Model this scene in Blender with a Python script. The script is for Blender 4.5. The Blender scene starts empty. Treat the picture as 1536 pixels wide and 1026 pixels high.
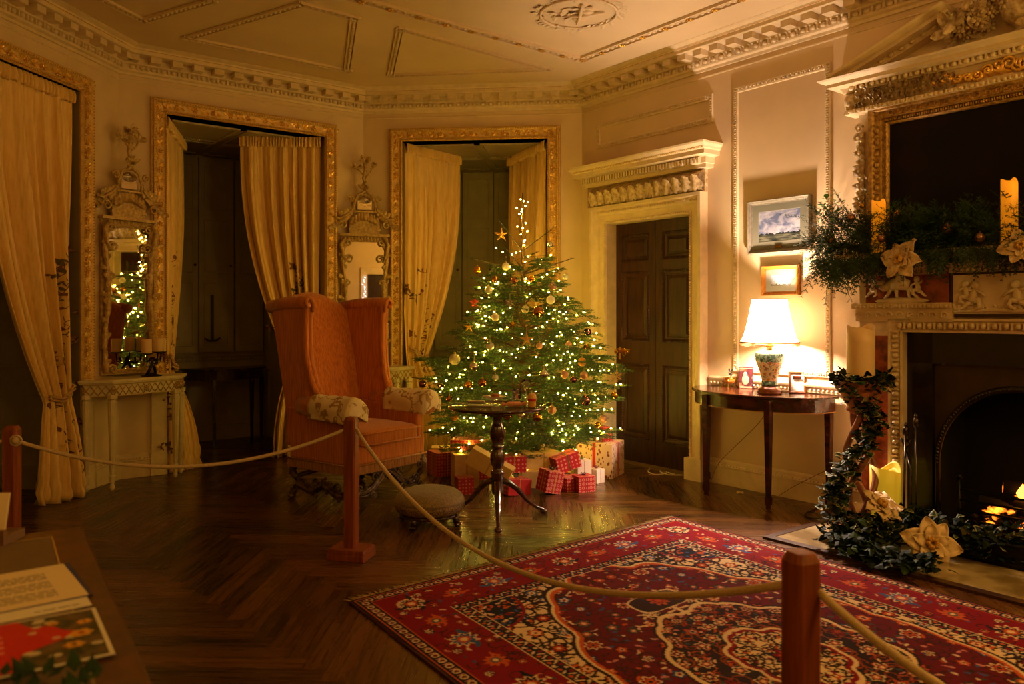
LAMP_E = 5000
TREE_K = 6.0
import bpy, math, random
import numpy as np
from mathutils import Vector, Matrix, noise
R = math.radians
PI = math.pi
random.seed(7)
RS = np.random.RandomState(7)
C = bpy.context.scene.collection
SC = bpy.context.scene

# ---------------------------------------------------------------- camera frame
F, CX, CY, H = 1193.0, 768.0, 472.0, 1.4
def gp(x, y, z=0.0):
    """pixel -> point on the horizontal plane at height z"""
    Y = (H - z) * F / (y - CY)
    return Vector(((x - CX) / F * Y, Y, z))
def dp(x, y, Y):
    """pixel -> point at depth Y"""
    return Vector(((x - CX) / F * Y, Y, H - (y - CY) / F * Y))

cam = bpy.data.objects.new('camera', bpy.data.cameras.new('camera'))
C.objects.link(cam)
cam.location = (0, 0, H)
cam.rotation_euler = (PI / 2, 0, 0)
cam.data.sensor_width = 36
cam.data.lens = F / 1536 * 36
cam.data.shift_y = -(513 - CY) / 1536
cam.data.clip_start = 0.05
cam.data.dof.use_dof = True
cam.data.dof.focus_distance = 6.2
cam.data.dof.aperture_fstop = 3.2
SC.camera = cam
SC.view_settings.view_transform = 'Standard'
SC.view_settings.look = 'None'
SC.view_settings.gamma = 1
SC.view_settings.use_curve_mapping = False
SC.view_settings.exposure = 0.0

# ---------------------------------------------------------------- walls as frames
class Wall:
    """x runs left to right seen from the room, y goes into the wall, z up"""
    def __init__(s, A, B):
        s.o = Vector((A[0], A[1], 0)); d = Vector((B[0] - A[0], B[1] - A[1], 0))
        s.len = d.length; s.a = d.normalized(); s.n = Vector((-s.a.y, s.a.x, 0))
        s.ang = math.atan2(s.a.y, s.a.x)
        s.M = Matrix.Translation(s.o) @ Matrix.Rotation(s.ang, 4, 'Z')
    def w(s, u, y=0, z=0):
        return s.o + s.a * u + s.n * y + Vector((0, 0, z))
    def u(s, px, p=0.0):
        """u of the pixel column on the plane standing p in front of the wall"""
        k = (px - CX) / F; o = s.o - s.n * p
        return (k * o.y - o.x) / (s.a.x - k * s.a.y)
    def z(s, px, py, p=0.0):
        q = s.w(s.u(px, p), -p); return H - (py - CY) / F * q.y
    def uz(s, px, py, p=0.0):
        return s.u(px, p), s.z(px, py, p)
C1 = (0.700, 7.960); C2 = (-1.528, 8.174); C3 = (-3.355, 6.783)
C4 = (-3.355 - .1426 * 3.4, 6.783 - .9898 * 3.4)
a_ = (.606, -.7954)
C5 = (C4[0] + a_[0] * 6.5, C4[1] + a_[1] * 6.5)
C8 = (C1[0] + a_[0] * 9.7, C1[1] + a_[1] * 9.7)
WR = Wall(C1, C8); WB = Wall(C2, C1); W3 = Wall(C3, C2); W4 = Wall(C4, C3)
WL = Wall(C5, C4); WE = Wall(C8, C5)
def corner_frame(P, Wl, Wr):
    """frame across a corner: x along the chord, y towards the corner"""
    d = (Wl.a + Wr.a).normalized()
    return math.atan2(d.y, d.x)
A3 = corner_frame(C3, W4, W3); A2 = corner_frame(C2, W3, WB)

# ---------------------------------------------------------------- mesh builder
def T(x=0, y=0, z=0): return Matrix.Translation((x, y, z))
def RX(a): return Matrix.Rotation(a, 4, 'X')
def RY(a): return Matrix.Rotation(a, 4, 'Y')
def RZ(a): return Matrix.Rotation(a, 4, 'Z')
def S(x, y=None, z=None):
    if y is None: y = z = x
    return Matrix.Diagonal((x, y, z, 1))

class MB:
    def __init__(s): s.v = []; s.f = []; s.m = []; s.s = []
    def add(s, v, f, mi=0, smooth=True, M=None):
        n = len(s.v)
        if M is not None: v = [tuple(M @ Vector(p)) for p in v]
        else: v = [tuple(p) for p in v]
        s.v += v; s.f += [tuple(i + n for i in q) for q in f]
        s.m += [mi] * len(f); s.s += [smooth] * len(f)
        return s
    def merge(s, o, M=None, mi=None):
        n = len(s.v)
        s.v += [tuple(M @ Vector(p)) for p in o.v] if M is not None else o.v
        s.f += [tuple(i + n for i in q) for q in o.f]
        s.m += o.m if mi is None else [mi] * len(o.f); s.s += o.s
        return s
    def box(s, x0, x1, y0, y1, z0, z1, mi=0, M=None):
        v = [(x0,y0,z0),(x1,y0,z0),(x1,y1,z0),(x0,y1,z0),(x0,y0,z1),(x1,y0,z1),(x1,y1,z1),(x0,y1,z1)]
        f = [(3,2,1,0),(4,5,6,7),(0,1,5,4),(1,2,6,5),(2,3,7,6),(3,0,4,7)]
        return s.add(v, f, mi, False, M)
    def prism(s, poly, z0, z1, mi=0, M=None, smooth=False):
        n = len(poly)
        v = [(p[0], p[1], z0) for p in poly] + [(p[0], p[1], z1) for p in poly]
        f = [tuple(range(n - 1, -1, -1)), tuple(range(n, 2 * n))]
        f += [(i, (i + 1) % n, n + (i + 1) % n, n + i) for i in range(n)]
        return s.add(v, f, mi, smooth, M)
    def lathe(s, prof, seg=20, mi=0, M=None, ang=2 * PI, smooth=True, wob=None):
        v = []; f = []; full = abs(ang - 2 * PI) < 1e-6; m = seg if full else seg + 1
        for (r, z) in prof:
            for k in range(m):
                a = ang * k / seg; rr = r * (wob(a, z) if wob else 1)
                v.append((rr * math.cos(a), rr * math.sin(a), z))
        for i in range(len(prof) - 1):
            for k in range(seg):
                k2 = (k + 1) % m
                f.append((i * m + k, i * m + k2, (i + 1) * m + k2, (i + 1) * m + k))
        if full:
            if prof[0][0] > 1e-5: f.append(tuple(range(m - 1, -1, -1)))
            if prof[-1][0] > 1e-5: f.append(tuple((len(prof) - 1) * m + k for k in range(m)))
        return s.add(v, f, mi, smooth, M)
    def ball(s, r=1, M=None, seg=10, rings=6, mi=0):
        pr = [(max(r * math.sin(PI * i / rings), 0), -r * math.cos(PI * i / rings)) for i in range(rings + 1)]
        pr[0] = (1e-6, -r); pr[-1] = (1e-6, r)
        return s.lathe(pr, seg, mi, M)
    def tube(s, pts, rad, seg=6, mi=0, M=None, caps=True, flat=1.0):
        pts = [Vector(p) for p in pts]; n = len(pts)
        if not hasattr(rad, '__len__'): rad = [rad] * n
        up = Vector((0, 0, 1)); v = []; f = []; prev = None
        for i, p in enumerate(pts):
            t = (pts[min(i + 1, n - 1)] - pts[max(i - 1, 0)])
            t = t.normalized() if t.length > 1e-9 else Vector((0, 0, 1))
            if prev is None:
                x = t.cross(up)
                if x.length < 1e-3: x = t.cross(Vector((0, 1, 0)))
                x.normalize()
            else:
                x = (prev - t * prev.dot(t))
                x = x.normalized() if x.length > 1e-6 else prev
            prev = x; y = t.cross(x)
            for k in range(seg):
                a = 2 * PI * k / seg
                v.append(p + x * (math.cos(a) * rad[i]) + y * (math.sin(a) * rad[i] * flat))
        for i in range(n - 1):
            for k in range(seg):
                k2 = (k + 1) % seg
                f.append((i * seg + k, i * seg + k2, (i + 1) * seg + k2, (i + 1) * seg + k))
        if caps:
            f.append(tuple(range(seg - 1, -1, -1))); f.append(tuple((n - 1) * seg + k for k in range(seg)))
        return s.add(v, f, mi, True, M)
    def grid(s, fn, nu, nv, mi=0, M=None, smooth=True, closeu=False):
        v = [fn(i / nu, j / nv) for j in range(nv + 1) for i in range(nu + (0 if closeu else 1))]
        m = nu if closeu else nu + 1
        f = [(j * m + i, j * m + (i + 1) % m, (j + 1) * m + (i + 1) % m, (j + 1) * m + i) for j in range(nv) for i in range(nu)]
        return s.add(v, f, mi, smooth, M)
    def frame(s, u0, u1, z0, z1, prof, sides=4, mi=0, M=None, smooth=False):
        """moulding round a rectangle; prof = [(outward t, projection h)], room side is -y"""
        def path(t):
            if sides == 4: return [(u0 - t, z0 - t), (u1 + t, z0 - t), (u1 + t, z1 + t), (u0 - t, z1 + t)]
            return [(u0 - t, z0), (u0 - t, z1 + t), (u1 + t, z1 + t), (u1 + t, z0)]
        v = []; f = []
        for (t, h) in prof: v += [(x, -h, z) for x, z in path(t)]
        k = 4 if sides == 4 else 3
        for i in range(len(prof) - 1):
            for j in range(k):
                q = (i * 4 + j, i * 4 + (j + 1) % 4, (i + 1) * 4 + (j + 1) % 4, (i + 1) * 4 + j)
                f.append(q[::-1] if sides != 4 else q)
        return s.add(v, f, mi, smooth, M)
    def build(s, name, mats, parent=None, bevel=0, seg=2, sub=0, solid=0, auto=None):
        me = bpy.data.meshes.new(name)
        me.from_pydata(s.v, [], s.f)
        if not isinstance(mats, (list, tuple)): mats = [mats]
        for m in mats: me.materials.append(m)
        me.polygons.foreach_set('material_index', [min(i, len(mats) - 1) for i in s.m])
        me.polygons.foreach_set('use_smooth', s.s)
        me.update()
        o = bpy.data.objects.new(name, me); C.objects.link(o)
        if parent is not None: o.parent = parent
        if solid:
            m = o.modifiers.new('solid', 'SOLIDIFY'); m.thickness = solid; m.offset = 0
        if bevel:
            m = o.modifiers.new('bevel', 'BEVEL'); m.width = bevel; m.segments = seg; m.limit_method = 'ANGLE'; m.angle_limit = R(40)
        if sub:
            m = o.modifiers.new('sub', 'SUBSURF'); m.levels = sub; m.render_levels = sub
        return o

def npmesh(name, v, f, mat, parent=None, smooth=False, mi=None):
    """fast mesh from arrays; f is (n,k)"""
    me = bpy.data.meshes.new(name); v = np.asarray(v, dtype=np.float32); f = np.asarray(f, dtype=np.int32)
    me.vertices.add(len(v)); me.vertices.foreach_set('co', v.ravel())
    k = f.shape[1]; me.loops.add(f.size); me.loops.foreach_set('vertex_index', f.ravel())
    me.polygons.add(len(f)); me.polygons.foreach_set('loop_start', np.arange(0, f.size, k, dtype=np.int32))
    me.polygons.foreach_set('loop_total', np.full(len(f), k, dtype=np.int32))
    for m in (mat if isinstance(mat, (list, tuple)) else [mat]): me.materials.append(m)
    me.polygons.foreach_set('use_smooth', np.full(len(f), smooth, dtype=bool))
    if mi is not None: me.polygons.foreach_set('material_index', np.asarray(mi, dtype=np.int32))
    me.update(calc_edges=True); me.validate()
    o = bpy.data.objects.new(name, me); C.objects.link(o)
    if parent is not None: o.parent = parent
    return o

# ---------------------------------------------------------------- naming
def tag(o, label=None, cat=None, group=None, kind=None):
    if label: o['label'] = label
    if cat: o['category'] = cat
    if group: o['group'] = group
    if kind: o['kind'] = kind
    return o
def thing(name, label=None, cat=None, loc=(0, 0, 0), rz=0, group=None, kind=None):
    o = bpy.data.objects.new(name, None); C.objects.link(o)
    o.empty_display_size = .1
    o.location = loc; o.rotation_euler = (0, 0, rz)
    return tag(o, label, cat, group, kind)
def kids(o): return [c for c in bpy.data.objects if c.parent == o]
def copy_tree(o, parent=None, label=None, loc=None, rot=None, scale=None):
    c = o.copy(); C.objects.link(c)
    if parent is not None: c.parent = parent
    if label: c['label'] = label
    if loc is not None: c.location = loc
    if rot is not None: c.rotation_euler = rot
    if scale is not None: c.scale = (scale,) * 3 if not hasattr(scale, '__len__') else scale
    for ch in kids(o):
        copy_tree(ch, c)
    return c

# ---------------------------------------------------------------- materials
def lin(c):
    if isinstance(c, str):
        c = [int(c[i:i + 2], 16) / 255 for i in (0, 2, 4)]
    return tuple((x / 12.92 if x <= .04045 else ((x + .055) / 1.055) ** 2.4) for x in c[:3]) + (1,)
MATS = {}
def mat(name, col, rough=.5, metal=0, var=0.0, vscale=8, col2=None, bump=0, bscale=40, spec=.5, sheen=0, coat=0,
        trans=0, emis=None, estr=0, alpha=1, stretch=None, sss=0, detail=4, lo=.35, hi=.65, ior=1.45):
    if name in MATS: return MATS[name]
    m = bpy.data.materials.new(name); m.use_nodes = True; nt = m.node_tree; N = nt.nodes; L = nt.links
    b = N['Principled BSDF']
    b.inputs['Base Color'].default_value = lin(col); b.inputs['Roughness'].default_value = rough
    b.inputs['Metallic'].default_value = metal; b.inputs['Specular IOR Level'].default_value = spec
    b.inputs['Sheen Weight'].default_value = sheen; b.inputs['Coat Weight'].default_value = coat
    b.inputs['Coat Roughness'].default_value = .12
    b.inputs['Transmission Weight'].default_value = trans; b.inputs['IOR'].default_value = ior
    if sss:
        b.inputs['Subsurface Weight'].default_value = sss; b.inputs['Subsurface Radius'].default_value = (.03, .015, .006)
        b.inputs['Subsurface Scale'].default_value = 1
    if emis: b.inputs['Emission Color'].default_value = lin(emis); b.inputs['Emission Strength'].default_value = estr
    tc = N.new('ShaderNodeTexCoord'); src = tc.outputs['Object']
    if stretch:
        mp = N.new('ShaderNodeMapping'); mp.inputs['Scale'].default_value = stretch
        L.new(src, mp.inputs['Vector']); src = mp.outputs['Vector']
    if var or col2:
        nz = N.new('ShaderNodeTexNoise'); nz.inputs['Scale'].default_value = vscale; nz.inputs['Detail'].default_value = detail
        L.new(src, nz.inputs['Vector'])
        cr = N.new('ShaderNodeValToRGB'); L.new(nz.outputs['Fac'], cr.inputs['Fac'])
        c1 = lin(col)
        c2 = lin(col2) if col2 else tuple(min(1, x * (1 - var)) for x in c1[:3]) + (1,)
        cr.color_ramp.elements[0].position = lo; cr.color_ramp.elements[1].position = hi
        cr.color_ramp.elements[0].color = c2; cr.color_ramp.elements[1].color = c1
        L.new(cr.outputs['Color'], b.inputs['Base Color'])
    if bump:
        nb = N.new('ShaderNodeTexNoise'); nb.inputs['Scale'].default_value = bscale; nb.inputs['Detail'].default_value = 3
        L.new(src, nb.inputs['Vector'])
        bp = N.new('ShaderNodeBump'); bp.inputs['Strength'].default_value = bump; bp.inputs['Distance'].default_value = .01
        L.new(nb.outputs['Fac'], bp.inputs['Height']); L.new(bp.outputs['Normal'], b.inputs['Normal'])
    MATS[name] = m
    return m
def nodes(m): return m.node_tree.nodes, m.node_tree.links, m.node_tree.nodes['Principled BSDF']

M_wall = mat('wall_paint', 'd9bf94', .55, var=.10, vscale=3, bump=.06, bscale=25)
M_ceil = mat('ceiling_paint', 'd8bf94', .6, var=.08, vscale=2, bump=.08, bscale=30)
M_trim = mat('trim_paint', 'dcc59a', .42, var=.12, vscale=14, bump=.1, bscale=60)
M_carv = mat('carved_paint', 'cfb78c', .42, col2='8e6f3c', vscale=30, bump=.35, bscale=120, lo=.3, hi=.6)
M_gilt = mat('gilding', 'f0c058', .25, metal=.55, col2='d09a3c', vscale=45, bump=.15, bscale=120, lo=.32, hi=.58)
M_frame = mat('frame_gilding', 'd8b468', .36, metal=.2, col2='b8924a', vscale=40, bump=.25, bscale=120, lo=.3, hi=.62)
M_shut = mat('shutter_paint', 'a89a70', .5, var=.15, vscale=6, bump=.05)
M_dark = mat('dark_void', '0a0806', .9)
# ================================================================= ORNAMENT MOTIFS (y- is towards the room)
def rosette(mb, M, r, n=6, mi=0):
    mb.ball(r * .3, M @ T(0, -r * .25, 0) @ S(1, .8, 1), 6, 4, mi)
    for k in range(n):
        a = 2 * PI * k / n
        mb.ball(1, M @ RY(a) @ T(0, -r * .1, r * .6) @ S(r * .3, r * .22, r * .4), 5, 4, mi)
def leaf(mb, M, L, w, h, mi=0, n=5):
    """acanthus leaf lying in xz, growing up +z, tip curling to the room"""
    def fn(s, t):
        e = math.sin(PI * min(1, t * .92 + .06)) ** .6 * (1 + .22 * math.cos(t * PI * 7))
        x = (s - .5) * w * e; z = t * L
        y = -h * (t ** 2.2) - h * .35 * (1 - abs(s - .5) * 2)
        return (x, y, z - (L * .15 * max(0, t - .8) * 5))
    return mb.grid(fn, 4, n, mi, M)
def scroll(mb, M, r, w, turns=1.4, mi=0, seg=5):
    pts = []; n = int(12 * turns)
    for i in range(n + 1):
        t = i / n; a = t * turns * 2 * PI; rr = r * (1 - t * .8)
        pts.append((rr * math.cos(a) - r, -w * .5 - w * t, rr * math.sin(a)))
    mb.tube(pts, [w * (1 - .5 * i / n) for i in range(n + 1)], seg, mi, M)
def eggdart(mb, M, L, sp, h, mi=0):
    """row along +x starting at 0"""
    n = max(1, int(L / sp)); sp = L / n
    for i in range(n):
        x = (i + .5) * sp
        mb.ball(1, M @ T(x, 0, 0) @ S(sp * .3, h * .55, h * .5), 6, 4, mi)
        mb.box(x + sp * .42, x + sp * .58, -h * .4, h * .2, -h * .5, h * .5, mi, M)
def beads(mb, M, L, sp, r, mi=0):
    n = max(1, int(L / sp)); sp = L / n
    for i in range(n): mb.ball(r, M @ T((i + .5) * sp, 0, 0), 5, 4, mi)

# ================================================================= FLOOR (herringbone oak)
def make_floor():
    L_, w_ = .80, .10
    th = math.atan2(a_[1], a_[0]) - PI / 4 + R(6); c, s = math.cos(th), math.sin(th)
    V = []; Fc = []; tone = []; uv = []
    rnd = random.Random(3); g = .0009
    for i in range(-110, 111):
        for j in range(-14, 15):
            for kind in (0, 1):
                ox, oy = i * w_ + j * L_, i * w_ - j * L_
                r = (ox, oy, ox + L_, oy + w_) if kind == 0 else (ox + L_, oy + w_ - L_, ox + L_ + w_, oy + w_)
                x0, y0, x1, y1 = r; cxx, cyy = (x0 + x1) / 2, (y0 + y1) / 2
                X = c * cxx - s * cyy + .5; Y = s * cxx + c * cyy + 4.2
                if not (-6.6 < X < 6.2 and -3.4 < Y < 11): continue
                x0 += g; y0 += g; x1 -= g; y1 -= g
                n = len(V)
                for (x, y) in ((x0, y0), (x1, y0), (x1, y1), (x0, y1)):
                    V.append((c * x - s * y + .5, s * x + c * y + 4.2, 0))
                Fc.append((n, n + 1, n + 2, n + 3)); tone.append(rnd.random()); o1, o2 = rnd.random() * 20, rnd.random() * 20
                uv += ([(o1, o2), (o1 + L_, o2), (o1 + L_, o2 + w_), (o1, o2 + w_)] if kind == 0 else
                       [(o1, o2 + w_), (o1, o2), (o1 + L_, o2), (o1 + L_, o2 + w_)])
    nb = len(V)
    V += [(-7, -4, -.004), (7, -4, -.004), (7, 12, -.004), (-7, 12, -.004)]
    Fc.append((nb, nb + 1, nb + 2, nb + 3)); tone.append(0); uv += [(0, 0)] * 4
    m = mat('parquet', '4a2c12', .33, spec=.5); N, L, b = nodes(m)
    at = N.new('ShaderNodeAttribute'); at.attribute_name = 'tone'
    u = N.new('ShaderNodeUVMap'); u.uv_map = 'plank'
    mp = N.new('ShaderNodeMapping'); mp.inputs['Scale'].default_value = (2.2, 46, 1); L.new(u.outputs['UV'], mp.inputs['Vector'])
    nz = N.new('ShaderNodeTexNoise'); nz.inputs['Scale'].default_value = 1; nz.inputs['Detail'].default_value = 5; L.new(mp.outputs['Vector'], nz.inputs['Vector'])
    add = N.new('ShaderNodeMath'); add.operation = 'MULTIPLY_ADD'; L.new(at.outputs['Fac'], add.inputs[0]); add.inputs[1].default_value = .5
    L.new(nz.outputs['Fac'], add.inputs[2])
    cr = N.new('ShaderNodeValToRGB'); L.new(add.outputs['Value'], cr.inputs['Fac'])
    cr.color_ramp.elements[0].position = .36; cr.color_ramp.elements[0].color = lin('160a02')
    cr.color_ramp.elements[1].position = 1; cr.color_ramp.elements[1].color = lin('5c3812')
    L.new(cr.outputs['Color'], b.inputs['Base Color'])
    rr = N.new('ShaderNodeMapRange'); L.new(nz.outputs['Fac'], rr.inputs['Value']); rr.inputs['To Min'].default_value = .18; rr.inputs['To Max'].default_value = .38
    L.new(rr.outputs['Result'], b.inputs['Roughness'])
    bp = N.new('ShaderNodeBump'); bp.inputs['Strength'].default_value = .1; bp.inputs['Distance'].default_value = .003
    L.new(add.outputs['Value'], bp.inputs['Height']); L.new(bp.outputs['Normal'], b.inputs['Normal'])
    me = bpy.data.meshes.new('floor'); me.from_pydata(V, [], Fc); me.materials.append(m)
    A = me.attributes.new('tone', 'FLOAT', 'FACE'); A.data.foreach_set('value', tone)
    ul = me.uv_layers.new(name='plank'); ul.data.foreach_set('uv', np.array(uv, dtype=np.float32).ravel())
    o = bpy.data.objects.new('floor', me); C.objects.link(o); tag(o, kind='structure'); return o
make_floor()

# ================================================================= WALLS
ZC = 3.67; ZT = 3.72; ND = 1.7          # ceiling height, wall top, niche depth
DO = (0.38, 1.405, 2.27)                # door opening u0,u1,z
OW3 = (.385, 1.870, 3.17); OWB = (.41, 1.89, 3.17); OW4 = (1.44, 2.915, 3.17)
def wall(name, W, holes, th=.25, ext=(0, 0)):
    mb = MB(); u = -ext[0]; hs = sorted(holes)
    for (a, b, z) in hs:
        mb.box(u, a, 0, th, -.01, ZT); mb.box(a, b, 0, th, z, ZT); u = b
    mb.box(u, W.len + ext[1], 0, th, -.01, ZT)
    o = mb.build(name, M_wall); o.matrix_world = W.M; tag(o, kind='structure'); return o
e = .10
wall('wall_right', WR, [DO, (3.48, 4.52, 1.0), (7.0, 8.02, 2.27)], .25, (e, 0))
wall('wall_back', WB, [OWB], .25, (e, e))
wall('wall_back_left', W3, [OW3], .25, (e, e))
wall('wall_left', W4, [OW4], .25, (0, e))
wall('wall_left_far', WL, []); wall('wall_front', WE, [(3.58, 4.64, 2.3)])

def make_ceiling():
    mb = MB(); P = [C1, C8, C5, C4, C3, C2]
    mb.prism([(p[0], p[1]) for p in P], ZC, ZC + .06)
    # widen under the wall thickness
    return tag(mb.build('ceiling', M_ceil), kind='structure')
make_ceiling()

# ---------------------------------------------------------------- cornice
def sweep(mb, path, ins, prof, closed=False, mi=0):
    """path: corner points, ins: (unit inward vector scaled for the mitre), prof: (d, z)"""
    v = []; n = len(path)
    for (d, z) in prof:
        for p, q in zip(path, ins): v.append((p[0] + q[0] * d, p[1] + q[1] * d, z))
    f = []
    for i in range(len(prof) - 1):
        for k in range(n if closed else n - 1):
            k2 = (k + 1) % n
            f.append((i * n + k, (i + 1) * n + k, (i + 1) * n + k2, i * n + k2))
    mb.add(v, f, mi, False)
def inward(ws):
    r = []
    for i in range(len(ws)):
        n1 = -ws[i - 1].n; n2 = -ws[i].n; b = (n1 + n2).normalized(); r.append(b / b.dot(n1))
    return r
LOOP = [W4, W3, WB, WR, WE, WL]           # wall i starts at its own origin
PATH = [w.o for w in LOOP]; INS = inward(LOOP)
mb = MB()
sweep(mb, PATH, INS, [(0, 3.455), (.018, 3.455), (.022, 3.475), (.045, 3.485), (.05, 3.497), (.052, 3.535), (.068, 3.543), (.07, 3.548), (.07, 3.598),
                      (.185, 3.602), (.19, 3.606), (.19, 3.632), (.2, 3.636), (.205, 3.648), (.235, 3.66), (.25, 3.668), (.25, 3.672)], True)
gl = MB()
for W in LOOP:
    L = W.len; k = int((L - .2) / .165); sp = L / (k + 1)
    far = W in (WE, WL)
    for i in range(k + 1):
        x = (i + .5) * sp
        mb.box(x - .042, x + .042, -.165, -.068, 3.552, 3.6, 0, W.M)
    if not far:
        Lm = min(L, 6)
        eggdart(mb, W.M @ T(.05, -.058, 3.517), Lm - .1, .082, .036)
        beads(mb, W.M @ T(.2, -.193, 3.638), Lm - .4, .022, .0075)
    mb.box(.2, L - .2, -.2, -.188, 3.634, 3.642, 1, W.M)
o = tag(mb.build('trim_1', [M_trim, M_gilt]), kind='structure')
# frieze fillet line, dado rail and skirting
mb = MB()
sweep(mb, PATH, INS, [(0, 3.405), (.006, 3.405), (.008, 3.415), (0, 3.42)], True)
tag(mb.build('trim_2', M_trim), kind='structure')
def rail(mb, W, u0, u1, y0=0, eg=True, z=.865):
    y = -y0
    pr = [(0, z - .05), (.012, z - .045), (.014, z - .01), (.03, z), (.034, z + .012), (.02, z + .022), (0, z + .026)]
    v = []; f = []
    for d, zz in pr: v += [(u0, -d + y0, zz), (u1, -d + y0, zz)]
    for i in range(len(pr) - 1): f.append((2 * i, 2 * i + 1, 2 * i + 3, 2 * i + 2))
    mb.add(v, f, 0, False, W.M)
    if eg: beads(mb, W.M @ T(u0, y0 - .016, z - .027), u1 - u0, .035, .011)
def skirt(mb, W, u0, u1, y0=0, bead=True):
    pr = [(.028, 0), (.028, .14), (.034, .145), (.034, .152), (.02, .168), (.016, .19), (.006, .2), (0, .205)]
    v = []; f = []
    for d, zz in pr: v += [(u0, -d + y0, zz), (u1, -d + y0, zz)]
    for i in range(len(pr) - 1): f.append((2 * i, 2 * i + 1, 2 * i + 3, 2 * i + 2))
    mb.add(v, f, 0, False, W.M)
    if bead: beads(mb, W.M @ T(u0, y0 - .026, .163), u1 - u0, .03, .009)
for nm, W, segs in (('right', WR, [(0, .22), (1.6, 2.98), (5.1, 6.8)]), ('back', WB, [(0, .3), (2.0, WB.len)]), ('back_left', W3, [(0, .28), (1.98, W3.len)]),
                    ('left', W4, [(0, 1.3), (3.04, W4.len)]), ('left_far', WL, [(0, WL.len)]), ('front', WE, [(0, 3.42), (4.80, WE.len)])):
    mb = MB(); near = nm not in ('left_far', 'front')
    for u0, u1 in segs: skirt(mb, W, u0, u1, 0, near)
    tag(mb.build('baseboard_' + nm, M_trim), kind='structure')
mb = MB()
for W, segs in ((WR, [(0, .22), (1.6, 2.98), (5.1, 6.8)]), (WB, [(0, .28), (2.02, WB.len)]), (W3, [(0, .26), (2.0, W3.len)]), (W4, [(0, 1.3), (3.06, W4.len)]), (WL, [(0, WL.len)]), (WE, [(0, 3.42), (4.80, WE.len)])):
    for u0, u1 in segs: rail(mb, W, u0, u1, 0, W not in (WL, WE))
tag(mb.build('trim_3', M_trim), kind='structure')

# wall panels on the fireplace wall
def panel(mb, u0, u1, z0, z1, M):
    mb.frame(u0, u1, z0, z1, [(-.014, 0), (-.01, .012), (0, .014), (.006, .008), (.02, .008), (.024, .016), (.032, .014), (.034, 0)], 4, 0, M)
    for (A, L, ang) in (((u0, z0), u1 - u0, 0), ((u0, z1), u1 - u0, 0), ((u0, z0), z1 - z0, 1), ((u1, z0), z1 - z0, 1)):
        M2 = M @ T(A[0] - (.013 if (ang and A[0] == u0) else -.013 if ang else 0), -.01, A[1] + (0 if ang else (.013 if A[1] == z1 else -.013))) @ (RY(-PI / 2) if ang else Matrix())
        eggdart(mb, M2, L, .036, .022)
mb = MB()
ua, za = WR.uz(1103, 134); ub, zb = WR.uz(1244, 97)
panel(mb, ua + .02, ub - .02, .97, (za + zb) / 2 - .02, WR.M)
tag(mb.build('trim_4', M_trim), kind='structure')
mb = MB()
u0, z0 = WR.uz(897, 190); u1, z1 = WR.uz(1068, 143); _, z2 = WR.uz(897, 222)
panel(mb, u0 + .02, u1 - .02, z2 + .02, (z0 + z1) / 2 - .02, WR.M)
tag(mb.build('trim_5', M_trim), kind='structure')
# plain panels on the far part of the room (seen only in the mirrors)
mb = MB()
for W, u0, u1 in ((WR, 5.4, 6.6), (WE, .2, .9), (WE, 1.1, 3.1), (WE, 5.2, 6.5), (WL, .5, 2.3), (WL, 2.7, 4.6)):
    mb.frame(u0, u1, 1.0, 3.1, [(0, 0), (.004, .014), (.03, .014), (.034, 0)], 4, 0, W.M)
tag(mb.build('trim_6', M_trim), kind='structure')

# ---------------------------------------------------------------- ceiling plasterwork
def cpt(x, y): return gp(x, y, ZC)
def ceil_line(mb, pts, w=.03, h=.016, bead=.05, br=.012, closed=False, gilt=0):
    P = [Vector((p[0], p[1], 0)) for p in pts]
    if closed: P = P + [P[0]]
    for A, B in zip(P[:-1], P[1:]):
        d = (B - A); L = d.length; an = math.atan2(d.y, d.x)
        M = T(A.x, A.y, ZC) @ RZ(an)
        mb.box(-w, L + w, -w, -w * .62, -h, 0, 0, M); mb.box(-w, L + w, w * .62, w, -h, 0, 0, M)
        mb.box(-w, L + w, -w * .3, w * .3, -h * .5, 0, 0, M)
        n = max(1, int(L / bead))
        for i in range(n):
            x = (i + .5) * L / n
            mb.ball(1, M @ T(x, 0, -h * .4) @ S(bead * .36, w * .45, br), 5, 4, 0)
            if gilt and i % gilt == 0:
                rosette(mb, M @ T(x, 0, -h) @ RX(PI / 2), .03, 6, 1)
mb = MB()
A, B = cpt(565, 5), cpt(871, 88)
D = B + (cpt(1100, 0) - B).normalized() * 6.2
d = (A - B).normalized(); A2p = B + d * 3.4
ceil_line(mb, [A2p, B, D, D + d * 3.4], .05, .022, .06, .014, True, 4)
tag(mb.build('trim_7', [M_ceil, M_gilt]), kind='structure')
for i, pts in enumerate([[(281, 56), (452, 5), (532, 26), (521, 105)], [(601, 42), (822, 103), (586, 112)], [(215, 30), (316, 0), (300, -60), (100, -30)]]):
    mb = MB(); ceil_line(mb, [cpt(*p) for p in pts], .035, .018, .05, .014, True)
    tag(mb.build('trim_%d' % (8 + i), M_ceil), kind='structure')
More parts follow.
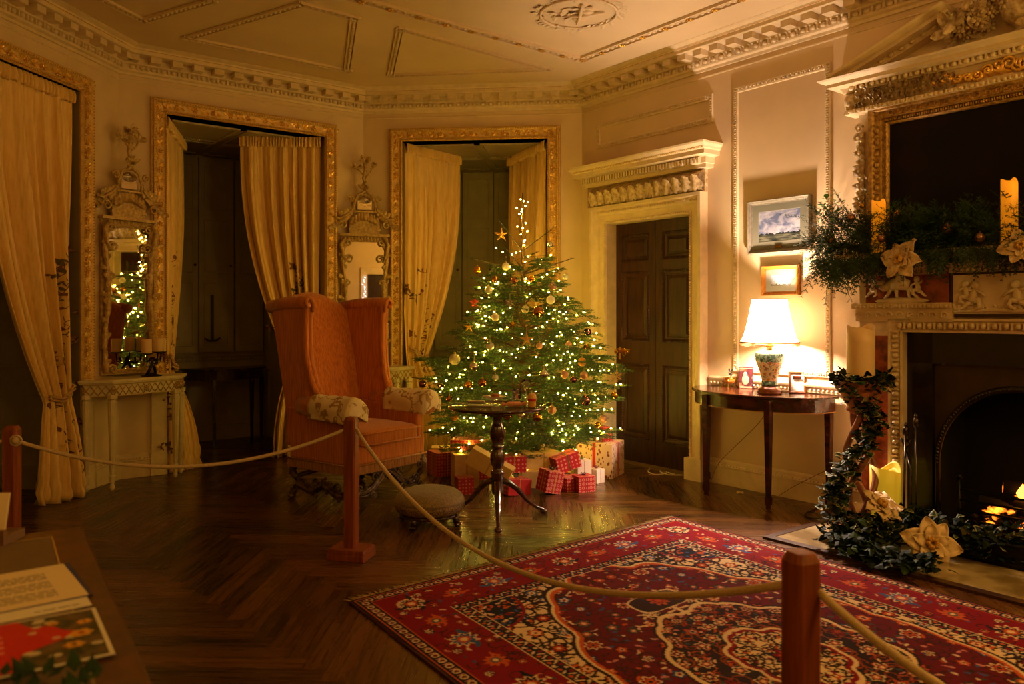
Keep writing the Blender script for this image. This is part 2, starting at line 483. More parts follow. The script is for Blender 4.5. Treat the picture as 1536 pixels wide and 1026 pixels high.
# medallion: leafy oval wreath with carved trophies
mb = MB(); cen = cpt(868, 20); M0 = T(cen.x, cen.y, ZC) @ RZ(WR.ang) @ RX(PI / 2) @ S(1.25, 1.25, 1.25)
rnd = random.Random(5)
for k in range(46):
    a = 2 * PI * k / 46; r = .235 + .02 * rnd.random()
    M = M0 @ RY(a) @ T(0, 0, r) @ RY(rnd.choice((-1, 1)) * R(40) + R(90))
    leaf(mb, M, .06, .03, .014)
pts = [(.23 * math.cos(2 * PI * k / 40), -.006, .23 * math.sin(2 * PI * k / 40)) for k in range(41)]
mb.tube(pts, .009, 5, 0, M0)
mb.tube([(-.12, -.01, -.09), (-.03, -.02, -.03), (.05, -.02, .03), (.13, -.01, .09)], [.006, .012, .012, .006], 5, 0, M0)
mb.tube([(.12, -.01, -.1), (.02, -.018, -.02), (-.1, -.01, .1)], [.006, .012, .006], 5, 0, M0)
mb.ball(1, M0 @ T(-.03, 0, -.05) @ S(.075, .02, .045), 10, 6); mb.ball(1, M0 @ T(.04, 0, -.045) @ S(.04, .018, .05), 10, 6)
for k in range(9): leaf(mb, M0 @ T(rnd.uniform(-.1, .1), -.004, rnd.uniform(-.02, .1)) @ RY(rnd.uniform(-2, 2)), .07, .035, .015)
tag(mb.build('trim_11', M_ceil), kind='structure')

# ================================================================= WINDOWS (deep niches with shutters)
def window(n, W, O):
    u0, u1, zt = O; uc = (u0 + u1) / 2
    t = thing('window_%d' % n, kind='structure'); t.matrix_world = W.M
    # carved gilt frame
    mb = MB(); w = .13
    mb.frame(u0, u1, .88, zt, [(0, -.06), (0, .012), (.012, .03), (.02, .022), (.03, .02), (.085, .034), (.1, .05), (.112, .05), (.12, .03), (.13, .026), (.134, 0)], 3)
    pl = MB(); pl.box(u0 - .13, u0, -.03, 0, 0, .88); pl.box(u1, u1 + .13, -.03, 0, 0, .88)
    pl.box(u0 - .14, u0, -.045, 0, 0, .2); pl.box(u1, u1 + .14, -.045, 0, 0, .2); pl.box(u0 - .14, u0, -.045, 0, .82, .885); pl.box(u1, u1 + .14, -.045, 0, .82, .885)
    pl.build('plinth', M_trim, t, bevel=.004)
    mb.frame(u0, u1, .88, zt, [(0, 0), (.0, -.02)], 3)
    rnd = random.Random(n)
    def run(M, L):
        k = int(L / .052); sp = L / k
        for i in range(k):
            x = (i + .5) * sp; P = M @ T(x, 0, 0)
            if i % 3 == 0: rosette(mb, P @ RY(PI / 2), .03, 6, 1)
            else:
                for sg in (-1, 1):
                    leaf(mb, P @ T(-.018 + .036 * (i % 2), 0, 0) @ RY(sg * R(52 if i % 2 else 128)), .044, .03, .012, 1, 4)
        beads(mb, M @ T(0, -.012, -.052), L, .018, .006, 1); beads(mb, M @ T(0, -.02, .042), L, .024, .0065, 1)
    run(T(u0 - .11, -.03, zt + .06), u1 - u0 + .22)
    run(T(u0 - .06, -.03, .9) @ RY(-PI / 2), zt - .85)
    run(T(u1 + .06, -.03, zt + .04) @ RY(PI / 2), zt - .85)
    o = mb.build('carved_frame', [M_frame, M_gilt], t)
    # reveal, soffit, back
    mb = MB(); mb.box(u0 - .06, u0, 0.0, ND + .1, 0, zt + .1); mb.box(u1, u1 + .06, 0.0, ND + .1, 0, zt + .1)
    for uu, sg in ((u0, 1), (u1, -1)):
        Mx = T(uu, 0, 0) @ RZ(sg * PI / 2)
        for z0, z1 in ((.2, .75), (1.0, 1.9), (2.0, 3.0)):
            mb.frame(.3 if sg > 0 else -1.5, 1.5 if sg > 0 else -.3, z0, z1, [(0, -.0), (.002, .012), (.02, .012), (.022, 0)], 4, 0, Mx)
    mb.build('reveal', M_shut, t)
    mb = MB(); mb.box(u0 - .06, u1 + .06, .0, ND + .1, zt, zt + .08)
    Ms = T(0, 0, zt) @ RX(PI / 2) @ T(0, 0, 0)
    Ms = Matrix(((1, 0, 0, 0), (0, 0, 1, 0), (0, 1, 0, zt), (0, 0, 0, 1)))
    for y0, y1 in ((.2, .85), (.97, 1.55)):
        for a, b in ((u0 + .12, uc - .06), (uc + .06, u1 - .12)):
            mb.frame(a, b, y0, y1, [(0, 0), (.002, .014), (.025, .014), (.027, 0)], 4, 0, Ms)
            eggdart(mb, Ms @ T(a, -.01, y0), b - a, .04, .022); eggdart(mb, Ms @ T(a, -.01, y1), b - a, .04, .022)
    mb.build('soffit', M_shut, t)
    mb = MB(); mb.box(u0 - .06, u1 + .06, ND, ND + .1, 0, zt + .1); mb.box(u0, u1, ND - .05, ND, 0, .16)
    mb.build('back_panel', M_shut, t)
    mb = MB(); rail(mb, Wall((0, 0), (1, 0)), u0, u1, ND - .01, True, .93); mb.build('window_sill', M_shut, t)
    for i, (a, b) in enumerate(((u0 + .02, u0 + .34), (u0 + .36, uc - .004), (uc + .004, u1 - .36), (u1 - .34, u1 - .02))):
        mb = MB(); y = ND - .05
        mb.box(a, b, y, y + .04, .98, zt - .03)
        for z0, z1 in ((1.06, 1.75), (1.87, 2.45), (2.57, zt - .12)):
            mb.frame(a + .06, b - .06, z0, z1, [(-.012, -.014), (-.008, .006), (.004, .008), (.008, 0)], 4, 0, T(0, y, 0))
        s = mb.build('shutter', M_shut, t, bevel=.003)
        if i == 2:
            mb = MB(); mb.box(a + .12, a + .15, y - .03, y - .012, 1.12, 1.62); mb.tube([(a + .05, y - .02, 1.14), (a + .1, y - .03, 1.11), (a + .17, y - .03, 1.11), (a + .22, y - .02, 1.14)], .01)
            mb.build('shutter_bar', mat('old_iron', '4a4030', .5, .6), s)
        mb = MB(); mb.ball(.016, T(b - .04, y - .02, 1.95)); mb.build('shutter_knob', mat('old_brass', '6b5230', .4, .8), s)
    return t
window(1, W4, OW4); window(2, W3, OW3); window(3, WB, OWB)

# ================================================================= DOOR
M_mahog = mat('door_mahogany', '40220e', .4, col2='261206', vscale=5, stretch=(6, 6, .7), spec=.3, coat=0, detail=6)
M_brass = mat('brass', 'c8963c', .25, 1)
def door(n, u0, u1, zt, detail=True):
    t = thing('door_%d' % n, kind='structure'); t.matrix_world = WR.M
    p = .1; mb = MB()
    wd = .165
    prof = [(-.002, -.14), (-.002, .03), (.008, .05), (.02, .05), (.024, .04), (.075, .045), (.08, .062), (.09, .066), (.13, .075), (.14, .1), (.165, .1), (.165, 0)]
    mb.frame(u0, u1, .18, zt, prof, 3)
    for uu in (u0 - .175, u1 - .002):
        mb.box(uu, uu + .177, -.108, 0, 0, .185)
    for sg, uu in ((1, u0), (-1, u1)): mb.box(min(uu, uu - sg * .02), max(uu, uu - sg * .02), -.03, .14, 0, .2)
    if detail:
        beads(mb, T(u0, -.05, zt + .012), u1 - u0, .022, .009)
        beads(mb, T(u0 - .012, -.05, .2) @ RY(-PI / 2), zt - .2, .022, .009); beads(mb, T(u1 + .012, -.05, .2) @ RY(-PI / 2), zt - .2, .022, .009)
        eggdart(mb, T(u0 - .1, -.072, zt + .11), u1 - u0 + .2, .03, .02)
    arch = mb.build('architrave', M_trim, t)
    # carved frieze
    mb = MB(); U0, U1 = u0 - .165, u1 + .165; Z0, Z1 = zt + .165, zt + .36
    def pf(s, q):
        a = q * PI; return (U0 + s * (U1 - U0), -.04 - .09 * math.sin(a), Z0 + q * (Z1 - Z0))
    mb.grid(pf, 2, 8); mb.box(U0, U1, -.04, 0, Z0, Z1); mb.box(U0, U0 + .001, -.12, 0, Z0, Z1)
    if detail:
        k = 13; sp = (U1 - U0) / k
        for i in range(k):
            M = T(U0 + (i + .5) * sp, -.115, Z0 + .01)
            leaf(mb, M @ RY(R(14)), .15, sp * 1.0, .05, 0, 7); scroll(mb, M @ T(.03, -.01, .11), .028, .01, 1.2)
            leaf(mb, M @ T(sp * .5, .02, 0) @ RY(R(-18)), .1, sp * .8, .03, 0, 6)
    mb.build('carved_frieze', M_carv, t)
    # cornice hood
    mb = MB(); Z = Z1
    pr = [(.0, Z), (.1, Z + .0), (.1, Z + .03), (.115, Z + .035), (.115, Z + .085), (.13, Z + .09), (.2, Z + .095), (.2, Z + .13), (.215, Z + .14), (.225, Z + .155), (.25, Z + .175), (.255, Z + .19), (0, Z + .2)]
    v = []; f = []
    for d, z in pr: v += [(U0 - d * .62, 0, z), (U0 - d * .62, -d, z), (U1 + d * .62, -d, z), (U1 + d * .62, 0, z)]
    for i in range(len(pr) - 1):
        for j in range(3): f.append((4 * i + j, 4 * i + j + 1, 4 * i + j + 5, 4 * i + j + 4))
    mb.add(v, f, 0, False)
    if detail:
        kk = int((U1 - U0 + .14) / .034)
        for i in range(kk): mb.box(U0 - .07 + i * .034, U0 - .052 + i * .034, -.15, -.11, Z + .035, Z + .08)
        eggdart(mb, T(U0 - .12, -.212, Z + .148), U1 - U0 + .24, .04, .024, 1)
    mb.build('cornice_hood', [M_trim, M_frame], t)
    # leaves
    uc = (u0 + u1) / 2
    for i, (a, b) in enumerate(((u0, uc - .002), (uc + .002, u1))):
        mb = MB(); y = .1
        st = .085
        zs = ((.24, .93), (1.16, 1.80), (1.91, 2.15))
        mb.box(a, b, y + .02, y + .05, .012, zt)      # core
        edges = [.012] + [q for z in zs for q in z] + [zt - .005]
        mb.box(a, a + st, y, y + .02, .012, zt); mb.box(b - st, b, y, y + .02, .012, zt)
        for k in range(0, len(edges), 2): mb.box(a + st, b - st, y, y + .02, edges[k], edges[k + 1])
        for z0, z1 in zs:
            mb.frame(a + st, b - st, z0, z1, [(-.075, -.006), (-.04, -.018), (-.035, -.014), (-.02, -.012), (0, .004), (.006, .006), (.01, 0)], 4, 0, T(0, y, 0))
            mb.box(a + st + .07, b - st - .07, y + .004, y + .02, z0 + .07, z1 - .07)
            for (A, L, vert) in (((a + st, z0), b - a - 2 * st, 0), ((a + st, z1), b - a - 2 * st, 0), ((a + st, z0), z1 - z0, 1), ((b - st, z0), z1 - z0, 1)):
                if detail: beads(mb, T(A[0], y - .002, A[1]) @ (RY(-PI / 2) if vert else Matrix()), L, .024, .008)
        lf = mb.build('door_leaf', M_mahog, t)
        if i == 0:
            mb = MB(); mb.lathe([(.001, 0), (.016, .0), (.012, .02), (.02, .035), (.026, .05), (.02, .065), (.001, .07)], 14, 0, T(a + .06, y, 1.045) @ RX(PI / 2))
            mb.box(a + .045, a + .075, y - .006, y, .97, 1.09); mb.box(a + .03, a + .2, y - .012, y, 1.03, 1.075)
            mb.tube([(a + .13 + .02 * math.cos(q), y - .02, 1.03 + .024 * math.sin(q)) for q in np.linspace(0, 2 * PI, 12)], .004)
            mb.build('door_handle', M_brass, lf)
    mb = MB(); mb.box(u0, u1, -.02, .25, 0, .012); mb.build('threshold', mat('threshold_wood', '6b5028', .5), t)
    mb = MB(); mb.box(u0, u1, .16, .2, 0, zt); mb.build('door_backing', M_dark, t)
    return t
door(1, *DO)
door(2, 7.0, 8.02, 2.27, False)
# doorway in the front wall, seen only in a mirror
t = thing('door_3', kind='structure'); t.matrix_world = WE.M
mb = MB(); mb.frame(3.58, 4.64, 0, 2.3, [(0, -.1), (0, .04), (.14, .05), (.15, 0)], 3); mb.build('door_frame', M_trim, t)
mb = MB(); mb.box(3.58, 4.64, .1, .14, 0, 2.3); mb.build('door_leaf', M_mahog, t)
# ================================================================= CURTAINS
def silk():
    m = mat('curtain_silk', 'd8ac50', .5, sheen=.3, spec=.4); N, L, b = nodes(m)
    tc = N.new('ShaderNodeTexCoord'); mp = N.new('ShaderNodeMapping'); mp.inputs['Scale'].default_value = (30, 30, 3)
    L.new(tc.outputs['Object'], mp.inputs['Vector'])
    nz = N.new('ShaderNodeTexNoise'); nz.inputs['Scale'].default_value = 2; nz.inputs['Detail'].default_value = 5; L.new(mp.outputs['Vector'], nz.inputs['Vector'])
    cr = N.new('ShaderNodeValToRGB'); L.new(nz.outputs['Fac'], cr.inputs['Fac'])
    cr.color_ramp.elements[0].position = .3; cr.color_ramp.elements[0].color = lin('dcb460')
    cr.color_ramp.elements[1].position = .7; cr.color_ramp.elements[1].color = lin('f0cc80')
    L.new(cr.outputs['Color'], b.inputs['Base Color'])
    n2 = N.new('ShaderNodeTexNoise'); n2.inputs['Scale'].default_value = 9; n2.inputs['Detail'].default_value = 4; L.new(tc.outputs['Object'], n2.inputs['Vector'])
    bp = N.new('ShaderNodeBump'); bp.inputs['Strength'].default_value = .35; bp.inputs['Distance'].default_value = .02
    L.new(n2.outputs['Fac'], bp.inputs['Height']); L.new(bp.outputs['Normal'], b.inputs['Normal'])
    return m
M_silk = silk()
M_emb = mat('embroidery_thread', '6d4630', .7, col2='8a5a3c', vscale=30)
M_emb2 = mat('embroidery_leaf', '70683a', .7, col2='5a4a2c', vscale=30)
M_cord = mat('tieback_cord', 'b8935a', .6)

def curtain(label, W, near, far, zt, tie, bot, folds, emb=None, amp=.035, flip=1, seed=1):
    """near/far: (u, y) of the top hem ends; tie: (u, y, z, width, direction); bot: (uA, yA, uB, yB)"""
    t = thing('curtain', label, 'curtain', W.w(0, 0, 0), W.ang)
    A = Vector((near[0], near[1])); B = Vector((far[0], far[1]))
    Tc = Vector((tie[0], tie[1])); zt_ = tie[2]; tw = tie[3]
    d0 = (B - A).normalized(); Ta = Tc - d0 * tw / 2; Tb = Tc + d0 * tw / 2
    Ca = Vector(bot[0:2]); Cb = Vector(bot[2:4])
    rr = random.Random(seed); ph = [rr.uniform(0, 6) for _ in range(6)]
    nrm = Vector((d0.y, -d0.x))
    if nrm.y > 0: nrm = -nrm
    def P(s, z):
        if z >= zt_:
            q = (zt - z) / (zt - zt_)
            ea = q ** 1.3 * (3 - 2 * q) if q < 1 else 1; ea = q ** 1.6
            eb = q ** 2.1
            a = A.lerp(Ta, ea); b = B.lerp(Tb, eb)
            am = amp * (.25 + .75 * min(1, q * 2.5)) * (1 - .35 * q ** 4)
        else:
            q = (zt_ - z) / zt_
            e = 1 - (1 - q) ** 2.2
            a = Ta.lerp(Ca, e); b = Tb.lerp(Cb, e)
            am = amp * (.65 + .75 * q)
        ss = s + .012 * math.sin(s * 9 + ph[0]) + .01 * math.sin(z * 1.3 + s * 5)
        p = a.lerp(b, ss)
        w = (b - a).length
        fq = folds * 2 * PI
        dz = am * (math.sin(fq * .72 * (ss + .05 * math.sin(ss * 7 + ph[3])) + ph[1] + .5 * math.sin(z * .9 + ph[2])) * .8 + .42 * math.sin(fq * .31 * ss + ph[3] + z * .5) + .22 * math.sin(fq * 1.83 * ss + ph[4] - z * .6))
        if z < .25: dz += .02 * math.sin(z * 40 + s * 20) * (.25 - z) * 4
        p = p + nrm * dz + d0 * (.006 * math.sin(fq * 2 * ss + ph[5]))
        return Vector((p.x, p.y, z))
    mb = MB(); nu, nv = int(folds * 14), 70
    mb.grid(lambda s, v: P(s, zt - .01 - (zt - .012) * v), nu, nv)
    mb.build('drape', M_silk, t, solid=.004)
    # gathered heading
    mb = MB()
    def hd(s, v):
        p = A.lerp(B, s); z = zt + .02 - .11 * v
        dz = .016 + .014 * math.sin(s * folds * 17 + 2 * math.sin(s * 23)) * (.5 + v) + .012 * math.sin(v * PI)
        p = p + nrm * dz; return (p.x, p.y, z + .004 * math.sin(s * folds * 17))
    mb.grid(hd, int(folds * 34), 6)
    hh = mb.build('heading', M_silk, t, solid=.006)
    mb = MB(); a3 = Vector((A.x, A.y, zt + .03)); b3 = Vector((B.x, B.y, zt + .03)); mb.tube([a3, b3], .012, 8)
    mb.build('curtain_rod', mat('rod_iron', '3a2e20', .5, .5), t)
    # tie-back: a loop round the bundle, ends hooked to the frame
    mb = MB(); pts = []
    for k in range(15):
        q = k / 14; p = P(q, zt_) + Vector((nrm.x, nrm.y, 0)) * (.035 + .03 * math.sin(q * PI)); p.z = zt_ + .05 - .12 * math.sin(q * PI) * .6 + .10 * (1 - q)
        pts.append(p)
    mb.tube(pts, .013, 6); mb.tube([p + Vector((0, 0, -.022)) for p in pts], .011, 6)
    mb.build('tieback', M_cord, t)
    if emb:
        mb = MB(); rnd = random.Random(seed + 9)
        s0, w, zlo, zhi = emb
        e = 1e-3
        def Q(s, z, off=.006):
            p = P(s, z); n = (P(s + e, z) - p).cross(P(s, z + e) - p)
            n = n.normalized() if n.length else Vector((0, -1, 0))
            if n.dot(Vector((nrm.x, nrm.y, 0))) < 0: n = -n
            return p + n * off
        def leaf2(s, z, an, L, mi):
            ww = max((P(1, z) - P(0, z)).length, .1) * 1.15
            for half in (1,):
                pts = []
                for k, (al, ac) in enumerate(((0, 0), (.3, .22), (.65, .2), (1, 0), (.65, -.2), (.3, -.22))):
                    dx = (math.cos(an) * al - math.sin(an) * ac) * L; dz = (math.sin(an) * al + math.cos(an) * ac) * L
                    pts.append(Q(s + dx / ww, z + dz, .007))
                mb.add(pts, [(0, 1, 2, 3, 4, 5)], mi, False)
        def spray(s, z, up, L):
            pts = []; cur = rnd.uniform(-.6, .6); n = 7; ww = max((P(1, z) - P(0, z)).length, .15)
            x = s; zz = z; an = up
            for k in range(n):
                pts.append(Q(x, zz)); 
                if k: leaf2(x, zz, an + rnd.choice((-1, 1)) * rnd.uniform(.6, 1.2), rnd.uniform(.035, .06), rnd.choice((0, 1)))
                x += math.cos(an) * L / n / ww; zz += math.sin(an) * L / n; an += cur * .35
            mb.tube(pts, .004, 4, 0)
            if rnd.random() < .75:
                for k in range(6): leaf2(x, zz, k * PI / 3, .045, 0)
        z = zlo
        while z < zhi:
            spray(s0 + rnd.uniform(-w, w), z, PI / 2 + rnd.uniform(-.8, .8), rnd.uniform(.16, .3)); z += rnd.uniform(.06, .12)
        mb.build('embroidery', [M_emb, M_emb2], t)
    return t
# window 1 (left edge of the photo): hangs in the wall plane
wy = .06
curtain('wide gold silk curtain at the left edge of the photo, tied beside a console', W4, (2.90, wy), (1.95, wy), 3.16, (2.70, .02, .74, .26), (2.86, -.06, 2.42, -.08), 8, (.20, .08, .15, 1.75), .062, seed=3)
# window 2
def spt(W, x, y, z):  # pixel -> local (u, y) at height z
    p = gp(x, y, z) - W.o; return (p.dot(W.a), p.dot(W.n))
curtain('narrow gold silk curtain between the left corner mirror and the dark shutters', W3, (.40, .10), (.80, 1.05), 3.16, (.44, .16, .9, .22), (.42, .0, .66, .12), 8, (.35, .14, .1, 1.85), .035, seed=5)
curtain('wide gold silk curtain swept aside directly behind the orange wing chair', W3, (1.86, .06), (1.20, .50), 3.16, (1.70, .12, .9, .26), (1.82, .02, 1.42, .2), 9, (.32, .2, .9, 1.65), .058, seed=8)
# window 3 (behind the tree)
curtain('bright yellow-lit silk curtain with flower embroidery just left of the tree', WB, (.42, .08), (.86, .82), 3.16, (.54, .12, .93, .24), (.56, .0, .90, .12), 8, (.42, .16, .3, 1.75), .056, seed=11)
curtain('gold silk curtain behind the top of the tree, hanging next to the door wall', WB, (1.88, .08), (1.42, .95), 3.16, (1.74, .12, .9, .24), (1.80, .02, 1.56, .15), 8, None, .055, seed=14)

# ================================================================= PIER MIRRORS across the corners
M_mirror = mat('mirror_glass', 'e8e4da', .02, 1)
M_mirgold = mat('aged_gilt_wood', 'c8a868', .38, metal=.2, col2='94723c', vscale=40, bump=.4, bscale=120, lo=.3, hi=.6)
def pier_mirror(label, P, ang):
    loc = (P[0], P[1], 0); t = thing('pier_mirror', label, 'mirror', loc, ang)
    y0 = -.135; hw = .235
    mb = MB(); mb.box(-.2, .2, y0, y0 + .012, .93, 2.14); g = mb.build('mirror_glass', M_mirror, t)
    mb = MB(); mb.box(-hw, hw, y0 + .012, y0 + .035, .9, 2.2)
    mb.frame(-.192, .192, .95, 2.13, [(0, -y0 - .012), (.004, -y0 + .012), (.018, -y0 + .014), (.02, -y0 + .006)], 4)
    for sg in (-1, 1):
        # side scroll columns
        pts = [(sg * (.205 + .018 * math.sin(z * 7)), y0 - .02, .92 + z) for z in np.linspace(0, 1.22, 20)]
        mb.tube(pts, [.02 + .006 * math.sin(i * 1.7) for i in range(20)], 6)
        rnd = random.Random(4)
        for i in range(16):
            z = .98 + i * .072
            leaf(mb, T(sg * .205, y0 - .025, z) @ RY(sg * R(25 + 40 * (i % 3 - 1))), .07, .04, .02)
        for z, r in ((2.12, .035), (1.96, .045), (1.72, .03), (.95, .04)):
            scroll(mb, T(sg * .2, y0 - .02, z) @ S(sg, 1, 1), r, .012)
        mb.tube([(sg * .19, y0 - .03, 2.17), (sg * .235, y0 - .045, 2.1), (sg * .215, y0 - .04, 1.99), (sg * .185, y0 - .03, 1.93)], [.016, .024, .02, .01], 6)
        # pagoda roof eaves with turned-up ends
        pts = [(sg * (.10 + .20 * q), y0 - .03, 2.50 - .17 * q ** .6 + (.05 * max(0, q - .7) * 3)) for q in np.linspace(0, 1, 8)]
        mb.tube(pts, .013, 5)
        for i in range(5):
            q = .2 + i * .18; leaf(mb, T(sg * (.10 + .2 * q), y0 - .025, 2.46 - .17 * q ** .6) @ RY(sg * R(120)), .09, .05, .03)
        scroll(mb, T(sg * .26, y0 - .03, 2.3) @ S(sg, 1, 1), .045, .012); scroll(mb, T(sg * .17, y0 - .03, 2.56) @ S(sg, 1, 1), .035, .011)
        mb.tube([(sg * .10, y0 - .02, 2.43), (sg * .11, y0 - .03, 2.5), (sg * .075, y0 - .03, 2.6), (0, y0 - .03, 2.64)], .014, 6)
        for k in range(4): leaf(mb, T(sg * (.13 + .03 * k), y0 - .02, 2.40 - .012 * k) @ RY(sg * R(15)), .09, .05, .025)
    # bars
    mb.box(-.25, .25, y0 - .035, y0 + .02, 2.19, 2.215); mb.box(-.235, .235, y0 - .02, y0 + .02, 2.14, 2.155)
    for i in range(13): leaf(mb, T(-.19 + i * .0317, y0 - .012, 2.185) @ RX(PI) @ S(1, -1, 1), .055, .034, .02)
    mb.box(-.16, .16, y0 - .02, y0 + .02, 2.25, 2.27); mb.box(-.15, .15, y0 - .01, y0 + .02, 2.215, 2.36)
    for i in range(9): leaf(mb, T(-.12 + i * .03, y0 - .02, 2.43 - .003 * (4 - i) ** 2) @ RX(PI) @ S(1, -1, 1), .10, .05, .035)
    mb.box(-.13, .13, y0 - .03, y0 + .01, 2.43, 2.445)
    # palm-tree finial
    st = [(0, y0 - .02, 2.62), (.012, y0 - .02, 2.7), (-.012, y0 - .02, 2.78), (.01, y0 - .02, 2.86), (0, y0 - .02, 2.93)]
    mb.tube(st, [.026, .02, .017, .018, .022], 7)
    mb.tube([(0, y0 - .02, 2.78), (.05, y0 - .03, 2.82), (.07, y0 - .03, 2.87)], [.012, .01, .008], 6); mb.tube([(0, y0 - .02, 2.8), (-.05, y0 - .03, 2.85), (-.075, y0 - .03, 2.86)], [.012, .01, .008], 6)
    rnd = random.Random(int(abs(ang) * 100))
    for cx, cz, k in ((0, 2.95, 9), (.075, 2.88, 6), (-.08, 2.87, 6), (.03, 2.68, 5), (-.02, 2.66, 4)):
        for i in range(k):
            leaf(mb, T(cx, y0 - .03, cz) @ RZ(rnd.uniform(-.7, .7)) @ RY(rnd.uniform(-2.2, 2.2)), .07, .035, .03)
    mb.build('carved_frame', M_mirgold, t)
    mb = MB(); mb.box(-.07, .07, y0 - .012, y0 - .002, 2.46, 2.56); mb.lathe([(.001, 0), (.07, 0), (.07, .01), (.001, .01)], 20, 0, T(0, y0 - .002, 2.56) @ RX(PI / 2) @ S(1, .6, 1))
    mb.build('small_mirror', M_mirror, t)
    return t
pier_mirror('tall gilt pier mirror at left reflecting the lit tree, above the candelabrum', C3, A3)
pier_mirror('gilt pier mirror between the two middle curtains, partly behind the wing chair', C2, A2)

# ================================================================= CORNER CONSOLES
M_cream = mat('cream_paint', 'd8c89a', .4, var=.12, vscale=20, bump=.08)
M_creamg = mat('cream_paint_gilded', 'b3924e', .4, metal=.2)
def console(label, P, ang):
    t = thing('corner_console', label, 'table', (P[0], P[1], 0), ang)
    top = [(0, -.02), (-.50, -.235), (-.31, -.40), (.31, -.40), (.50, -.235)][::-1]
    mb = MB(); mb.prism(top, .855, .88); mb.prism([(x * .98, y * .985) for x, y in top], .845, .856); mb.build('console_top', M_cream, t, bevel=.005)
    fr = [(0, -.04), (-.46, -.235), (-.29, -.375), (.29, -.375), (.46, -.235)][::-1]
    mb = MB(); mb.prism(fr, .745, .845)
    ap = mb.build('apron', M_cream, t, bevel=.003)
    mb = MB()
    for (A, B) in (((-.29, -.377), (.29, -.377)), ((-.46, -.237), (-.29, -.377)), ((.29, -.377), (.46, -.237))):
        a = Vector((A[0], A[1], 0)); b = Vector((B[0], B[1], 0)); L = (b - a).length; M = T(a.x, a.y, .795) @ RZ(math.atan2(b.y - a.y, b.x - a.x))
        n = max(2, int(L / .052)); sp = L / n
        mb.box(0, L, -.005, 0, -.048, -.042, 0, M); mb.box(0, L, -.005, 0, .042, .048, 0, M)
        for i in range(n):
            x = (i + .5) * sp
            for sg in (-1, 1):
                mb.tube([(x - sp / 2, -.003, -sg * .038), (x + sp / 2, -.003, sg * .038)], .004, 4, 0, M)
        if n > 6: rosette(mb, M @ T(L * .5, -.004, 0), .03)
        rosette(mb, M @ T(.012, -.006, 0), .022); rosette(mb, M @ T(L - .012, -.006, 0), .022)
    mb.build('fretwork', M_creamg, ap)
    for (x, y) in ((-.29, -.36), (.29, -.36), (-.43, -.24), (.43, -.24)):
        mb = MB(); m = T(x, y, 0) @ RZ(PI / 4)
        mb.lathe([(.012, 0), (.02, .02), (.014, .05), (.024, .08), (.026, .11), (.016, .125), (.02, .15), (.034, .70), (.028, .705), (.028, .72), (.04, .73), (.04, .76)], 8, 0, m, smooth=False)
        for k in range(8):
            a = (k + .5) * PI / 4; mb.tube([(.018 * math.cos(a), .018 * math.sin(a), .17), (.030 * math.cos(a), .03 * math.sin(a), .68)], .003, 4, 0, m)
        mb.build('leg', M_cream, t)
    return t
console('cream painted corner console with lattice frieze, carrying the candelabrum', C3, A3)
console('cream painted corner console mostly hidden behind the wing chair', C2, A2)

# candelabrum with three pillar candles
M_wax = mat('candle_wax', 'e0bd8c', .5, sss=.15)
M_bronze = mat('dark_bronze', '2a2018', .35, .8)
def candle_mb(r, h, M=None, melt=.006):
    mb = MB()
    mb.lathe([(.001, 0), (r * .97, 0), (r, .004), (r, h * .5), (r, h - .004), (r * .96, h), (r * .82, h - .004), (r * .7, h - melt * 2), (.001, h - melt * 2.2)], 24, 0, M,
             wob=lambda a, z: 1 + .012 * math.sin(a * 3 + z * 9))
    return mb
Ma = Matrix.Translation((C3[0], C3[1], 0)) @ Matrix.Rotation(A3, 4, 'Z')
cl = Ma @ Vector((.10, -.30, .88))
t = thing('candelabrum', 'dark bronze three-cup candelabrum on the left corner console', 'candle holder', cl, A3)
mb = MB(); mb.lathe([(.001, 0), (.085, 0), (.08, .01), (.05, .018), (.03, .03), (.001, .03)], 8); 
mb.tube([(-.05, 0, .01), (-.03, -.02, .06), (.0, 0, .11), (.02, 0, .16)], [.01, .014, .016, .012], 7); mb.tube([(.05, .01, .01), (.03, .0, .07), (.0, 0, .12)], [.01, .014, .014], 7); mb.ball(.022, T(0, 0, .13) @ S(1, 1, 1.5)); mb.build('base', M_bronze, t)
cps = [(-.075, -.045, .185), (.04, -.03, .195), (.115, .03, .19)]
for (x, y, z) in cps:
    mb = MB(); mb.tube([(0, 0, .12), (x * .5, y * .5, .10), (x * .9, y * .9, .12), (x, y, z)], .007, 6); leaf(mb, T(x * .6, y * .6, .11), .05, .03, .02); mb.build('arm', M_bronze, t)
    mb = MB(); mb.lathe([(.001, z), (.02, z), (.048, z + .008), (.05, z + .014), (.001, z + .012)], 16, 0, T(x, y, 0)); mb.build('cup', M_bronze, t)
rnd = random.Random(2)
mb = MB(); mb.ball(.006, S(1, 1, 1.7), 6, 4); dr = mb.build('crystal_drop', mat('crystal', 'd8d0c0', .08, spec=1, metal=.3), t)
for k in range(22):
    c = dr if k == 0 else dr.copy()
    if k: C.objects.link(c)
    ax_, ay_, az_ = cps[k % 3]; q = .35 + .65 * rnd.random(); c.parent = t; c.location = (ax_ * q + rnd.uniform(-.012, .012), ay_ * q, .085 + rnd.uniform(-.02, .03) + .05 * q)
for (x, y, z), nm in zip(cps, ('left', 'middle', 'right')):
    p = cl + Matrix.Rotation(A3, 3, 'Z') @ Vector((x, y, z + .013))
    c = candle_mb(.04, .115).build('pillar_candle', M_wax); c.location = p
    tag(c, 'unlit cream pillar candle, the %s one of three on the bronze candelabrum' % nm, 'candle')
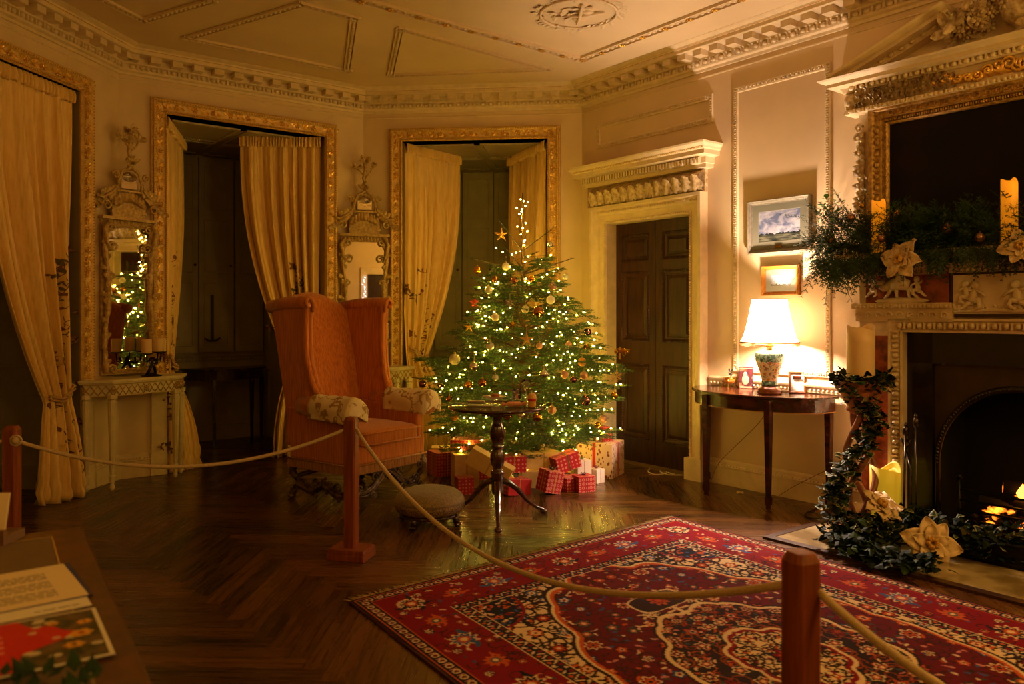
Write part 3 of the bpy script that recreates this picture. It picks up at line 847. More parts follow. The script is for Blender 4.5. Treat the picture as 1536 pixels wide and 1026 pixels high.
# candle glimpsed on the second console
Mb = Matrix.Translation((C2[0], C2[1], 0)) @ Matrix.Rotation(A2, 4, 'Z')
p = Mb @ Vector((.02, -.28, .88))
c = candle_mb(.035, .26).build('pillar_candle', M_wax); c.location = p
tag(c, 'tall pillar candle on the corner console behind the wing chair', 'candle')

# small dark table in the niche
M_dkwood = mat('dark_mahogany', '40200f', .25, col2='22100a', vscale=6, stretch=(5, 5, 1), coat=.3, detail=5)
p = WR.o * 0 + W3.w(1.35, 1.32, 0)
t = thing('side_table', 'dark bow-fronted side table in the window recess left of the wing chair', 'table', p, W3.ang)
hp = [(.46 * math.cos(q), -.42 * math.sin(q)) for q in np.linspace(0, PI, 20)]
mb = MB(); mb.prism(hp[::-1], .80, .822, M=T(0, .2, 0)); mb.build('table_top', M_dkwood, t, bevel=.004)
mb = MB(); mb.prism([(x * .94, y * .93 - .005) for x, y in hp[::-1]], .70, .80, M=T(0, .2, 0)); mb.build('apron', M_dkwood, t)
for x, y in ((-.42, .17), (.42, .17), (-.2, -.15), (.2, -.15)):
    mb = MB(); mb.prism([(-1, -1), (1, -1), (1, 1), (-1, 1)], 0, 1); mb.v = [((.011 + .01 * z) * X + x, (.011 + .01 * z) * Y + y, z * .71) for X, Y, z in mb.v]
    mb.build('leg', M_dkwood, t)
# ================================================================= WING CHAIR
def rib_fabric():
    m = mat('orange_fabric', 'bc5c12', .62, sheen=.25, spec=.25); N, L, b = nodes(m)
    tc = N.new('ShaderNodeTexCoord'); mp = N.new('ShaderNodeMapping'); mp.inputs['Scale'].default_value = (60, 60, 3.5)
    L.new(tc.outputs['Object'], mp.inputs['Vector'])
    nz = N.new('ShaderNodeTexNoise'); nz.inputs['Scale'].default_value = 1.6; nz.inputs['Detail'].default_value = 5; L.new(mp.outputs['Vector'], nz.inputs['Vector'])
    cr = N.new('ShaderNodeValToRGB'); L.new(nz.outputs['Fac'], cr.inputs['Fac'])
    cr.color_ramp.elements[0].position = .3; cr.color_ramp.elements[0].color = lin('9c520e')
    cr.color_ramp.elements[1].position = .7; cr.color_ramp.elements[1].color = lin('cc7a20')
    L.new(cr.outputs['Color'], b.inputs['Base Color'])
    bp = N.new('ShaderNodeBump'); bp.inputs['Strength'].default_value = .3; bp.inputs['Distance'].default_value = .004
    L.new(nz.outputs['Fac'], bp.inputs['Height']); L.new(bp.outputs['Normal'], b.inputs['Normal'])
    return m
M_org = rib_fabric()
M_fringe = mat('gold_fringe', 'b07c38', .7, col2='7a5426', vscale=60, stretch=(3, 3, .2))
def toile():
    m = mat('floral_cover', 'd9c8a2', .75); N, L, b = nodes(m)
    tc = N.new('ShaderNodeTexCoord')
    nz = N.new('ShaderNodeTexNoise'); nz.inputs['Scale'].default_value = 7; nz.inputs['Detail'].default_value = 2; L.new(tc.outputs['Object'], nz.inputs['Vector'])
    mx = N.new('ShaderNodeMixRGB'); mx.inputs['Fac'].default_value = .25; L.new(tc.outputs['Object'], mx.inputs[1]); L.new(nz.outputs['Color'], mx.inputs[2])
    v1 = N.new('ShaderNodeTexVoronoi'); v1.inputs['Scale'].default_value = 11; L.new(mx.outputs['Color'], v1.inputs['Vector'])
    v2 = N.new('ShaderNodeTexVoronoi'); v2.inputs['Scale'].default_value = 45; L.new(mx.outputs['Color'], v2.inputs['Vector'])
    w = N.new('ShaderNodeTexWave'); w.inputs['Scale'].default_value = 3; w.inputs['Distortion'].default_value = 14; w.inputs['Detail'].default_value = 1; L.new(mx.outputs['Color'], w.inputs['Vector'])
    def ramp(src, a, bb, inv=False):
        r = N.new('ShaderNodeMapRange'); L.new(src, r.inputs['Value']); r.inputs['From Min'].default_value = a; r.inputs['From Max'].default_value = bb
        r.inputs['To Min'].default_value = 1 if inv else 0; r.inputs['To Max'].default_value = 0 if inv else 1; return r.outputs['Result']
    A = ramp(v1.outputs['Distance'], .34, .38, True); B = ramp(v2.outputs['Distance'], .30, .45)
    mul = N.new('ShaderNodeMath'); mul.operation = 'MULTIPLY'; L.new(A, mul.inputs[0]); L.new(B, mul.inputs[1])
    Wv = ramp(w.outputs['Fac'], .94, .97)
    mxm = N.new('ShaderNodeMath'); mxm.operation = 'MAXIMUM'; L.new(mul.outputs[0], mxm.inputs[0]); L.new(Wv, mxm.inputs[1])
    c = N.new('ShaderNodeMixRGB'); L.new(mxm.outputs[0], c.inputs['Fac']); c.inputs[1].default_value = lin('d6c49c'); c.inputs[2].default_value = lin('9a7a46')
    L.new(c.outputs['Color'], b.inputs['Base Color']); return m
M_toile = toile()
M_carve = mat('carved_chair_wood', '6b5236', .28, metal=.35, col2='1e140b', vscale=30, bump=.4, bscale=70, lo=.35, hi=.6)

def softbox(x0, x1, y0, y1, z0, z1, r=.03, puff=0.0, nx=10, ny=10):
    """cushion-like rounded box as one grid shell"""
    mb = MB(); pw = .22
    def fn(s, t):
        a = 2 * PI * s; b = PI * (t - .5)
        c = lambda v, e: math.copysign(abs(v) ** e, v)
        x = c(math.cos(a), pw) * c(math.cos(b), pw); y = c(math.sin(a), pw) * c(math.cos(b), pw); z = c(math.sin(b), pw * 1.6)
        px = puff * (1 - x * x) * (1 - y * y) * (1 if z > 0 else -.3) 
        return ((x0 + x1) / 2 + x * (x1 - x0) / 2, (y0 + y1) / 2 + y * (y1 - y0) / 2, (z0 + z1) / 2 + z * (z1 - z0) / 2 + px)
    mb.grid(fn, 48, 20, closeu=True); return mb

th = math.atan2(.81, .59)
t = thing('wing_chair', 'tall orange upholstered wing chair with floral arm covers and a fringed seat', 'armchair', (-1.18, 6.16, 0), th)
def yb(z): return .27 + .24 * (z - .44) / 1.06          # front face of the back
mb = MB(); mb.box(-.385, .385, -.33, .36, .31, .445); mb.build('seat_rail', M_org, t, bevel=.02, seg=3)
mb = softbox(-.305, .305, -.365, .30, .435, .555, puff=.035)
cu = mb.build('seat_cushion', M_org, t)
mb = MB()
for z in (.455, .535): mb.tube([(-.3, -.35, z), (-.29, -.368, z), (.29, -.368, z), (.3, -.35, z)], .006, 6)
mb.build('piping', M_org, cu)
# fringe
mb = MB()
P_ = [(-.39, .365), (-.39, -.335), (.39, -.335), (.39, .365)]
for A, B in zip(P_[:-1], P_[1:]):
    a = Vector(A); b = Vector(B); L = (b - a).length; n = int(L / .006); nr = Vector(((b - a).y, -(b - a).x)).normalized()
    def fn(s, q):
        p = a.lerp(b, s) + nr * (.004 + .003 * math.sin(s * n * PI)); return (p.x, p.y, .318 - .07 * q)
    mb.grid(fn, n * 2, 1)
    mb.tube([(a.x + nr.x * .006, a.y + nr.y * .006, .315), (b.x + nr.x * .006, b.y + nr.y * .006, .315)], .007, 6)
mb.build('fringe', M_fringe, t)
# back with arched crest
def back(s, q):
    a = 2 * PI * q  # section round the slab
    x = (s - .5) * .70
    top = 1.485 + .10 * math.cos((s - .5) * PI) ** 1.3
    return x, top
mb = MB(); nv = 22; nu = 14; V = []; Fc = []
for j in range(nv + 1):
    for side in (0, 1):
        for i in range(nu + 1):
            s = i / nu; x, top = back(s, 0); q = j / nv
            z = .44 + (top - .44) * q
            rnd_ = (1 - q) if q > .9 else 0
            th_ = .05 * (min(1, ((1 - q) / .04)) ** .5 if q > .96 else 1)
            y = yb(z) + (0.06 - th_ if side == 0 else .06 + th_) - (.03 * math.sin(PI * s) * math.sin(PI * min(1, q * 1.2)) if side == 0 else 0)
            V.append((x, y, z))
W_ = nu + 1
for j in range(nv):
    for i in range(nu):
        A = j * 2 * W_ + i; Fc.append((A, A + 1, A + 2 * W_ + 1, A + 2 * W_)); B = A + W_; Fc.append((B + 1, B, B + 2 * W_, B + 2 * W_ + 1))
    for i in (0, nu):
        A = j * 2 * W_ + i; q = (A, A + 2 * W_, A + 3 * W_, A + W_); Fc.append(q if i == 0 else q[::-1])
j = nv
for i in range(nu): A = j * 2 * W_ + i; Fc.append((A, A + 1, A + W_ + 1, A + W_))
mb.add(V, Fc); mb.build('backrest', M_org, t)
def front_line(z):
    """front edge y of the wing at height z"""
    pts = [(.62, -.12), (.72, -.04), (.80, .04), (.90, .095), (1.05, .13), (1.2, .145), (1.35, .14), (1.46, .13), (1.52, .12)]
    for (z0, y0), (z1, y1) in zip(pts[:-1], pts[1:]):
        if z <= z1: k = max(0, (z - z0) / (z1 - z0)); k = k * k * (3 - 2 * k) * .3 + k * .7; return y0 + (y1 - y0) * k
    return pts[-1][1]
for sg in (-1, 1):
    mb = MB()
    def X(s, z): return sg * (.345 + .045 * s * min(1, max(0, (z - .6) / .5)))
    def wing(off):
        def fn(s, q):
            z = .5 + 1.0 * q; y = (yb(z) + .09) * (1 - s) + front_line(z) * s
            return (X(s, z) + sg * off, y, z)
        return fn
    mb.grid(wing(-.028), 14, 30); mb.grid(wing(.028), 14, 30)
    mb.build('wing_inner', M_org, t).name = 'wing'
    w = bpy.context.scene.collection.objects[-1]
    mb = MB()
    for off, r in ((-.014, .026), (.018, .022)):
        mb.tube([(X(1, z) + sg * off, front_line(z) - .004, z) for z in np.linspace(.66, 1.50, 30)], r, 10)
    # roll along the top, ending in a scroll
    mb.tube([(X(0, 1.5) + sg * .005, yb(1.5) + .12, 1.46), (sg * .37, .4, 1.488), (sg * .395, .2, 1.492), (sg * .405, .105, 1.488)], [.05, .05, .05, .05], 16)
    mb.tube([(sg * (.375 + .0), .103 , 1.42), (sg * .372, .098, 1.46), (sg * .38, .096, 1.5), (sg * .405, .096, 1.525), (sg * .435, .096, 1.515), (sg * .445, .096, 1.485), (sg * .43, .096, 1.462), (sg * .408, .096, 1.47)], [.016] * 8, 7)
    mb.build('wing_roll', M_org, w)
    # side panel + arm
    mb = MB(); mb.box(min(sg * .3, sg * .385), max(sg * .3, sg * .385), -.325, .40, .40, .70); mb.build('side_panel', M_org, t, bevel=.02, seg=3)
    mb = MB()
    mb.tube([(sg * .375, .22, .72), (sg * .378, .05, .715), (sg * .385, -.15, .705), (sg * .395, -.37, .70), (sg * .395, -.385, .70)], [.07, .078, .082, .084, .07], 18)
    mb.build('arm_roll', M_org, t)
    # cover
    mb = MB(); n = 22
    def cov(s, q):
        y = -.40 + .43 * q + .012 * math.sin(s * 9) * (q > .9)
        a = -PI * .18 + s * PI * 1.36
        r = .098 + .006 * math.sin(s * 14 + q * 5) + .004 * math.sin(q * 21)
        cx = sg * (.393 - .015 * q); cz = .703 + .012 * q
        x = cx + math.cos(a) * r; z = cz + math.sin(a) * r
        if s < .13: x = cx + r * .93; z = cz - .02 - (.13 - s) * .42
        if s > .87: x = cx - r * .93; z = cz - .02 - (s - .87) * .42
        return (x, y, z)
    mb.grid(cov, 30, 14)
    mb.grid(lambda s, q: tuple(np.array(cov(s, 0)) * q + np.array((sg * .393, -.408, .68)) * (1 - q)), 30, 3)
    mb.build('arm_cover', M_toile, t, solid=.006)
# legs and carved stretchers
for (x, y, fr) in ((-.34, -.30, 1), (.34, -.30, 1), (-.34, .32, 0), (.34, .32, 0)):
    sx = 1 if x > 0 else -1; sy = -1 if fr else 1
    mb = MB()
    mb.tube([(x, y, .31), (x + sx * .015, y + sy * .03, .25), (x + sx * .02, y + sy * .035, .2), (x - sx * .01, y, .14), (x - sx * .005, y + sy * .005, .09), (x + sx * .015, y + sy * .03, .05), (x + sx * .025, y + sy * .05, .022)], [.034, .036, .03, .022, .02, .026, .02], 10)
    mb.ball(1, T(x + sx * .02, y + sy * .04, .02) @ S(.035, .035, .02), 10, 6)
    scroll(mb, T(x, y + sy * .035, .23), .03, .011); scroll(mb, T(x, y + sy * .03, .08), .025, .009)
    mb.build('leg', M_carve, t)
def stretcher(A, B, hgt, carved):
    mb = MB(); a = Vector(A); b = Vector(B); pts = []; rr = []
    for k in range(33):
        q = k / 32; p = a.lerp(b, q); u = abs(q - .5) * 2
        z = .12 - .05 * math.sin(u * PI) + hgt * math.exp(-(u * 2.0) ** 2)
        pts.append((p.x, p.y, z)); rr.append(.02 + .006 * math.sin(k * .9))
    mb.tube(pts, rr, 8)
    if carved:
        mb.tube([(x, y - .012, z + .022) for x, y, z in pts], .009, 6); mb.tube([(x, y - .012, z - .02) for x, y, z in pts], .008, 6)
        an = math.atan2((b - a).y, (b - a).x)
        rnd = random.Random(8)
        for q, r, f in ((.12, .035, 1), (.24, .03, -1), (.36, .04, 1), (.45, .026, -1), (.55, .026, 1), (.64, .04, -1), (.76, .03, 1), (.88, .035, -1)):
            p = pts[int(q * 32)]
            scroll(mb, T(p[0], p[1] - .014, p[2] + .035 * (1 if r > .033 else -1)) @ RZ(an) @ S(f, 1, 1), r, .01, 1.3)
            for m_ in range(2): leaf(mb, T(p[0], p[1] - .012, p[2]) @ RZ(an) @ RY(rnd.uniform(-1.5, 1.5)), .06, .03, .012)
        for q in (.46, .5, .54):
            p = pts[int(q * 32)]; leaf(mb, T(p[0], p[1] - .01, p[2] + .01) @ RZ(an) @ RY((q - .5) * 10), .05, .035, .015)
    mb.build('stretcher', M_carve, t)
stretcher((-.34, -.30, 0), (.34, -.30, 0), .13, True); stretcher((-.34, -.28, 0), (-.34, .32, 0), .02, True); stretcher((.34, -.28, 0), (.34, .32, 0), .02, False)
mb = MB(); mb.tube([(-.34, .32, .17), (0, .32, .2), (.34, .32, .17)], .018, 8); mb.build('stretcher', M_carve, t)

# ================================================================= ROPE BARRIER
M_post = mat('post_wood', '8a4418', .42, col2='6c3210', vscale=4, stretch=(12, 12, 1), detail=6, spec=.4)
M_rope = mat('cotton_rope', 'cdb48c', .8, var=.25, vscale=150, bump=.5, bscale=300)
def post(label, x, y, rz, h=.81, group=None):
    t = thing('barrier_post', label, 'barrier post', (x, y, 0), R(rz))
    w = .0365; mb = MB(); v = []
    c = .01
    for z, k in ((.03, 1), (h - .022, 1), (h, .72)):
        for a, b in ((-w + c, -w), (w - c, -w), (w, -w + c), (w, w - c), (w - c, w), (-w + c, w), (-w, w - c), (-w, -w + c)): v.append((a * k, b * k, z))
    f = [tuple(range(7, -1, -1)), tuple(range(16, 24))] + [(r * 8 + i, r * 8 + (i + 1) % 8, r * 8 + 8 + (i + 1) % 8, r * 8 + 8 + i) for r in (0, 1) for i in range(8)]
    mb.add(v, f, 0, False); mb.build('post', M_post, t, bevel=.002)
    mb = MB(); mb.box(-.115, .115, -.085, .085, 0, .036); mb.box(-.11, .11, -.08, .08, .036, .062); mb.build('foot', M_post, t, bevel=.003)
    return t
post('orange-brown rope barrier post standing in front of the wing chair', -.927, 4.59, -14)
post('dark foreground rope barrier post standing over the red rug', .703, 1.936, 22).location.z = .014
post('orange-brown rope barrier post at the left edge of the photo', -2.66, 4.23, 5)
post('rope barrier post beyond the right edge, nearest the camera', 1.30, .9, 10)
def rope(label, A, B, sag, knots=()):
    a = Vector(A); b = Vector(B); mb = MB(); n = 40; pts = []
    for k in range(n + 1):
        q = k / n; p = a.lerp(b, q); p.z -= sag * 4 * q * (1 - q); pts.append(p)
    mb.tube(pts, .0105, 8)
    for q in knots:
        p = a if q == 0 else b
        mb.ball(.021, T(*p) @ S(1, 1, 1.1), 8, 6)
        mb.tube([p + Vector((.03 * math.cos(w), .0, .026 * math.sin(w))) for w in np.linspace(0, 2 * PI, 10)], .007, 5)
    return tag(mb.build('barrier_rope', M_rope), label, 'rope')
ropeZ = .738
rope('cream rope drooping from the left edge post to the post before the wing chair', (-2.62, 4.20, .735), (-.962, 4.585, ropeZ), .175, (0,))
rope('cream rope drooping low across the rug from the chair post to the foreground post', (-.893, 4.57, ropeZ), (.668, 1.95, ropeZ), .325)
rope('cream rope running from the foreground post out of the photo at lower right', (.738, 1.92, .733), (1.27, .93, .74), .13)
rope('short cream rope end leaving the left edge post towards the photo edge', (-2.69, 4.22, .735), (-3.25, 3.3, .72), .06)
post('rope barrier post beyond the left edge of the photo', -3.28, 3.27, 0)

# ================================================================= FOOTSTOOL
M_tap = mat('stool_tapestry', '8e7440', .85, col2='6a5a30', vscale=90, bump=.4, bscale=300, sheen=.3)
M_tap2 = mat('stool_beaded_side', '8a6a3c', .8, col2='4a3a22', vscale=110, bump=.6, bscale=200, lo=.42, hi=.55)
t = thing('footstool', 'low round footstool with olive tapestry top on dark claw feet', 'footstool', (-.555, 5.36, 0), R(20))
mb = MB(); mb.lathe([(.001, .075), (.19, .075), (.225, .09), (.236, .12), (.236, .145)], 48); mb.build('side_band', M_tap2, t)
mb = MB(); mb.lathe([(.236, .143), (.235, .16), (.22, .19), (.185, .215), (.13, .232), (.06, .24), (.001, .242)], 48); mb.build('seat_pad', M_tap, t)
mb = MB(); mb.lathe([(.001, .055), (.2, .055), (.205, .065), (.2, .076), (.001, .076)], 40); mb.build('base_ring', M_dkwood, t)
for k in range(4):
    a = PI / 4 + k * PI / 2; mb = MB(); c, s = math.cos(a), math.sin(a)
    mb.tube([(.17 * c, .17 * s, .07), (.205 * c, .205 * s, .045), (.20 * c, .20 * s, .02)], [.02, .022, .018], 8)
    for d in (-.4, 0, .4): mb.ball(1, T(.215 * math.cos(a + d * .18), .215 * math.sin(a + d * .18), .013) @ RZ(a) @ S(.02, .009, .013), 6, 5)
    mb.build('foot', M_dkwood, t)

# ================================================================= TRIPOD TABLE
TX, TY, TZ = -.10, 5.46, .775
M_tilt = mat('tripod_wood', '4a2614', .16, col2='2a140a', vscale=5, stretch=(4, 1, 4), coat=.6, detail=5)
t = thing('tripod_table', 'round dark tripod table with a turned column, in front of the Christmas tree', 'table', (TX, TY, 0), 0)
mb = MB(); mb.lathe([(.001, TZ - .022), (.32, TZ - .022), (.336, TZ - .014), (.338, TZ - .002), (.333, TZ + .003), (.327, TZ + .001), (.325, TZ - .003), (.001, TZ - .003)], 64); mb.build('table_top', M_tilt, t)
mb = MB(); mb.box(-.1, .1, -.22, -.19, TZ - .045, TZ - .022); mb.box(-.1, .1, .19, .22, TZ - .045, TZ - .022); mb.box(-.05, .05, -.05, .05, TZ - .075, TZ - .022); mb.box(-.2,-.08, -.02, .02, TZ - .04, TZ - .022); mb.build('bearer', M_tilt, t)
mb = MB(); mb.lathe([(.001, .17), (.035, .17), (.042, .2), (.042, .30), (.048, .31), (.048, .325), (.034, .335), (.030, .35), (.042, .37), (.05, .40), (.05, .44), (.036, .47), (.032, .48), (.044, .49), (.044, .5), (.034, .51), (.052, .56), (.055, .60), (.04, .645), (.034, .66), (.032, .70), (.042, .715), (.001, .72)], 20)
mb.build('column', M_tilt, t)
for a in (-88, 24, 148):
    mb = MB(); c, s = math.cos(R(a)), math.sin(R(a))
    pr = [(.03, .26, .024, .03), (.08, .245, .022, .026), (.15, .19, .018, .022), (.22, .11, .016, .018), (.29, .055, .015, .015), (.335, .035, .017, .014), (.36, .022, .02, .02), (.372, .02, .012, .012)]
    mb.tube([(r * c, r * s, z) for r, z, w, h in pr], [h for r, z, w, h in pr], 10, flat=.85)
    mb.ball(1, T(.355 * c, .355 * s, .018) @ S(.028, .028, .018), 10, 6)
    mb.build('leg', M_tilt, t)
# things on the tripod table
TT = TZ - .002
def on_t(x, y, dz=0): p = gp(x, y, TT); p.z = TT + dz; return p
M_lea = mat('brown_card', '6e4a30', .45)
p = on_t(722, 609); mb = MB(); mb.box(-.095, .085, -.045, .05, 0, .006)
o = mb.build('menu_card', M_lea, bevel=.001); o.location = p; o.rotation_euler.z = R(-8); tag(o, 'large brown card lying flat at the front left of the tripod table', 'card')
p = on_t(715, 604, .0065); mb = MB(); mb.box(-.055, .055, -.028, .03, 0, .008)
o = mb.build('envelope', mat('brown_card_light', '8c6446', .5), bevel=.001); o.location = p; o.rotation_euler.z = R(-3); tag(o, 'small brown envelope lying on the large brown card', 'envelope')
M_china = mat('china', 'c9b49a', .2, coat=.5); M_pie = mat('pastry', 'b06a34', .7, col2='7a3f1a', vscale=30, bump=.3, bscale=60)
p = on_t(741, 598.5)
t = thing('dessert_plate', 'small plate on the tripod table holding a mince pie', 'plate', p)
mb = MB(); mb.lathe([(.001, .004), (.045, .003), (.05, 0), (.06, .004), (.09, .02), (.091, .022), (.085, .021), (.058, .009), (.001, .008)], 32); mb.build('plate', M_china, t)
mb = MB(); mb.lathe([(.05, .012), (.066, .015), (.07, .018)], 32); mb.build('rim_pattern', mat('china_red', '8a3028', .3), t)
mb = MB(); mb.lathe([(.001, 0), (.026, 0), (.036, .02), (.038, .023), (.034, .027), (.02, .031), (.001, .032)], 24, wob=lambda a, z: 1 + .03 * math.sin(a * 12) * (z > .018)); 
o = mb.build('mince_pie', M_pie); o.location = p + Vector((.008, 0, .0085)); tag(o, 'golden brown mince pie on the small plate', 'pie')
M_glass = mat('clear_glass', 'ffffff', .03, trans=1, ior=1.45)
p = on_t(775, 600)
mb = MB(); mb.lathe([(.001, 0), (.028, 0), (.032, .005), (.034, .085), (.032, .085), (.029, .008), (.001, .008)], 24)
o = mb.build('tumbler', M_glass); o.location = p; tag(o, 'short glass tumbler holding bare twigs on the tripod table', 'glass')
M_twig = mat('twig_bark', '6b4a26', .8, var=.3, vscale=60)
for k, (dx, dy, h) in enumerate(((-.05, 0, .20), (.045, .01, .19))):
    mb = MB(); pts = [(-.2 * dx, 0, .01), (dx * .35, dy, .09), (dx * .8, dy, .15), (dx * 1.3, dy, h)]
    mb.tube(pts, [.006, .006, .005, .003], 6); mb.tube([pts[2], (dx * .6 + .02 * (1 - 2 * k), 0, h * .98)], [.004, .002], 5)
    o = mb.build('twig', M_twig); o.location = p + Vector((0, 0, 0)); tag(o, 'bare brown twig leaning to the %s out of the tumbler' % ('left', 'right')[k], 'twig')
p = on_t(789, 599)
mb = MB(); mb.lathe([(.001, .003), (.03, .001), (.031, .003), (.006, .008), (.004, .02), (.004, .06), (.012, .07), (.028, .09), (.034, .12), (.032, .145), (.0305, .145), (.032, .12), (.026, .093), (.008, .073), (.001, .071)], 24)
o = mb.build('wine_glass', M_glass); o.location = p; tag(o, 'cut stemmed wine glass at the back of the tripod table', 'glass')
p = on_t(771, 610, .017)
t = thing('christmas_cracker', 'pale pink Christmas cracker lying on the tripod table', 'cracker', p, R(14))
mb = MB(); mb.lathe([(.012, -.085), (.018, -.08), (.008, -.05), (.017, -.042), (.017, .042), (.008, .05), (.018, .08), (.012, .085)], 16, 0, RY(PI / 2)); mb.build('wrapper', mat('cracker_paper', 'd98f66', .5, var=.3, vscale=60), t)
mb = MB()
for x in (-.052, .052): mb.lathe([(.0095, -.003), (.0105, 0), (.0095, .003)], 12, 0, T(x, 0, 0) @ RY(PI / 2))
mb.build('ribbon', mat('gold_ribbon', 'd8a53c', .3, metal=.6), t)
p = on_t(798, 611)
t = thing('standing_ornament', 'round glass ornament with a red band standing at the right of the tripod table', 'ornament', p)
mb = MB(); mb.lathe([(.001, 0), (.02, 0), (.028, .012), (.026, .03), (.03, .045), (.033, .065), (.028, .085), (.014, .098), (.001, .1)], 24); mb.build('body', mat('ornament_cream', 'd8a458', .25, coat=.5), t)
mb = MB(); mb.lathe([(.0272, .036), (.0318, .05), (.0338, .06)], 24); mb.build('red_band', mat('ornament_red', 'b02018', .3), t)
# ================================================================= CHRISTMAS TREE
TCX, TCY = .10, 7.12
PROF = [(0.0, .3), (.15, .55), (.3, .74), (.45, .84), (.6, .88), (.8, .88), (.95, .88), (1.1, .70), (1.3, .62), (1.5, .52), (1.65, .46), (1.8, .38), (1.95, .30), (2.1, .12), (2.5, .02)]
def rad(z):
    for (a, ra), (b, rb) in zip(PROF[:-1], PROF[1:]):
        if z <= b: return ra + (rb - ra) * (z - a) / (b - a)
    return .02
def room_clip(p0, d, L):
    """shorten a branch so that it stays 6 cm clear of the walls"""
    for W, gap in ((WB, .07), (WR, .15)):
        dn = d.dot(W.n); dist = (W.o - p0).dot(W.n) - gap
        if dn > 0 and dist / dn < L: L = dist / dn
    return max(L, .1)
tr = thing('christmas_tree', 'tall green fir Christmas tree lit with fairy lights beside the dark door', 'christmas tree', (TCX, TCY, 0))
rnd = random.Random(21)
mb = MB(); mb.tube([(0, 0, .0), (.01, 0, .5), (0, .01, 1.2), (-.01, 0, 1.9), (-.005, 0, 2.49)], [.045, .04, .026, .013, .004], 10)
M_bark = mat('fir_bark', '5a4424', .85, var=.3, vscale=40, bump=.4, bscale=80)
mb.build('trunk', M_bark, tr)
mb = MB(); mb.lathe([(.001, .0), (.20, .0), (.21, .02), (.16, .1), (.15, .22), (.001, .22)], 24); mb.build('tree_stand', mat('stand_green', '1c2a18', .5), tr)
branches = []      # (start, direction list) polylines with twigs
twigs = []         # list of (p0, p1, density)
bm_ = MB()
def add_branch(z, az, L, rise, droop=.0, bare=False, spread=1.0):
    p0 = Vector((0, 0, z)); d = Vector((math.cos(az), math.sin(az), 0))
    L = room_clip(Vector((TCX, TCY, 0)), d, L)
    n = 9; pts = []
    for k in range(n + 1):
        q = k / n
        zz = z + L * (math.tan(rise) * q - droop * q * q) 
        off = Vector((-d.y, d.x, 0)) * (.04 * L * math.sin(q * 3 + az * 5))
        pts.append(Vector((d.x * L * q, d.y * L * q, zz)) + off)
    r0 = .006 + .008 * L
    bm_.tube(pts, [r0 * (1 - .75 * k / n) for k in range(n + 1)], 5)
    for a, b in zip(pts[(1 if bare else 3):-1], pts[(2 if bare else 4):]): twigs.append((a, b, 1))
    if not bare:
        side = Vector((-d.y, d.x, 0)); m = int(9 + L * 24)
        for k in range(m):
            q = .25 + .72 * k / m; sg = 1 if k % 2 else -1
            i = min(int(q * n), n - 1); fr = q * n - i; base = pts[i].lerp(pts[i + 1], fr)
            tl = L * (.50 * (1 - q) + .16) * rnd.uniform(.75, 1.15) * spread
            dd = (d * .75 + side * sg * rnd.uniform(.6, .95) + Vector((0, 0, rnd.uniform(-.12, .18)))).normalized()
            tip = base + dd * tl + Vector((0, 0, -.12 * tl))
            wtip = tip + Vector((TCX, TCY, 0))
            if (wtip - WB.o).dot(WB.n) > -.03 or (wtip - WR.o).dot(WR.n) > -.12: continue
            mid = base.lerp(tip, .5) + Vector((0, 0, .02 * tl))
            twigs.append((base, mid, 1)); twigs.append((mid, tip, 1)); bm_.tube([base, mid, tip], [.0028, .002, .0012], 3)
            for s2 in (-1, 1):
                for q2 in ((.35, .65) if tl > .16 else (.5,)):
                    b2 = base.lerp(tip, q2); d2 = (dd + dd.cross(Vector((0, 0, 1))) * s2 * .9).normalized()
                    t2 = b2 + d2 * tl * (.42 * (1.2 - q2)); twigs.append((b2, t2, 1))
    branches.append(pts)
z = .16; lev = 0
while z < 1.86:
    r = rad(z); n = 9 if z < 1.0 else (8 if z < 1.5 else 6)
    for k in range(n):
        az = lev * 1.9 + 2 * PI * k / n + rnd.uniform(-.2, .2)
        zz = z + rnd.uniform(-.05, .05)
        rise = R(4) if z < .5 else R(12) if z < 1.1 else R(22)
        L = r * rnd.uniform(.82, 1.05)
        add_branch(zz - math.tan(rise) * L * .6, az, L, rise, .10)
    z += .105; lev += 1
# sparse upper branches with their characteristic directions
def px_branch(z, px, py, Y=None, bare=True, **k):
    tip = dp(px, py, Y or TCY) - Vector((TCX, TCY, 0)); az = math.atan2(tip.y, tip.x); L = Vector((tip.x, tip.y)).length
    add_branch(z, az, L, math.atan2(tip.z - z, L), 0, bare, **k)
for z, px, py, Y, b in ((1.80, 706, 388, 7.05, 1), (1.76, 860, 387, 7.05, 1), (1.68, 888, 480, 6.9, 0), (1.95, 748, 331, 7.0, 1), (1.97, 832, 340, 7.05, 1), (1.92, 808, 378, 6.85, 1), (1.84, 730, 415, 6.85, 0), (1.86, 830, 385, 6.9, 0), (1.74, 840, 430, 6.8, 0),
                       (1.80, 756, 370, 7.0, 1), (1.5, 700, 474, 7.0, 0), (1.45, 852, 470, 6.9, 0), (1.15, 884, 482, 6.95, 0), (1.0, 905, 548, 6.9, 0), (.95, 930, 548, 6.95, 0), (.98, 630, 537, 7.05, 0), (.86, 640, 568, 6.9, 0), (.62, 640, 600, 6.9, 0), (1.62, 712, 432, 6.95, 0), (.7, 618, 566, 7.0, 1)):
    px_branch(z, px, py, Y, bool(b))
bm_.build('branches', M_bark, tr)
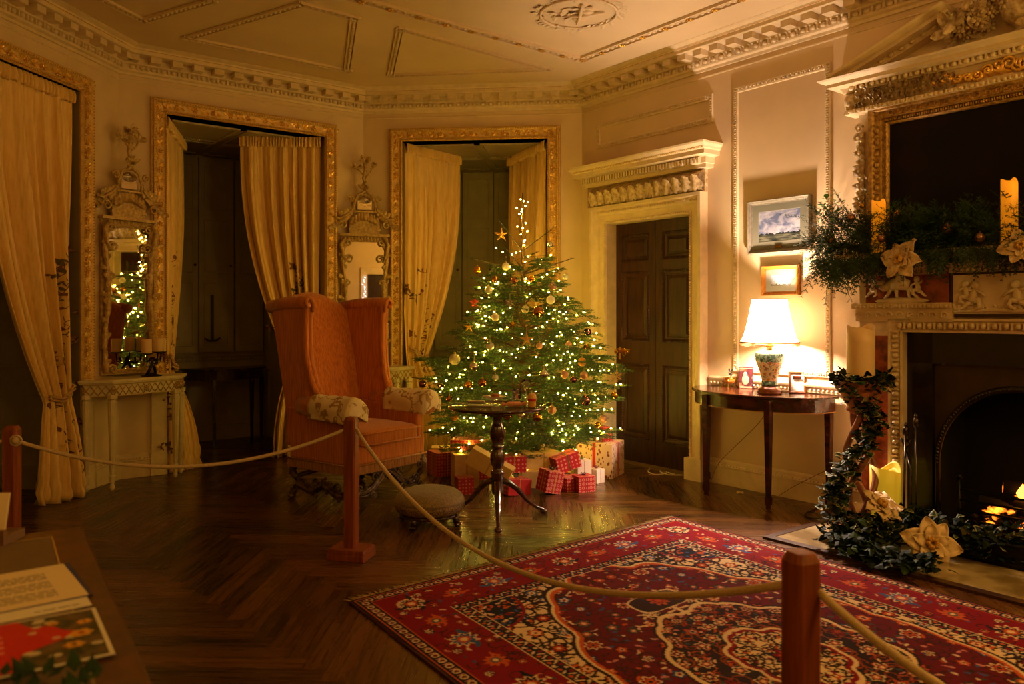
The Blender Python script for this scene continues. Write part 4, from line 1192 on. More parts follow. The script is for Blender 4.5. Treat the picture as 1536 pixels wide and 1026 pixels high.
# needles, all in one array mesh
def needles(twigs, length=.021, width=.0042, step=.0036, seed=1):
    rs = np.random.RandomState(seed)
    P0 = np.array([tuple(t[0]) for t in twigs]); P1 = np.array([tuple(t[1]) for t in twigs])
    Ls = np.linalg.norm(P1 - P0, axis=1); cnt = np.maximum(2, (Ls / step).astype(int))
    idx = np.repeat(np.arange(len(twigs)), cnt)
    q = rs.rand(len(idx))[:, None]
    base = P0[idx] * (1 - q) + P1[idx] * q
    d = (P1 - P0) / np.maximum(Ls, 1e-6)[:, None]; d = d[idx]
    rv = rs.randn(len(idx), 3); rv[:, 2] = np.abs(rv[:, 2]) * .8 - .15
    perp = rv - (rv * d).sum(1)[:, None] * d; perp /= np.linalg.norm(perp, axis=1)[:, None] + 1e-9
    nd = d * .55 + perp * .85; nd /= np.linalg.norm(nd, axis=1)[:, None]
    ln = length * (0.7 + .5 * rs.rand(len(idx)))[:, None]
    wv = np.cross(nd, rs.randn(len(idx), 3)); wv /= np.linalg.norm(wv, axis=1)[:, None] + 1e-9
    a = base - wv * width / 2; b = base + wv * width / 2; c = base + nd * ln
    V = np.stack([a, b, c], 1).reshape(-1, 3); Fc = np.arange(len(V)).reshape(-1, 3)
    return V, Fc
V, Fc = needles(twigs)
M_fir = mat('fir_needles', '416618', .45, col2='1b350e', vscale=9, spec=.5, lo=.3, hi=.7)
npmesh('foliage', V, Fc, M_fir, tr)

# fairy lights
M_bulb = mat('fairy_bulb', 'fff0c0', .5, emis='ffcf4a', estr=440)
ls = thing('fairy_lights', 'string of warm white fairy lights wound through the Christmas tree', 'string lights', (TCX, TCY, 0))
bp_ = []
tw2 = [t for t in twigs]
rnd = random.Random(77); tries = 0
while len(bp_) < 430 and tries < 60000:
    tries += 1
    a, b, _ = rnd.choice(tw2); p = a.lerp(b, rnd.random()); rr = math.hypot(p.x, p.y) / max(rad(p.z), .05)
    if rr < .5 and rnd.random() > .2: continue
    if p.y > .15 and rnd.random() > .25: continue
    if any((p - q).length < .045 for q in bp_[-150:]): continue
    bp_.append(p + Vector((0, 0, .012)))
for k in range(15): bp_.append(Vector((.022 * math.cos(k * 1.9), .022 * math.sin(k * 1.9), 1.72 + k * .05)))
for x, y in ((781, 299), (792, 303), (775, 312), (783, 314), (779, 321), (776, 340), (791, 347), (786, 362), (744, 372), (754, 378), (768, 382), (774, 379), (792, 385)):
    p = dp(x, y, 7.05 + rnd.uniform(-.04, .02)) - Vector((TCX, TCY, 0)); bp_.append(p)
def ico(r, c):
    ph = (1 + 5 ** .5) / 2; v = [(-1, ph, 0), (1, ph, 0), (-1, -ph, 0), (1, -ph, 0), (0, -1, ph), (0, 1, ph), (0, -1, -ph), (0, 1, -ph), (ph, 0, -1), (ph, 0, 1), (-ph, 0, -1), (-ph, 0, 1)]
    f = [(0, 11, 5), (0, 5, 1), (0, 1, 7), (0, 7, 10), (0, 10, 11), (1, 5, 9), (5, 11, 4), (11, 10, 2), (10, 7, 6), (7, 1, 8), (3, 9, 4), (3, 4, 2), (3, 2, 6), (3, 6, 8), (3, 8, 9), (4, 9, 5), (2, 4, 11), (6, 2, 10), (8, 6, 7), (9, 8, 1)]
    k = r / math.hypot(1, ph); return [(x * k + c[0], y * k + c[1], z * k + c[2]) for x, y, z in v], f
order = sorted(range(len(bp_)), key=lambda i: bp_[i].y)
BR = .0056
b0 = None
for i in order[:100]:
    if b0 is None:
        mb = MB(); v, f = ico(BR, (0, 0, 0)); mb.add(v, f, 0, True); b0 = mb.build('bulb', M_bulb, ls); b0.location = bp_[i]
    else:
        c = b0.copy(); C.objects.link(c); c.parent = ls; c.location = bp_[i]
mb = MB()
for i in order[100:]: v, f = ico(BR, bp_[i]); mb.add(v, f, 0, True)
tag(mb.build('bulbs', M_bulb, ls), kind='stuff')
ws = sorted(bp_, key=lambda p: (int(p.z / .12), math.atan2(p.y, p.x)))
mb = MB(); mb.tube(ws, .0013, 3); mb.build('wire', mat('green_wire', '1a3010', .5), ls)

# ---------------------------------------------------------------- baubles and ornaments
M_ball = {
 'gold': mat('bauble_gold', 'd8a02c', .22, 1), 'cream': mat('bauble_cream', 'e8dcc0', .55, 0, sheen=.3), 'silver': mat('bauble_silver', 'd8d4cc', .08, 1),
 'bronze': mat('bauble_bronze', 'a8703c', .15, 1), 'rose': mat('bauble_rose', 'c89478', .3, .9), 'clear': mat('bauble_clear', 'e8e4d0', .06, .5, spec=1),
 'glitter': mat('bauble_glitter', 'e8d8b0', .5, .4, var=.4, vscale=160, bump=.8, bscale=300), 'plum': mat('bauble_plum', '8a5a5c', .1, 1), 'orange': mat('bauble_orange', 'd88a24', .3, .8)}
M_cap = mat('ornament_cap', 'c8a050', .3, 1)
def surf(px, py, f=.86, TX_=None):
    """point just outside the tree's foliage on the camera side for a pixel"""
    z = H - (py - CY) / F * 6.5; Y = 6.5
    for _ in range(4):
        z = H - (py - CY) / F * Y; x = (px - CX) / F * Y - TCX; r = rad(max(z, .1)) * f
        Y = TCY - math.sqrt(max(r * r - x * x, .0009))
    return dp(px, py, Y)
def bauble(px, py, r, kind, label):
    p = surf(px, py); R_ = r * p.y / F
    t = thing('bauble', label, 'bauble', p)
    mb = MB(); mb.ball(R_, None, 24, 16); mb.build('ball', M_ball[kind], t)
    mb = MB(); mb.lathe([(.001, R_ * 1.22), (R_ * .2, R_ * 1.22), (R_ * .22, R_ * .95), (.001, R_ * .94)], 10)
    mb.tube([(R_ * .1 * math.cos(a), 0, R_ * 1.3 + R_ * .12 * math.sin(a)) for a in np.linspace(0, 2 * PI, 9)], R_ * .03, 4)
    mb.build('cap', M_cap, t)
    mb = MB(); mb.tube([(0, 0, R_ * 1.35), (.002, .008, R_ * 1.35 + .025), (0, .03, R_ * 1.35 + .045)], .0011, 4); mb.build('hook', M_cap, t)
BL = [
 (716, 405, 6, 'gold', 'gold bauble on the bare left branch tip, high up beside the yellow curtain'),
 (759, 400, 6, 'cream', 'matt cream bauble high on the left, below the tree\'s starry leader'),
 (825, 367, 5, 'silver', 'mirror silver bauble hanging from the topmost right branch'),
 (797, 418, 5.5, 'gold', 'shiny gold bauble near the trunk under the topmost right branch'),
 (771, 421, 5.5, 'bronze', 'shiny bronze bauble near the trunk just above the upper foliage'),
 (829, 430, 6.5, 'rose', 'rose gold bauble high on the right, directly above a cream one'),
 (826, 450, 6.5, 'cream', 'matt cream bauble high on the right beneath the rose gold one'),
 (849, 415, 5, 'clear', 'small pale bauble on the far upper right branch against the wall'),
 (807, 468, 9, 'bronze', 'largest bronze bauble, right of centre in the upper half of the tree'),
 (788, 464, 6, 'glitter', 'glittery pale bauble touching the left of the largest bronze one'),
 (743, 476, 6, 'cream', 'matt cream bauble left of centre, level with the largest bronze one'),
 (733, 435, 6, 'clear', 'pale glassy bauble at the upper left edge of the tree'),
 (743, 419, 5, 'gold', 'small gold bauble at the upper left, beside the pale glassy one'),
 (735, 519, 6.5, 'clear', 'clear glass bauble left of centre, halfway up the tree'),
 (682, 539, 8.5, 'glitter', 'large cream glitter bauble at the left side near the yellow curtain'),
 (711, 550, 7, 'silver', 'silver bauble right below the large cream glitter one'),
 (743, 566, 5, 'clear', 'small clear bauble above the left part of the tripod table'),
 (703, 577, 6, 'gold', 'antique gold bauble left of the mirror bronze one above the table'),
 (724, 574, 6.5, 'bronze', 'mirror bronze bauble hanging above the plate on the tripod table'),
 (816, 561, 7, 'silver', 'large silver bauble right of the wine glass'),
 (847, 562, 6, 'rose', 'rose gold bauble on a ribbon, right of the large silver one'),
 (876, 563, 6, 'rose', 'rose gold bauble at the right side, in a cluster of lights'),
 (873, 543, 6.5, 'orange', 'orange gold bauble at the right side above the rose gold one'),
 (881, 498, 6, 'plum', 'dark mirror bauble on the raised right branch tip'),
 (880, 521, 5, 'bronze', 'bronze bauble under the dark mirror one on the right'),
 (853, 517, 5, 'rose', 'small rose bauble inward of the raised right branch tip'),
 (809, 519, 5, 'rose', 'small rose bauble at the centre of the tree'),
 (878, 601, 8, 'plum', 'large plum mirror bauble low on the right side'),
 (860, 570, 5, 'plum', 'small plum bauble above the large plum mirror one'),
 (828, 615, 6.5, 'rose', 'matt rose bauble right of the tripod table edge'),
 (806, 626, 7.5, 'bronze', 'large bronze bauble below the right edge of the tripod table'),
 (782, 623, 6, 'silver', 'mirror bauble under the tripod table, right of the column'),
 (760, 624, 6.5, 'bronze', 'bronze bauble under the tripod table, touching the column'),
 (682, 625, 6, 'orange', 'orange gold bauble low on the left, below the tripod table edge'),
 (634, 576, 6, 'plum', 'dark mirror bauble on the leftmost branch beside the curtain'),
 (661, 576, 6, 'bronze', 'bronze bauble on the left, one in from the leftmost'),
 (674, 598, 5, 'bronze', 'small brown bauble just beyond the left rim of the tripod table'),
 (905, 628, 6, 'rose', 'rose bauble hanging over the small red box by the door'),
 (897, 637, 4.5, 'gold', 'small gold bauble hanging beside the red box by the door'),
]
for b in BL: bauble(*b)
# pendant bauble under the snowflake at the right
p = dp(922, 593, 6.75)
t = thing('bauble', 'gold bauble hanging below the snowflake in front of the dark door', 'bauble', p)
mb = MB(); mb.ball(.031, None, 24, 16); mb.build('ball', M_ball['gold'], t)
mb = MB(); mb.lathe([(.001, .038), (.006, .038), (.007, .029), (.001, .029)], 10); mb.build('cap', M_cap, t)
mb = MB(); mb.tube([(0, 0, .037), (.0, 0, .1)], .002, 4); mb.build('ribbon', mat('gold_ribbon', 'd8a53c'), t)
p = dp(925, 565, 6.75)
t = thing('snowflake_ornament', 'gold snowflake ornament hanging in front of the dark door', 'ornament', p)
mb = MB()
for k in range(6):
    M = RY(k * PI / 3); mb.tube([(0, 0, 0), (0, 0, .042)], .003, 4, 0, M)
    for z in (.018, .03): mb.tube([(-.012, 0, z + .01), (0, 0, z), (.012, 0, z + .01)], .0025, 4, 0, M)
    mb.ball(.005, M @ T(0, 0, .043), 6, 4)
mb.build('snowflake', mat('snowflake_gold', 'c8a060', .4, .7), t)
mb = MB(); mb.tube([(0, 0, .045), (0, .01, .10)], .0015, 4); mb.build('thread', M_cap, t)
# star / figure shaped straw ornaments
def star(px, py, r, mt, label, n=5, inner=.4):
    p = surf(px, py); R_ = r * p.y / F; t = thing('star_ornament', label, 'ornament', p)
    pts = [((R_ if k % 2 == 0 else R_ * inner) * math.sin(k * PI / n), (R_ if k % 2 == 0 else R_ * inner) * math.cos(k * PI / n)) for k in range(2 * n)]
    mb = MB(); v = [(x, -.001, z) for x, z in pts] + [(0, -R_ * .22, 0), (0, R_ * .22, 0)]; m = 2 * n
    f = [(i, (i + 1) % m, m) for i in range(m)] + [((i + 1) % m, i, m + 1) for i in range(m)]
    mb.add(v, f, 0, False); mb.build('star', mt, t)
    mb = MB(); mb.tube([(0, 0, R_ * .95), (0, .01, R_ + .03)], .0015, 4); mb.build('thread', M_cap, t)
M_straw = mat('straw', 'c09040', .6, .2); M_redw = mat('red_felt', '9a2c1c', .7)
star(790, 509, 13, M_straw, 'large straw star at the centre of the tree', 5, .3)
star(752, 352, 12, M_straw, 'straw star hanging on the topmost left branch', 5, .3)
star(703, 490, 10, M_straw, 'straw star at the left edge of the tree, halfway up', 5, .35)
star(765, 455, 9, M_ball['silver'], 'silver star in the upper middle of the tree', 6, .45)
star(712, 454, 8, M_redw, 'small red star at the upper left edge of the tree', 5, .55)
star(769, 487, 7, M_ball['gold'], 'gold star just left of centre in the tree', 6, .5)
# ================================================================= PRESENTS
def paper(name, base, motif, scale, kind='dots', rough=.45):
    m = mat(name, base, rough, spec=.4); N, L, b = nodes(m)
    tc = N.new('ShaderNodeTexCoord'); src = tc.outputs['Object']
    if kind == 'snow':
        # small medallions on a regular lattice on every face
        mp = N.new('ShaderNodeVectorMath'); mp.operation = 'SCALE'; mp.inputs['Scale'].default_value = scale; L.new(src, mp.inputs[0])
        v = N.new('ShaderNodeTexVoronoi'); v.inputs['Scale'].default_value = 1; v.inputs['Randomness'].default_value = .12; L.new(mp.outputs[0], v.inputs['Vector'])
        g = N.new('ShaderNodeMath'); g.operation = 'LESS_THAN'; L.new(v.outputs['Distance'], g.inputs[0]); g.inputs[1].default_value = .40
        g1 = N.new('ShaderNodeMath'); g1.operation = 'COMPARE'; L.new(v.outputs['Distance'], g1.inputs[0]); g1.inputs[1].default_value = .22; g1.inputs[2].default_value = .045
        g2 = N.new('ShaderNodeMath'); g2.operation = 'SUBTRACT'; g2.use_clamp = True; L.new(g.outputs[0], g2.inputs[0]); L.new(g1.outputs[0], g2.inputs[1])
        g3 = N.new('ShaderNodeMath'); g3.operation = 'MULTIPLY'; L.new(g2.outputs[0], g3.inputs[0]); g3.inputs[1].default_value = .62; fac = g3.outputs[0]
    else:
        mp = N.new('ShaderNodeMapping'); mp.inputs['Scale'].default_value = (scale, scale, scale * .55); mp.inputs['Rotation'].default_value = (.5, .6, .7); L.new(src, mp.inputs['Vector'])
        v = N.new('ShaderNodeTexVoronoi'); v.inputs['Scale'].default_value = 1; L.new(mp.outputs['Vector'], v.inputs['Vector'])
        r = N.new('ShaderNodeMapRange'); L.new(v.outputs['Distance'], r.inputs['Value']); r.inputs['From Min'].default_value = .30; r.inputs['From Max'].default_value = .34
        r.inputs['To Min'].default_value = 1; r.inputs['To Max'].default_value = 0; fac = r.outputs['Result']
    c = N.new('ShaderNodeMixRGB'); L.new(fac, c.inputs['Fac']); c.inputs[1].default_value = lin(base); c.inputs[2].default_value = lin(motif)
    L.new(c.outputs['Color'], b.inputs['Base Color']); return m
P_red = paper('paper_red_snow', 'a81c20', 'e0a890', 30, 'snow'); P_red2 = paper('paper_red_fine', '9c1820', 'd89a7c', 38, 'snow')
P_holly = paper('paper_holly', 'd8b898', '7a3a28', 42, 'holly'); P_kraft = mat('paper_gold', 'c8a25a', .45, var=.1, vscale=30); P_white = mat('paper_white', 'e0ccb8', .5)
P_pink = paper('paper_pale_dotted', 'd8b8a8', 'b06858', 44, 'snow')
M_rred = mat('red_satin', 'c00c14', .3, spec=.6, sheen=.3); M_rgold = mat('gold_satin', 'b8903c', .3, metal=.4); M_rplum = mat('plum_satin', '6a1420', .35); M_rdk = mat('dark_ribbon', '5a4a28', .4); M_twine = mat('kraft_band', 'a07c3c', .5)
def bow(mb, M, r, n=8):
    for k in range(n):
        a = 2 * PI * k / n; el = .5 + .5 * (k % 2)
        d = Vector((math.cos(a), math.sin(a), el)) * r
        p = [Vector((0, 0, 0)), d * .6 + Vector((-d.y, d.x, 0)) * .25, d, d * .6 - Vector((-d.y, d.x, 0)) * .25, Vector((0, 0, 0))]
        mb.tube(p, r * .14, 4, 0, M, flat=.3)
def gift(label, loc, w, d, h, rz, pm, rib=None, bw=None, tilt=(0, 0), rw=.02, cross=True, bowr=.04, tail=False):
    t = thing('wrapped_gift', label, 'present', loc); t.rotation_euler = (R(tilt[0]), R(tilt[1]), R(rz))
    mb = MB(); mb.box(-w / 2, w / 2, -d / 2, d / 2, 0, h)
    # folded paper flaps on the ends
    b = mb.build('paper', pm, t, bevel=.003)
    e = .0012
    if rib:
        mb = MB(); mb.box(-rw / 2, rw / 2, -d / 2 - e, d / 2 + e, -0, h + e)
        if cross: mb.box(-w / 2 - e, w / 2 + e, -rw / 2, rw / 2, 0, h + e * .8)
        mb.build('ribbon', rib, t)
    if bw:
        mb = MB(); bow(mb, T(0, 0, h + .003), bowr); mb.build('bow', bw, t)
    return t
def corner(px, py, w, d, rz, side):
    """floor position of the box centre from the pixel of a front bottom corner"""
    c = gp(px, py); v = Vector(((-w / 2 if side == 'R' else w / 2), d / 2, 0)); v.rotate(Matrix.Rotation(R(rz), 3, 'Z')); return c + v
g = gift('largest gift, holly patterned with red ribbon, beside the dark door', corner(918, 719, .33, .30, -28, 'R'), .33, .30, .295, -28, P_holly, M_rred, None, rw=.028)
p = dp(905, 664, 6.95); gift('small red patterned gift on top of the holly patterned one', (p.x, 6.95, .298), .115, .115, .125, 40, P_red, None)
gift('long holly patterned gift behind, pushed under the tree left of the largest one', (.50, 7.16, 0), .34, .22, .17, -8, P_holly, M_rred, None)
gift('small white gift with a plum bow, right of the front red one', corner(895, 726, .10, .10, -48, 'R'), .10, .10, .115, -48, P_white, M_rgold, M_rplum, rw=.006, bowr=.022)
gift('front right red patterned gift with a dark bow on the floor', corner(868, 740, .15, .12, 22, 'L'), .15, .12, .125, 22, P_red, M_rplum, M_rplum, rw=.008, bowr=.02)
gift('pale dotted gift standing behind the front right red one', (.575, 6.62, 0), .13, .12, .195, 24, P_white, M_rgold, None, rw=.006)
gift('flat red gift lying under the tilted ones, left of the front right one', (.47, 6.36, 0), .17, .14, .11, 30, P_red2, M_rred, None, rw=.008)
gift('red patterned gift tipped on its side on top of the pile, with a dark ribbon', (.445, 6.52, .135), .22, .15, .13, 24, P_red, M_rdk, None, (0, -14), rw=.014)
gift('red patterned gift tilted forwards at the front of the pile', (.28, 6.24, .012), .15, .14, .17, 34, P_red, M_rgold, M_rdk, (4, 12), rw=.008, bowr=.03)
gift('gold paper gift under the big gold one', (.20, 6.52, 0), .26, .2, .135, 5, P_kraft)
gift('big gold paper gift with a cross band, topmost in the middle of the pile', (.21, 6.60, .15), .31, .25, .12, 24, P_kraft, M_twine, M_rdk, (0, 0), rw=.012, bowr=.03)
gift('red patterned gift with a gold bow just right of the table column', (.0, 6.42, .135), .20, .15, .13, 16, P_red, M_rgold, M_rgold, rw=.008, bowr=.035)
gift('red patterned gift lying low behind the table\'s right leg', (.02, 6.22, .0), .20, .16, .125, 28, P_red, M_rgold, M_rdk, (0, 5), rw=.008, bowr=.028)
gift('long gold paper gift leaning left of the table column', (-.20, 6.22, .165), .36, .15, .135, -8, P_kraft, M_twine, None, (0, 28), rw=.012, cross=False)
gift('square gold paper gift standing behind the long leaning one', (-.385, 6.50, .0), .2, .18, .27, 14, P_kraft, M_twine, None, rw=.012)
gift('small dark red gift on the floor under the long leaning one', (-.375, 6.24, 0), .13, .12, .13, 18, P_red2)
gift('red patterned gift with a large gold bow, topmost on the left', (-.36, 6.86, .2), .32, .2, .135, -4, P_red, M_rgold, M_rgold, rw=.008, bowr=.055)
gift('red patterned gift beneath the one with the large gold bow', (-.34, 6.84, 0), .3, .22, .195, 3, P_red2)
gift('leftmost red patterned gift with a gold bow, beside the chair leg', corner(655, 717, .2, .22, 28, 'L') + Vector((0, .02, 0)), .2, .22, .205, 28, P_red2, M_rgold, M_rgold, rw=.008, bowr=.035)
gift('flat gold gift behind the leftmost red one', (-.60, 7.12, 0), .24, .14, .22, 5, P_kraft)
# thin white candle standing among the gifts
mb = MB(); mb.lathe([(.001, 0), (.009, 0), (.009, .12), (.004, .13), (.001, .131)], 12); o = mb.build('taper_candle', M_wax); o.location = (.27, 6.85, 0.0)
o.scale = (1, 1, 2.6); tag(o, 'thin white candle standing among the gifts under the tree', 'candle')
mb = MB(); bow(mb, T(0, 0, .02), .035, 10); o = mb.build('ribbon_bow', M_rred); o.location = (-.25, 6.62, .0); o.location.z = .0
o.location = (-.385, 6.50, .272); tag(o, 'loose red satin bow lying on the square gold gift', 'bow')

# white cable on the floor before the door
M_wcab = mat('white_cable', 'cfc0a0', .5); M_bcab = mat('black_cable', '120d09', .5)
mb = MB()
P = [gp(x, y) for x, y in ((941, 694), (955, 696), (972, 700), (990, 704), (1000, 710), (985, 713), (972, 708), (980, 701), (996, 702), (998, 707), (1010, 712), (1014, 708), (1000, 704), (990, 708), (1004, 713), (1030, 714), (1056, 716))]
Q = []
for a, b, c, d in zip([P[0]] + P[:-2], P[:-1], P[1:], P[2:] + [P[-1]]):
    for k in range(6):
        u = k / 6; Q.append(.5 * ((2 * b) + (c - a) * u + (2 * a - 5 * b + 4 * c - d) * u * u + (3 * b - a - 3 * c + d) * u ** 3) + Vector((0, 0, .006)))
mb.tube(Q, .005, 6); tag(mb.build('extension_cable', M_wcab), 'white cable lying in loops on the floor before the dark door', 'cable')
# lights strung down the rear door case, seen only in the mirror between the middle curtains
ls2 = thing('string_lights', 'strand of cool white lights reflected in the mirror behind the wing chair', 'string lights', WE.w(4.72, -.09, 0), WE.ang)
M_cool = mat('cool_bulb', 'ffffff', .5, emis='dfe8ff', estr=14); mb = MB(); rnd = random.Random(5)
P = [(rnd.uniform(-.03, .03), rnd.uniform(-.02, .02), .2 + k * .052) for k in range(40)]
mb.tube(P, .003, 4); mb.build('wire', mat('green_wire', '1a3010'), ls2)
bb = None
for q in P:
    if bb is None: mb = MB(); v, f = ico(.009, (0, 0, 0)); mb.add(v, f); bb = mb.build('bulb', M_cool, ls2); bb.location = q
    else: c = bb.copy(); C.objects.link(c); c.parent = ls2; c.location = q
# ================================================================= DEMILUNE TABLE AND LAMP
M_sat = mat('demilune_wood', '4a2210', .2, col2='220e05', vscale=5, stretch=(1, 4, 4), coat=.4, detail=5)
TU, TH_ = 2.17, .81
t = thing('demilune_table', 'half-round mahogany table on tapering legs carrying the lit lamp', 'table', WR.w(TU, 0, 0), WR.ang)
hp = [(-.60, -.02)] + [(.60 * math.cos(q), -.10 - .40 * math.sin(q)) for q in np.linspace(PI, 0, 28)] + [(.60, -.02)]
hp = [(x, y) for x, y in hp]
mb = MB(); mb.prism(hp, TH_ - .02, TH_); mb.build('table_top', M_sat, t, bevel=.006, seg=3)
mb = MB(); mb.prism([(x * .955, y * .95 - .004) for x, y in hp], TH_ - .115, TH_ - .02); mb.build('apron', M_sat, t)
mb = MB(); mb.prism([(x * .96, y * .955 - .004) for x, y in hp], TH_ - .118, TH_ - .112); mb.build('stringing', mat('boxwood_line', 'a87840', .3), t)
for x, y in ((-.55, -.07), (.55, -.07), (-.26, -.44), (.30, -.44)):
    mb = MB(); mb.prism([(-1, -1), (1, -1), (1, 1), (-1, 1)], 0, 1)
    mb.v = [((.013 + .012 * z) * X + x, (.013 + .012 * z) * Y + y, z * (TH_ - .03)) for X, Y, z in mb.v]
    mb.box(x - .019, x + .019, y - .019, y + .019, .03, .09)
    mb.build('leg', M_sat, t)

LU, LY = 2.347, -.25
L0 = WR.w(LU, LY, TH_)
t = thing('table_lamp', 'lit table lamp with fringed white shade on a patterned china vase', 'lamp', L0, WR.ang)
mb = MB(); mb.lathe([(.001, 0), (.085, 0), (.09, .012), (.082, .022), (.088, .032), (.07, .045), (.06, .06), (.001, .06)], 32); mb.build('base', mat('lamp_base_wood', '7a3a1c', .25, coat=.5), t)
def vase_mat():
    m = mat('vase_china', 'e0d4bc', .12, coat=.8); N, L, b = nodes(m)
    tc = N.new('ShaderNodeTexCoord'); sp = N.new('ShaderNodeSeparateXYZ'); L.new(tc.outputs['Object'], sp.inputs[0])
    v = N.new('ShaderNodeTexVoronoi'); v.inputs['Scale'].default_value = 55; L.new(tc.outputs['Object'], v.inputs['Vector'])
    nz = N.new('ShaderNodeTexNoise'); nz.inputs['Scale'].default_value = 34; nz.inputs['Detail'].default_value = 4; L.new(tc.outputs['Object'], nz.inputs['Vector'])
    r1 = N.new('ShaderNodeValToRGB'); L.new(nz.outputs['Fac'], r1.inputs['Fac'])
    e = r1.color_ramp.elements; e[0].position = .40; e[0].color = lin('c8783c'); e[1].position = .44; e[1].color = lin('e0c8a0')
    x = e.new(.53); x.color = lin('d8c8a8'); x = e.new(.56); x.color = lin('5a7a5c'); x = e.new(.64); x.color = lin('b85a34')
    r2 = N.new('ShaderNodeValToRGB'); L.new(nz.outputs['Fac'], r2.inputs['Fac'])
    e = r2.color_ramp.elements; e[0].position = .46; e[0].color = lin('2f4f48'); e[1].position = .52; e[1].color = lin('86a08c'); x = e.new(.62); x.color = lin('26423e')
    z = N.new('ShaderNodeMapRange'); L.new(sp.outputs['Z'], z.inputs['Value']); z.inputs['From Min'].default_value = 0; z.inputs['From Max'].default_value = .3
    band = N.new('ShaderNodeValToRGB'); band.color_ramp.interpolation = 'CONSTANT'; L.new(z.outputs['Result'], band.inputs['Fac'])
    be = band.color_ramp.elements; be[0].position = 0; be[0].color = (1, 1, 1, 1); be[1].position = .32; be[1].color = (0, 0, 0, 1); q = be.new(.80); q.color = (1, 1, 1, 1)
    c = N.new('ShaderNodeMixRGB'); L.new(band.outputs['Color'], c.inputs['Fac']); L.new(r1.outputs['Color'], c.inputs[1]); L.new(r2.outputs['Color'], c.inputs[2])
    L.new(c.outputs['Color'], b.inputs['Base Color']); return m
mb = MB(); mb.lathe([(.001, .058), (.058, .058), (.064, .066), (.058, .08), (.056, .10), (.066, .15), (.088, .21), (.104, .26), (.108, .29), (.10, .312), (.075, .322), (.04, .325), (.001, .325)], 40); mb.build('vase', vase_mat(), t)
mb = MB(); mb.lathe([(.001, .322), (.022, .322), (.02, .345), (.032, .352), (.012, .37), (.01, .44), (.001, .44)], 20); mb.build('lamp_stem', M_brass, t)
# shade: pleated translucent cloth
ms = mat('lampshade_silk', 'f4ead8', .8); N, L, b = nodes(ms); out = N['Material Output']
tr_ = N.new('ShaderNodeBsdfTranslucent'); tr_.inputs['Color'].default_value = lin('f8ecd0'); mx = N.new('ShaderNodeMixShader'); mx.inputs['Fac'].default_value = .62
L.new(b.outputs[0], mx.inputs[1]); L.new(tr_.outputs[0], mx.inputs[2]); L.new(mx.outputs[0], out.inputs['Surface'])
SB, ST_ = .385, .705
mb = MB()
def sh(s, q):
    a = 2 * PI * s; r = .215 - .092 * (q ** .62); r *= 1 + .012 * math.cos(a * 60) * .6 - .02 * abs(math.sin(a * 4)) * (1 - q)
    return (r * math.cos(a), r * math.sin(a), SB + (ST_ - SB) * q)
mb.grid(sh, 240, 14, closeu=True); sd = mb.build('lamp_shade', ms, t)
mb = MB()
mb.tube([(.124 * math.cos(a), .124 * math.sin(a), ST_) for a in np.linspace(0, 2 * PI, 41)], .004, 6); mb.tube([(.211 * math.cos(a) , .211 * math.sin(a), SB) for a in np.linspace(0, 2 * PI, 61)], .006, 6)
for k in range(8):
    a = k * PI / 4 + .2; mb.tube([(math.cos(a) * (.2165 - .092 * q ** .62), math.sin(a) * (.2165 - .092 * q ** .62), SB + (ST_ - SB) * q) for q in np.linspace(0, 1, 10)], .0022, 4)
for k in range(3): a = k * 2.1; mb.tube([(.124 * math.cos(a), .124 * math.sin(a), ST_), (0, 0, ST_ - .02)], .002, 4)
mb.tube([(0, 0, .66), (0, 0, .70)], .004, 6)
mb.build('shade_frame', mat('shade_braid', 'a8703c', .6), sd)
mb = MB()
for k in range(150):
    a = 2 * PI * k / 150; L_ = .018 + .012 * abs(math.sin(k * .31)); r = .2115
    mb.box(-.002, .002, -.001, .001, SB - L_, SB, 0, RZ(a) @ T(r, 0, 0)); mb.ball(.0035, RZ(a) @ T(r, 0, SB - L_), 5, 3)
mb.build('shade_fringe', mat('shade_fringe', 'b87a3c', .6), sd)
mb = MB(); mb.ball(.03, T(0, 0, .56) @ S(1, 1, 1.3), 16, 10); mb.lathe([(.001, .44), (.014, .44), (.014, .53), (.001, .53)], 12)
bu = mb.build('light_bulb', mat('bulb_glass', 'fff4e0', .3, emis='ffdcc4', estr=LAMP_E), t)

def on_d(px, py, z=TH_): p = gp(px, py, z); return p
# photo frame
p = on_d(1196, 590)
t = thing('photo_frame', 'small standing photo frame on the half-round table, right of the lamp', 'picture frame', p, WR.ang + R(38))
mb = MB(); Mt = RX(R(-14)); mb.frame(-.047, .047, .014, .15, [(0, -.004), (0, .008), (.008, .012), (.014, .008), (.014, -.004)], 4, 0, Mt); mb.box(-.055, .055, .004, .009, .004, .16, 0, Mt); mb.build('frame', mat('frame_wood', '6b3a1c', .3), t)
def photo_mat(nm, a, b_, c_):
    m = mat(nm, a, .35); N, L, b = nodes(m); tc = N.new('ShaderNodeTexCoord'); nz = N.new('ShaderNodeTexNoise'); nz.inputs['Scale'].default_value = 18; nz.inputs['Detail'].default_value = 4
    L.new(tc.outputs['Object'], nz.inputs['Vector']); cr = N.new('ShaderNodeValToRGB'); L.new(nz.outputs['Fac'], cr.inputs['Fac']); e = cr.color_ramp.elements
    e[0].position = .35; e[0].color = lin(c_); e[1].position = .65; e[1].color = lin(a); x = e.new(.5); x.color = lin(b_); L.new(cr.outputs['Color'], b.inputs['Base Color']); return m
mb = MB(); mb.box(-.047, .047, -.001, .003, .014, .15, 0, Mt); mb.build('photograph', photo_mat('photo_pale', 'e8e4da', 'c8c4bc', '9a948c'), t)
mb = MB(); mb.add([(-.03, .012, .13), (.03, .012, .13), (.035, .09, 0), (-.035, .09, 0)], [(0, 1, 2, 3)], 0, False); mb.build('easel_back', mat('frame_wood', '6b3a1c'), t, solid=.004)
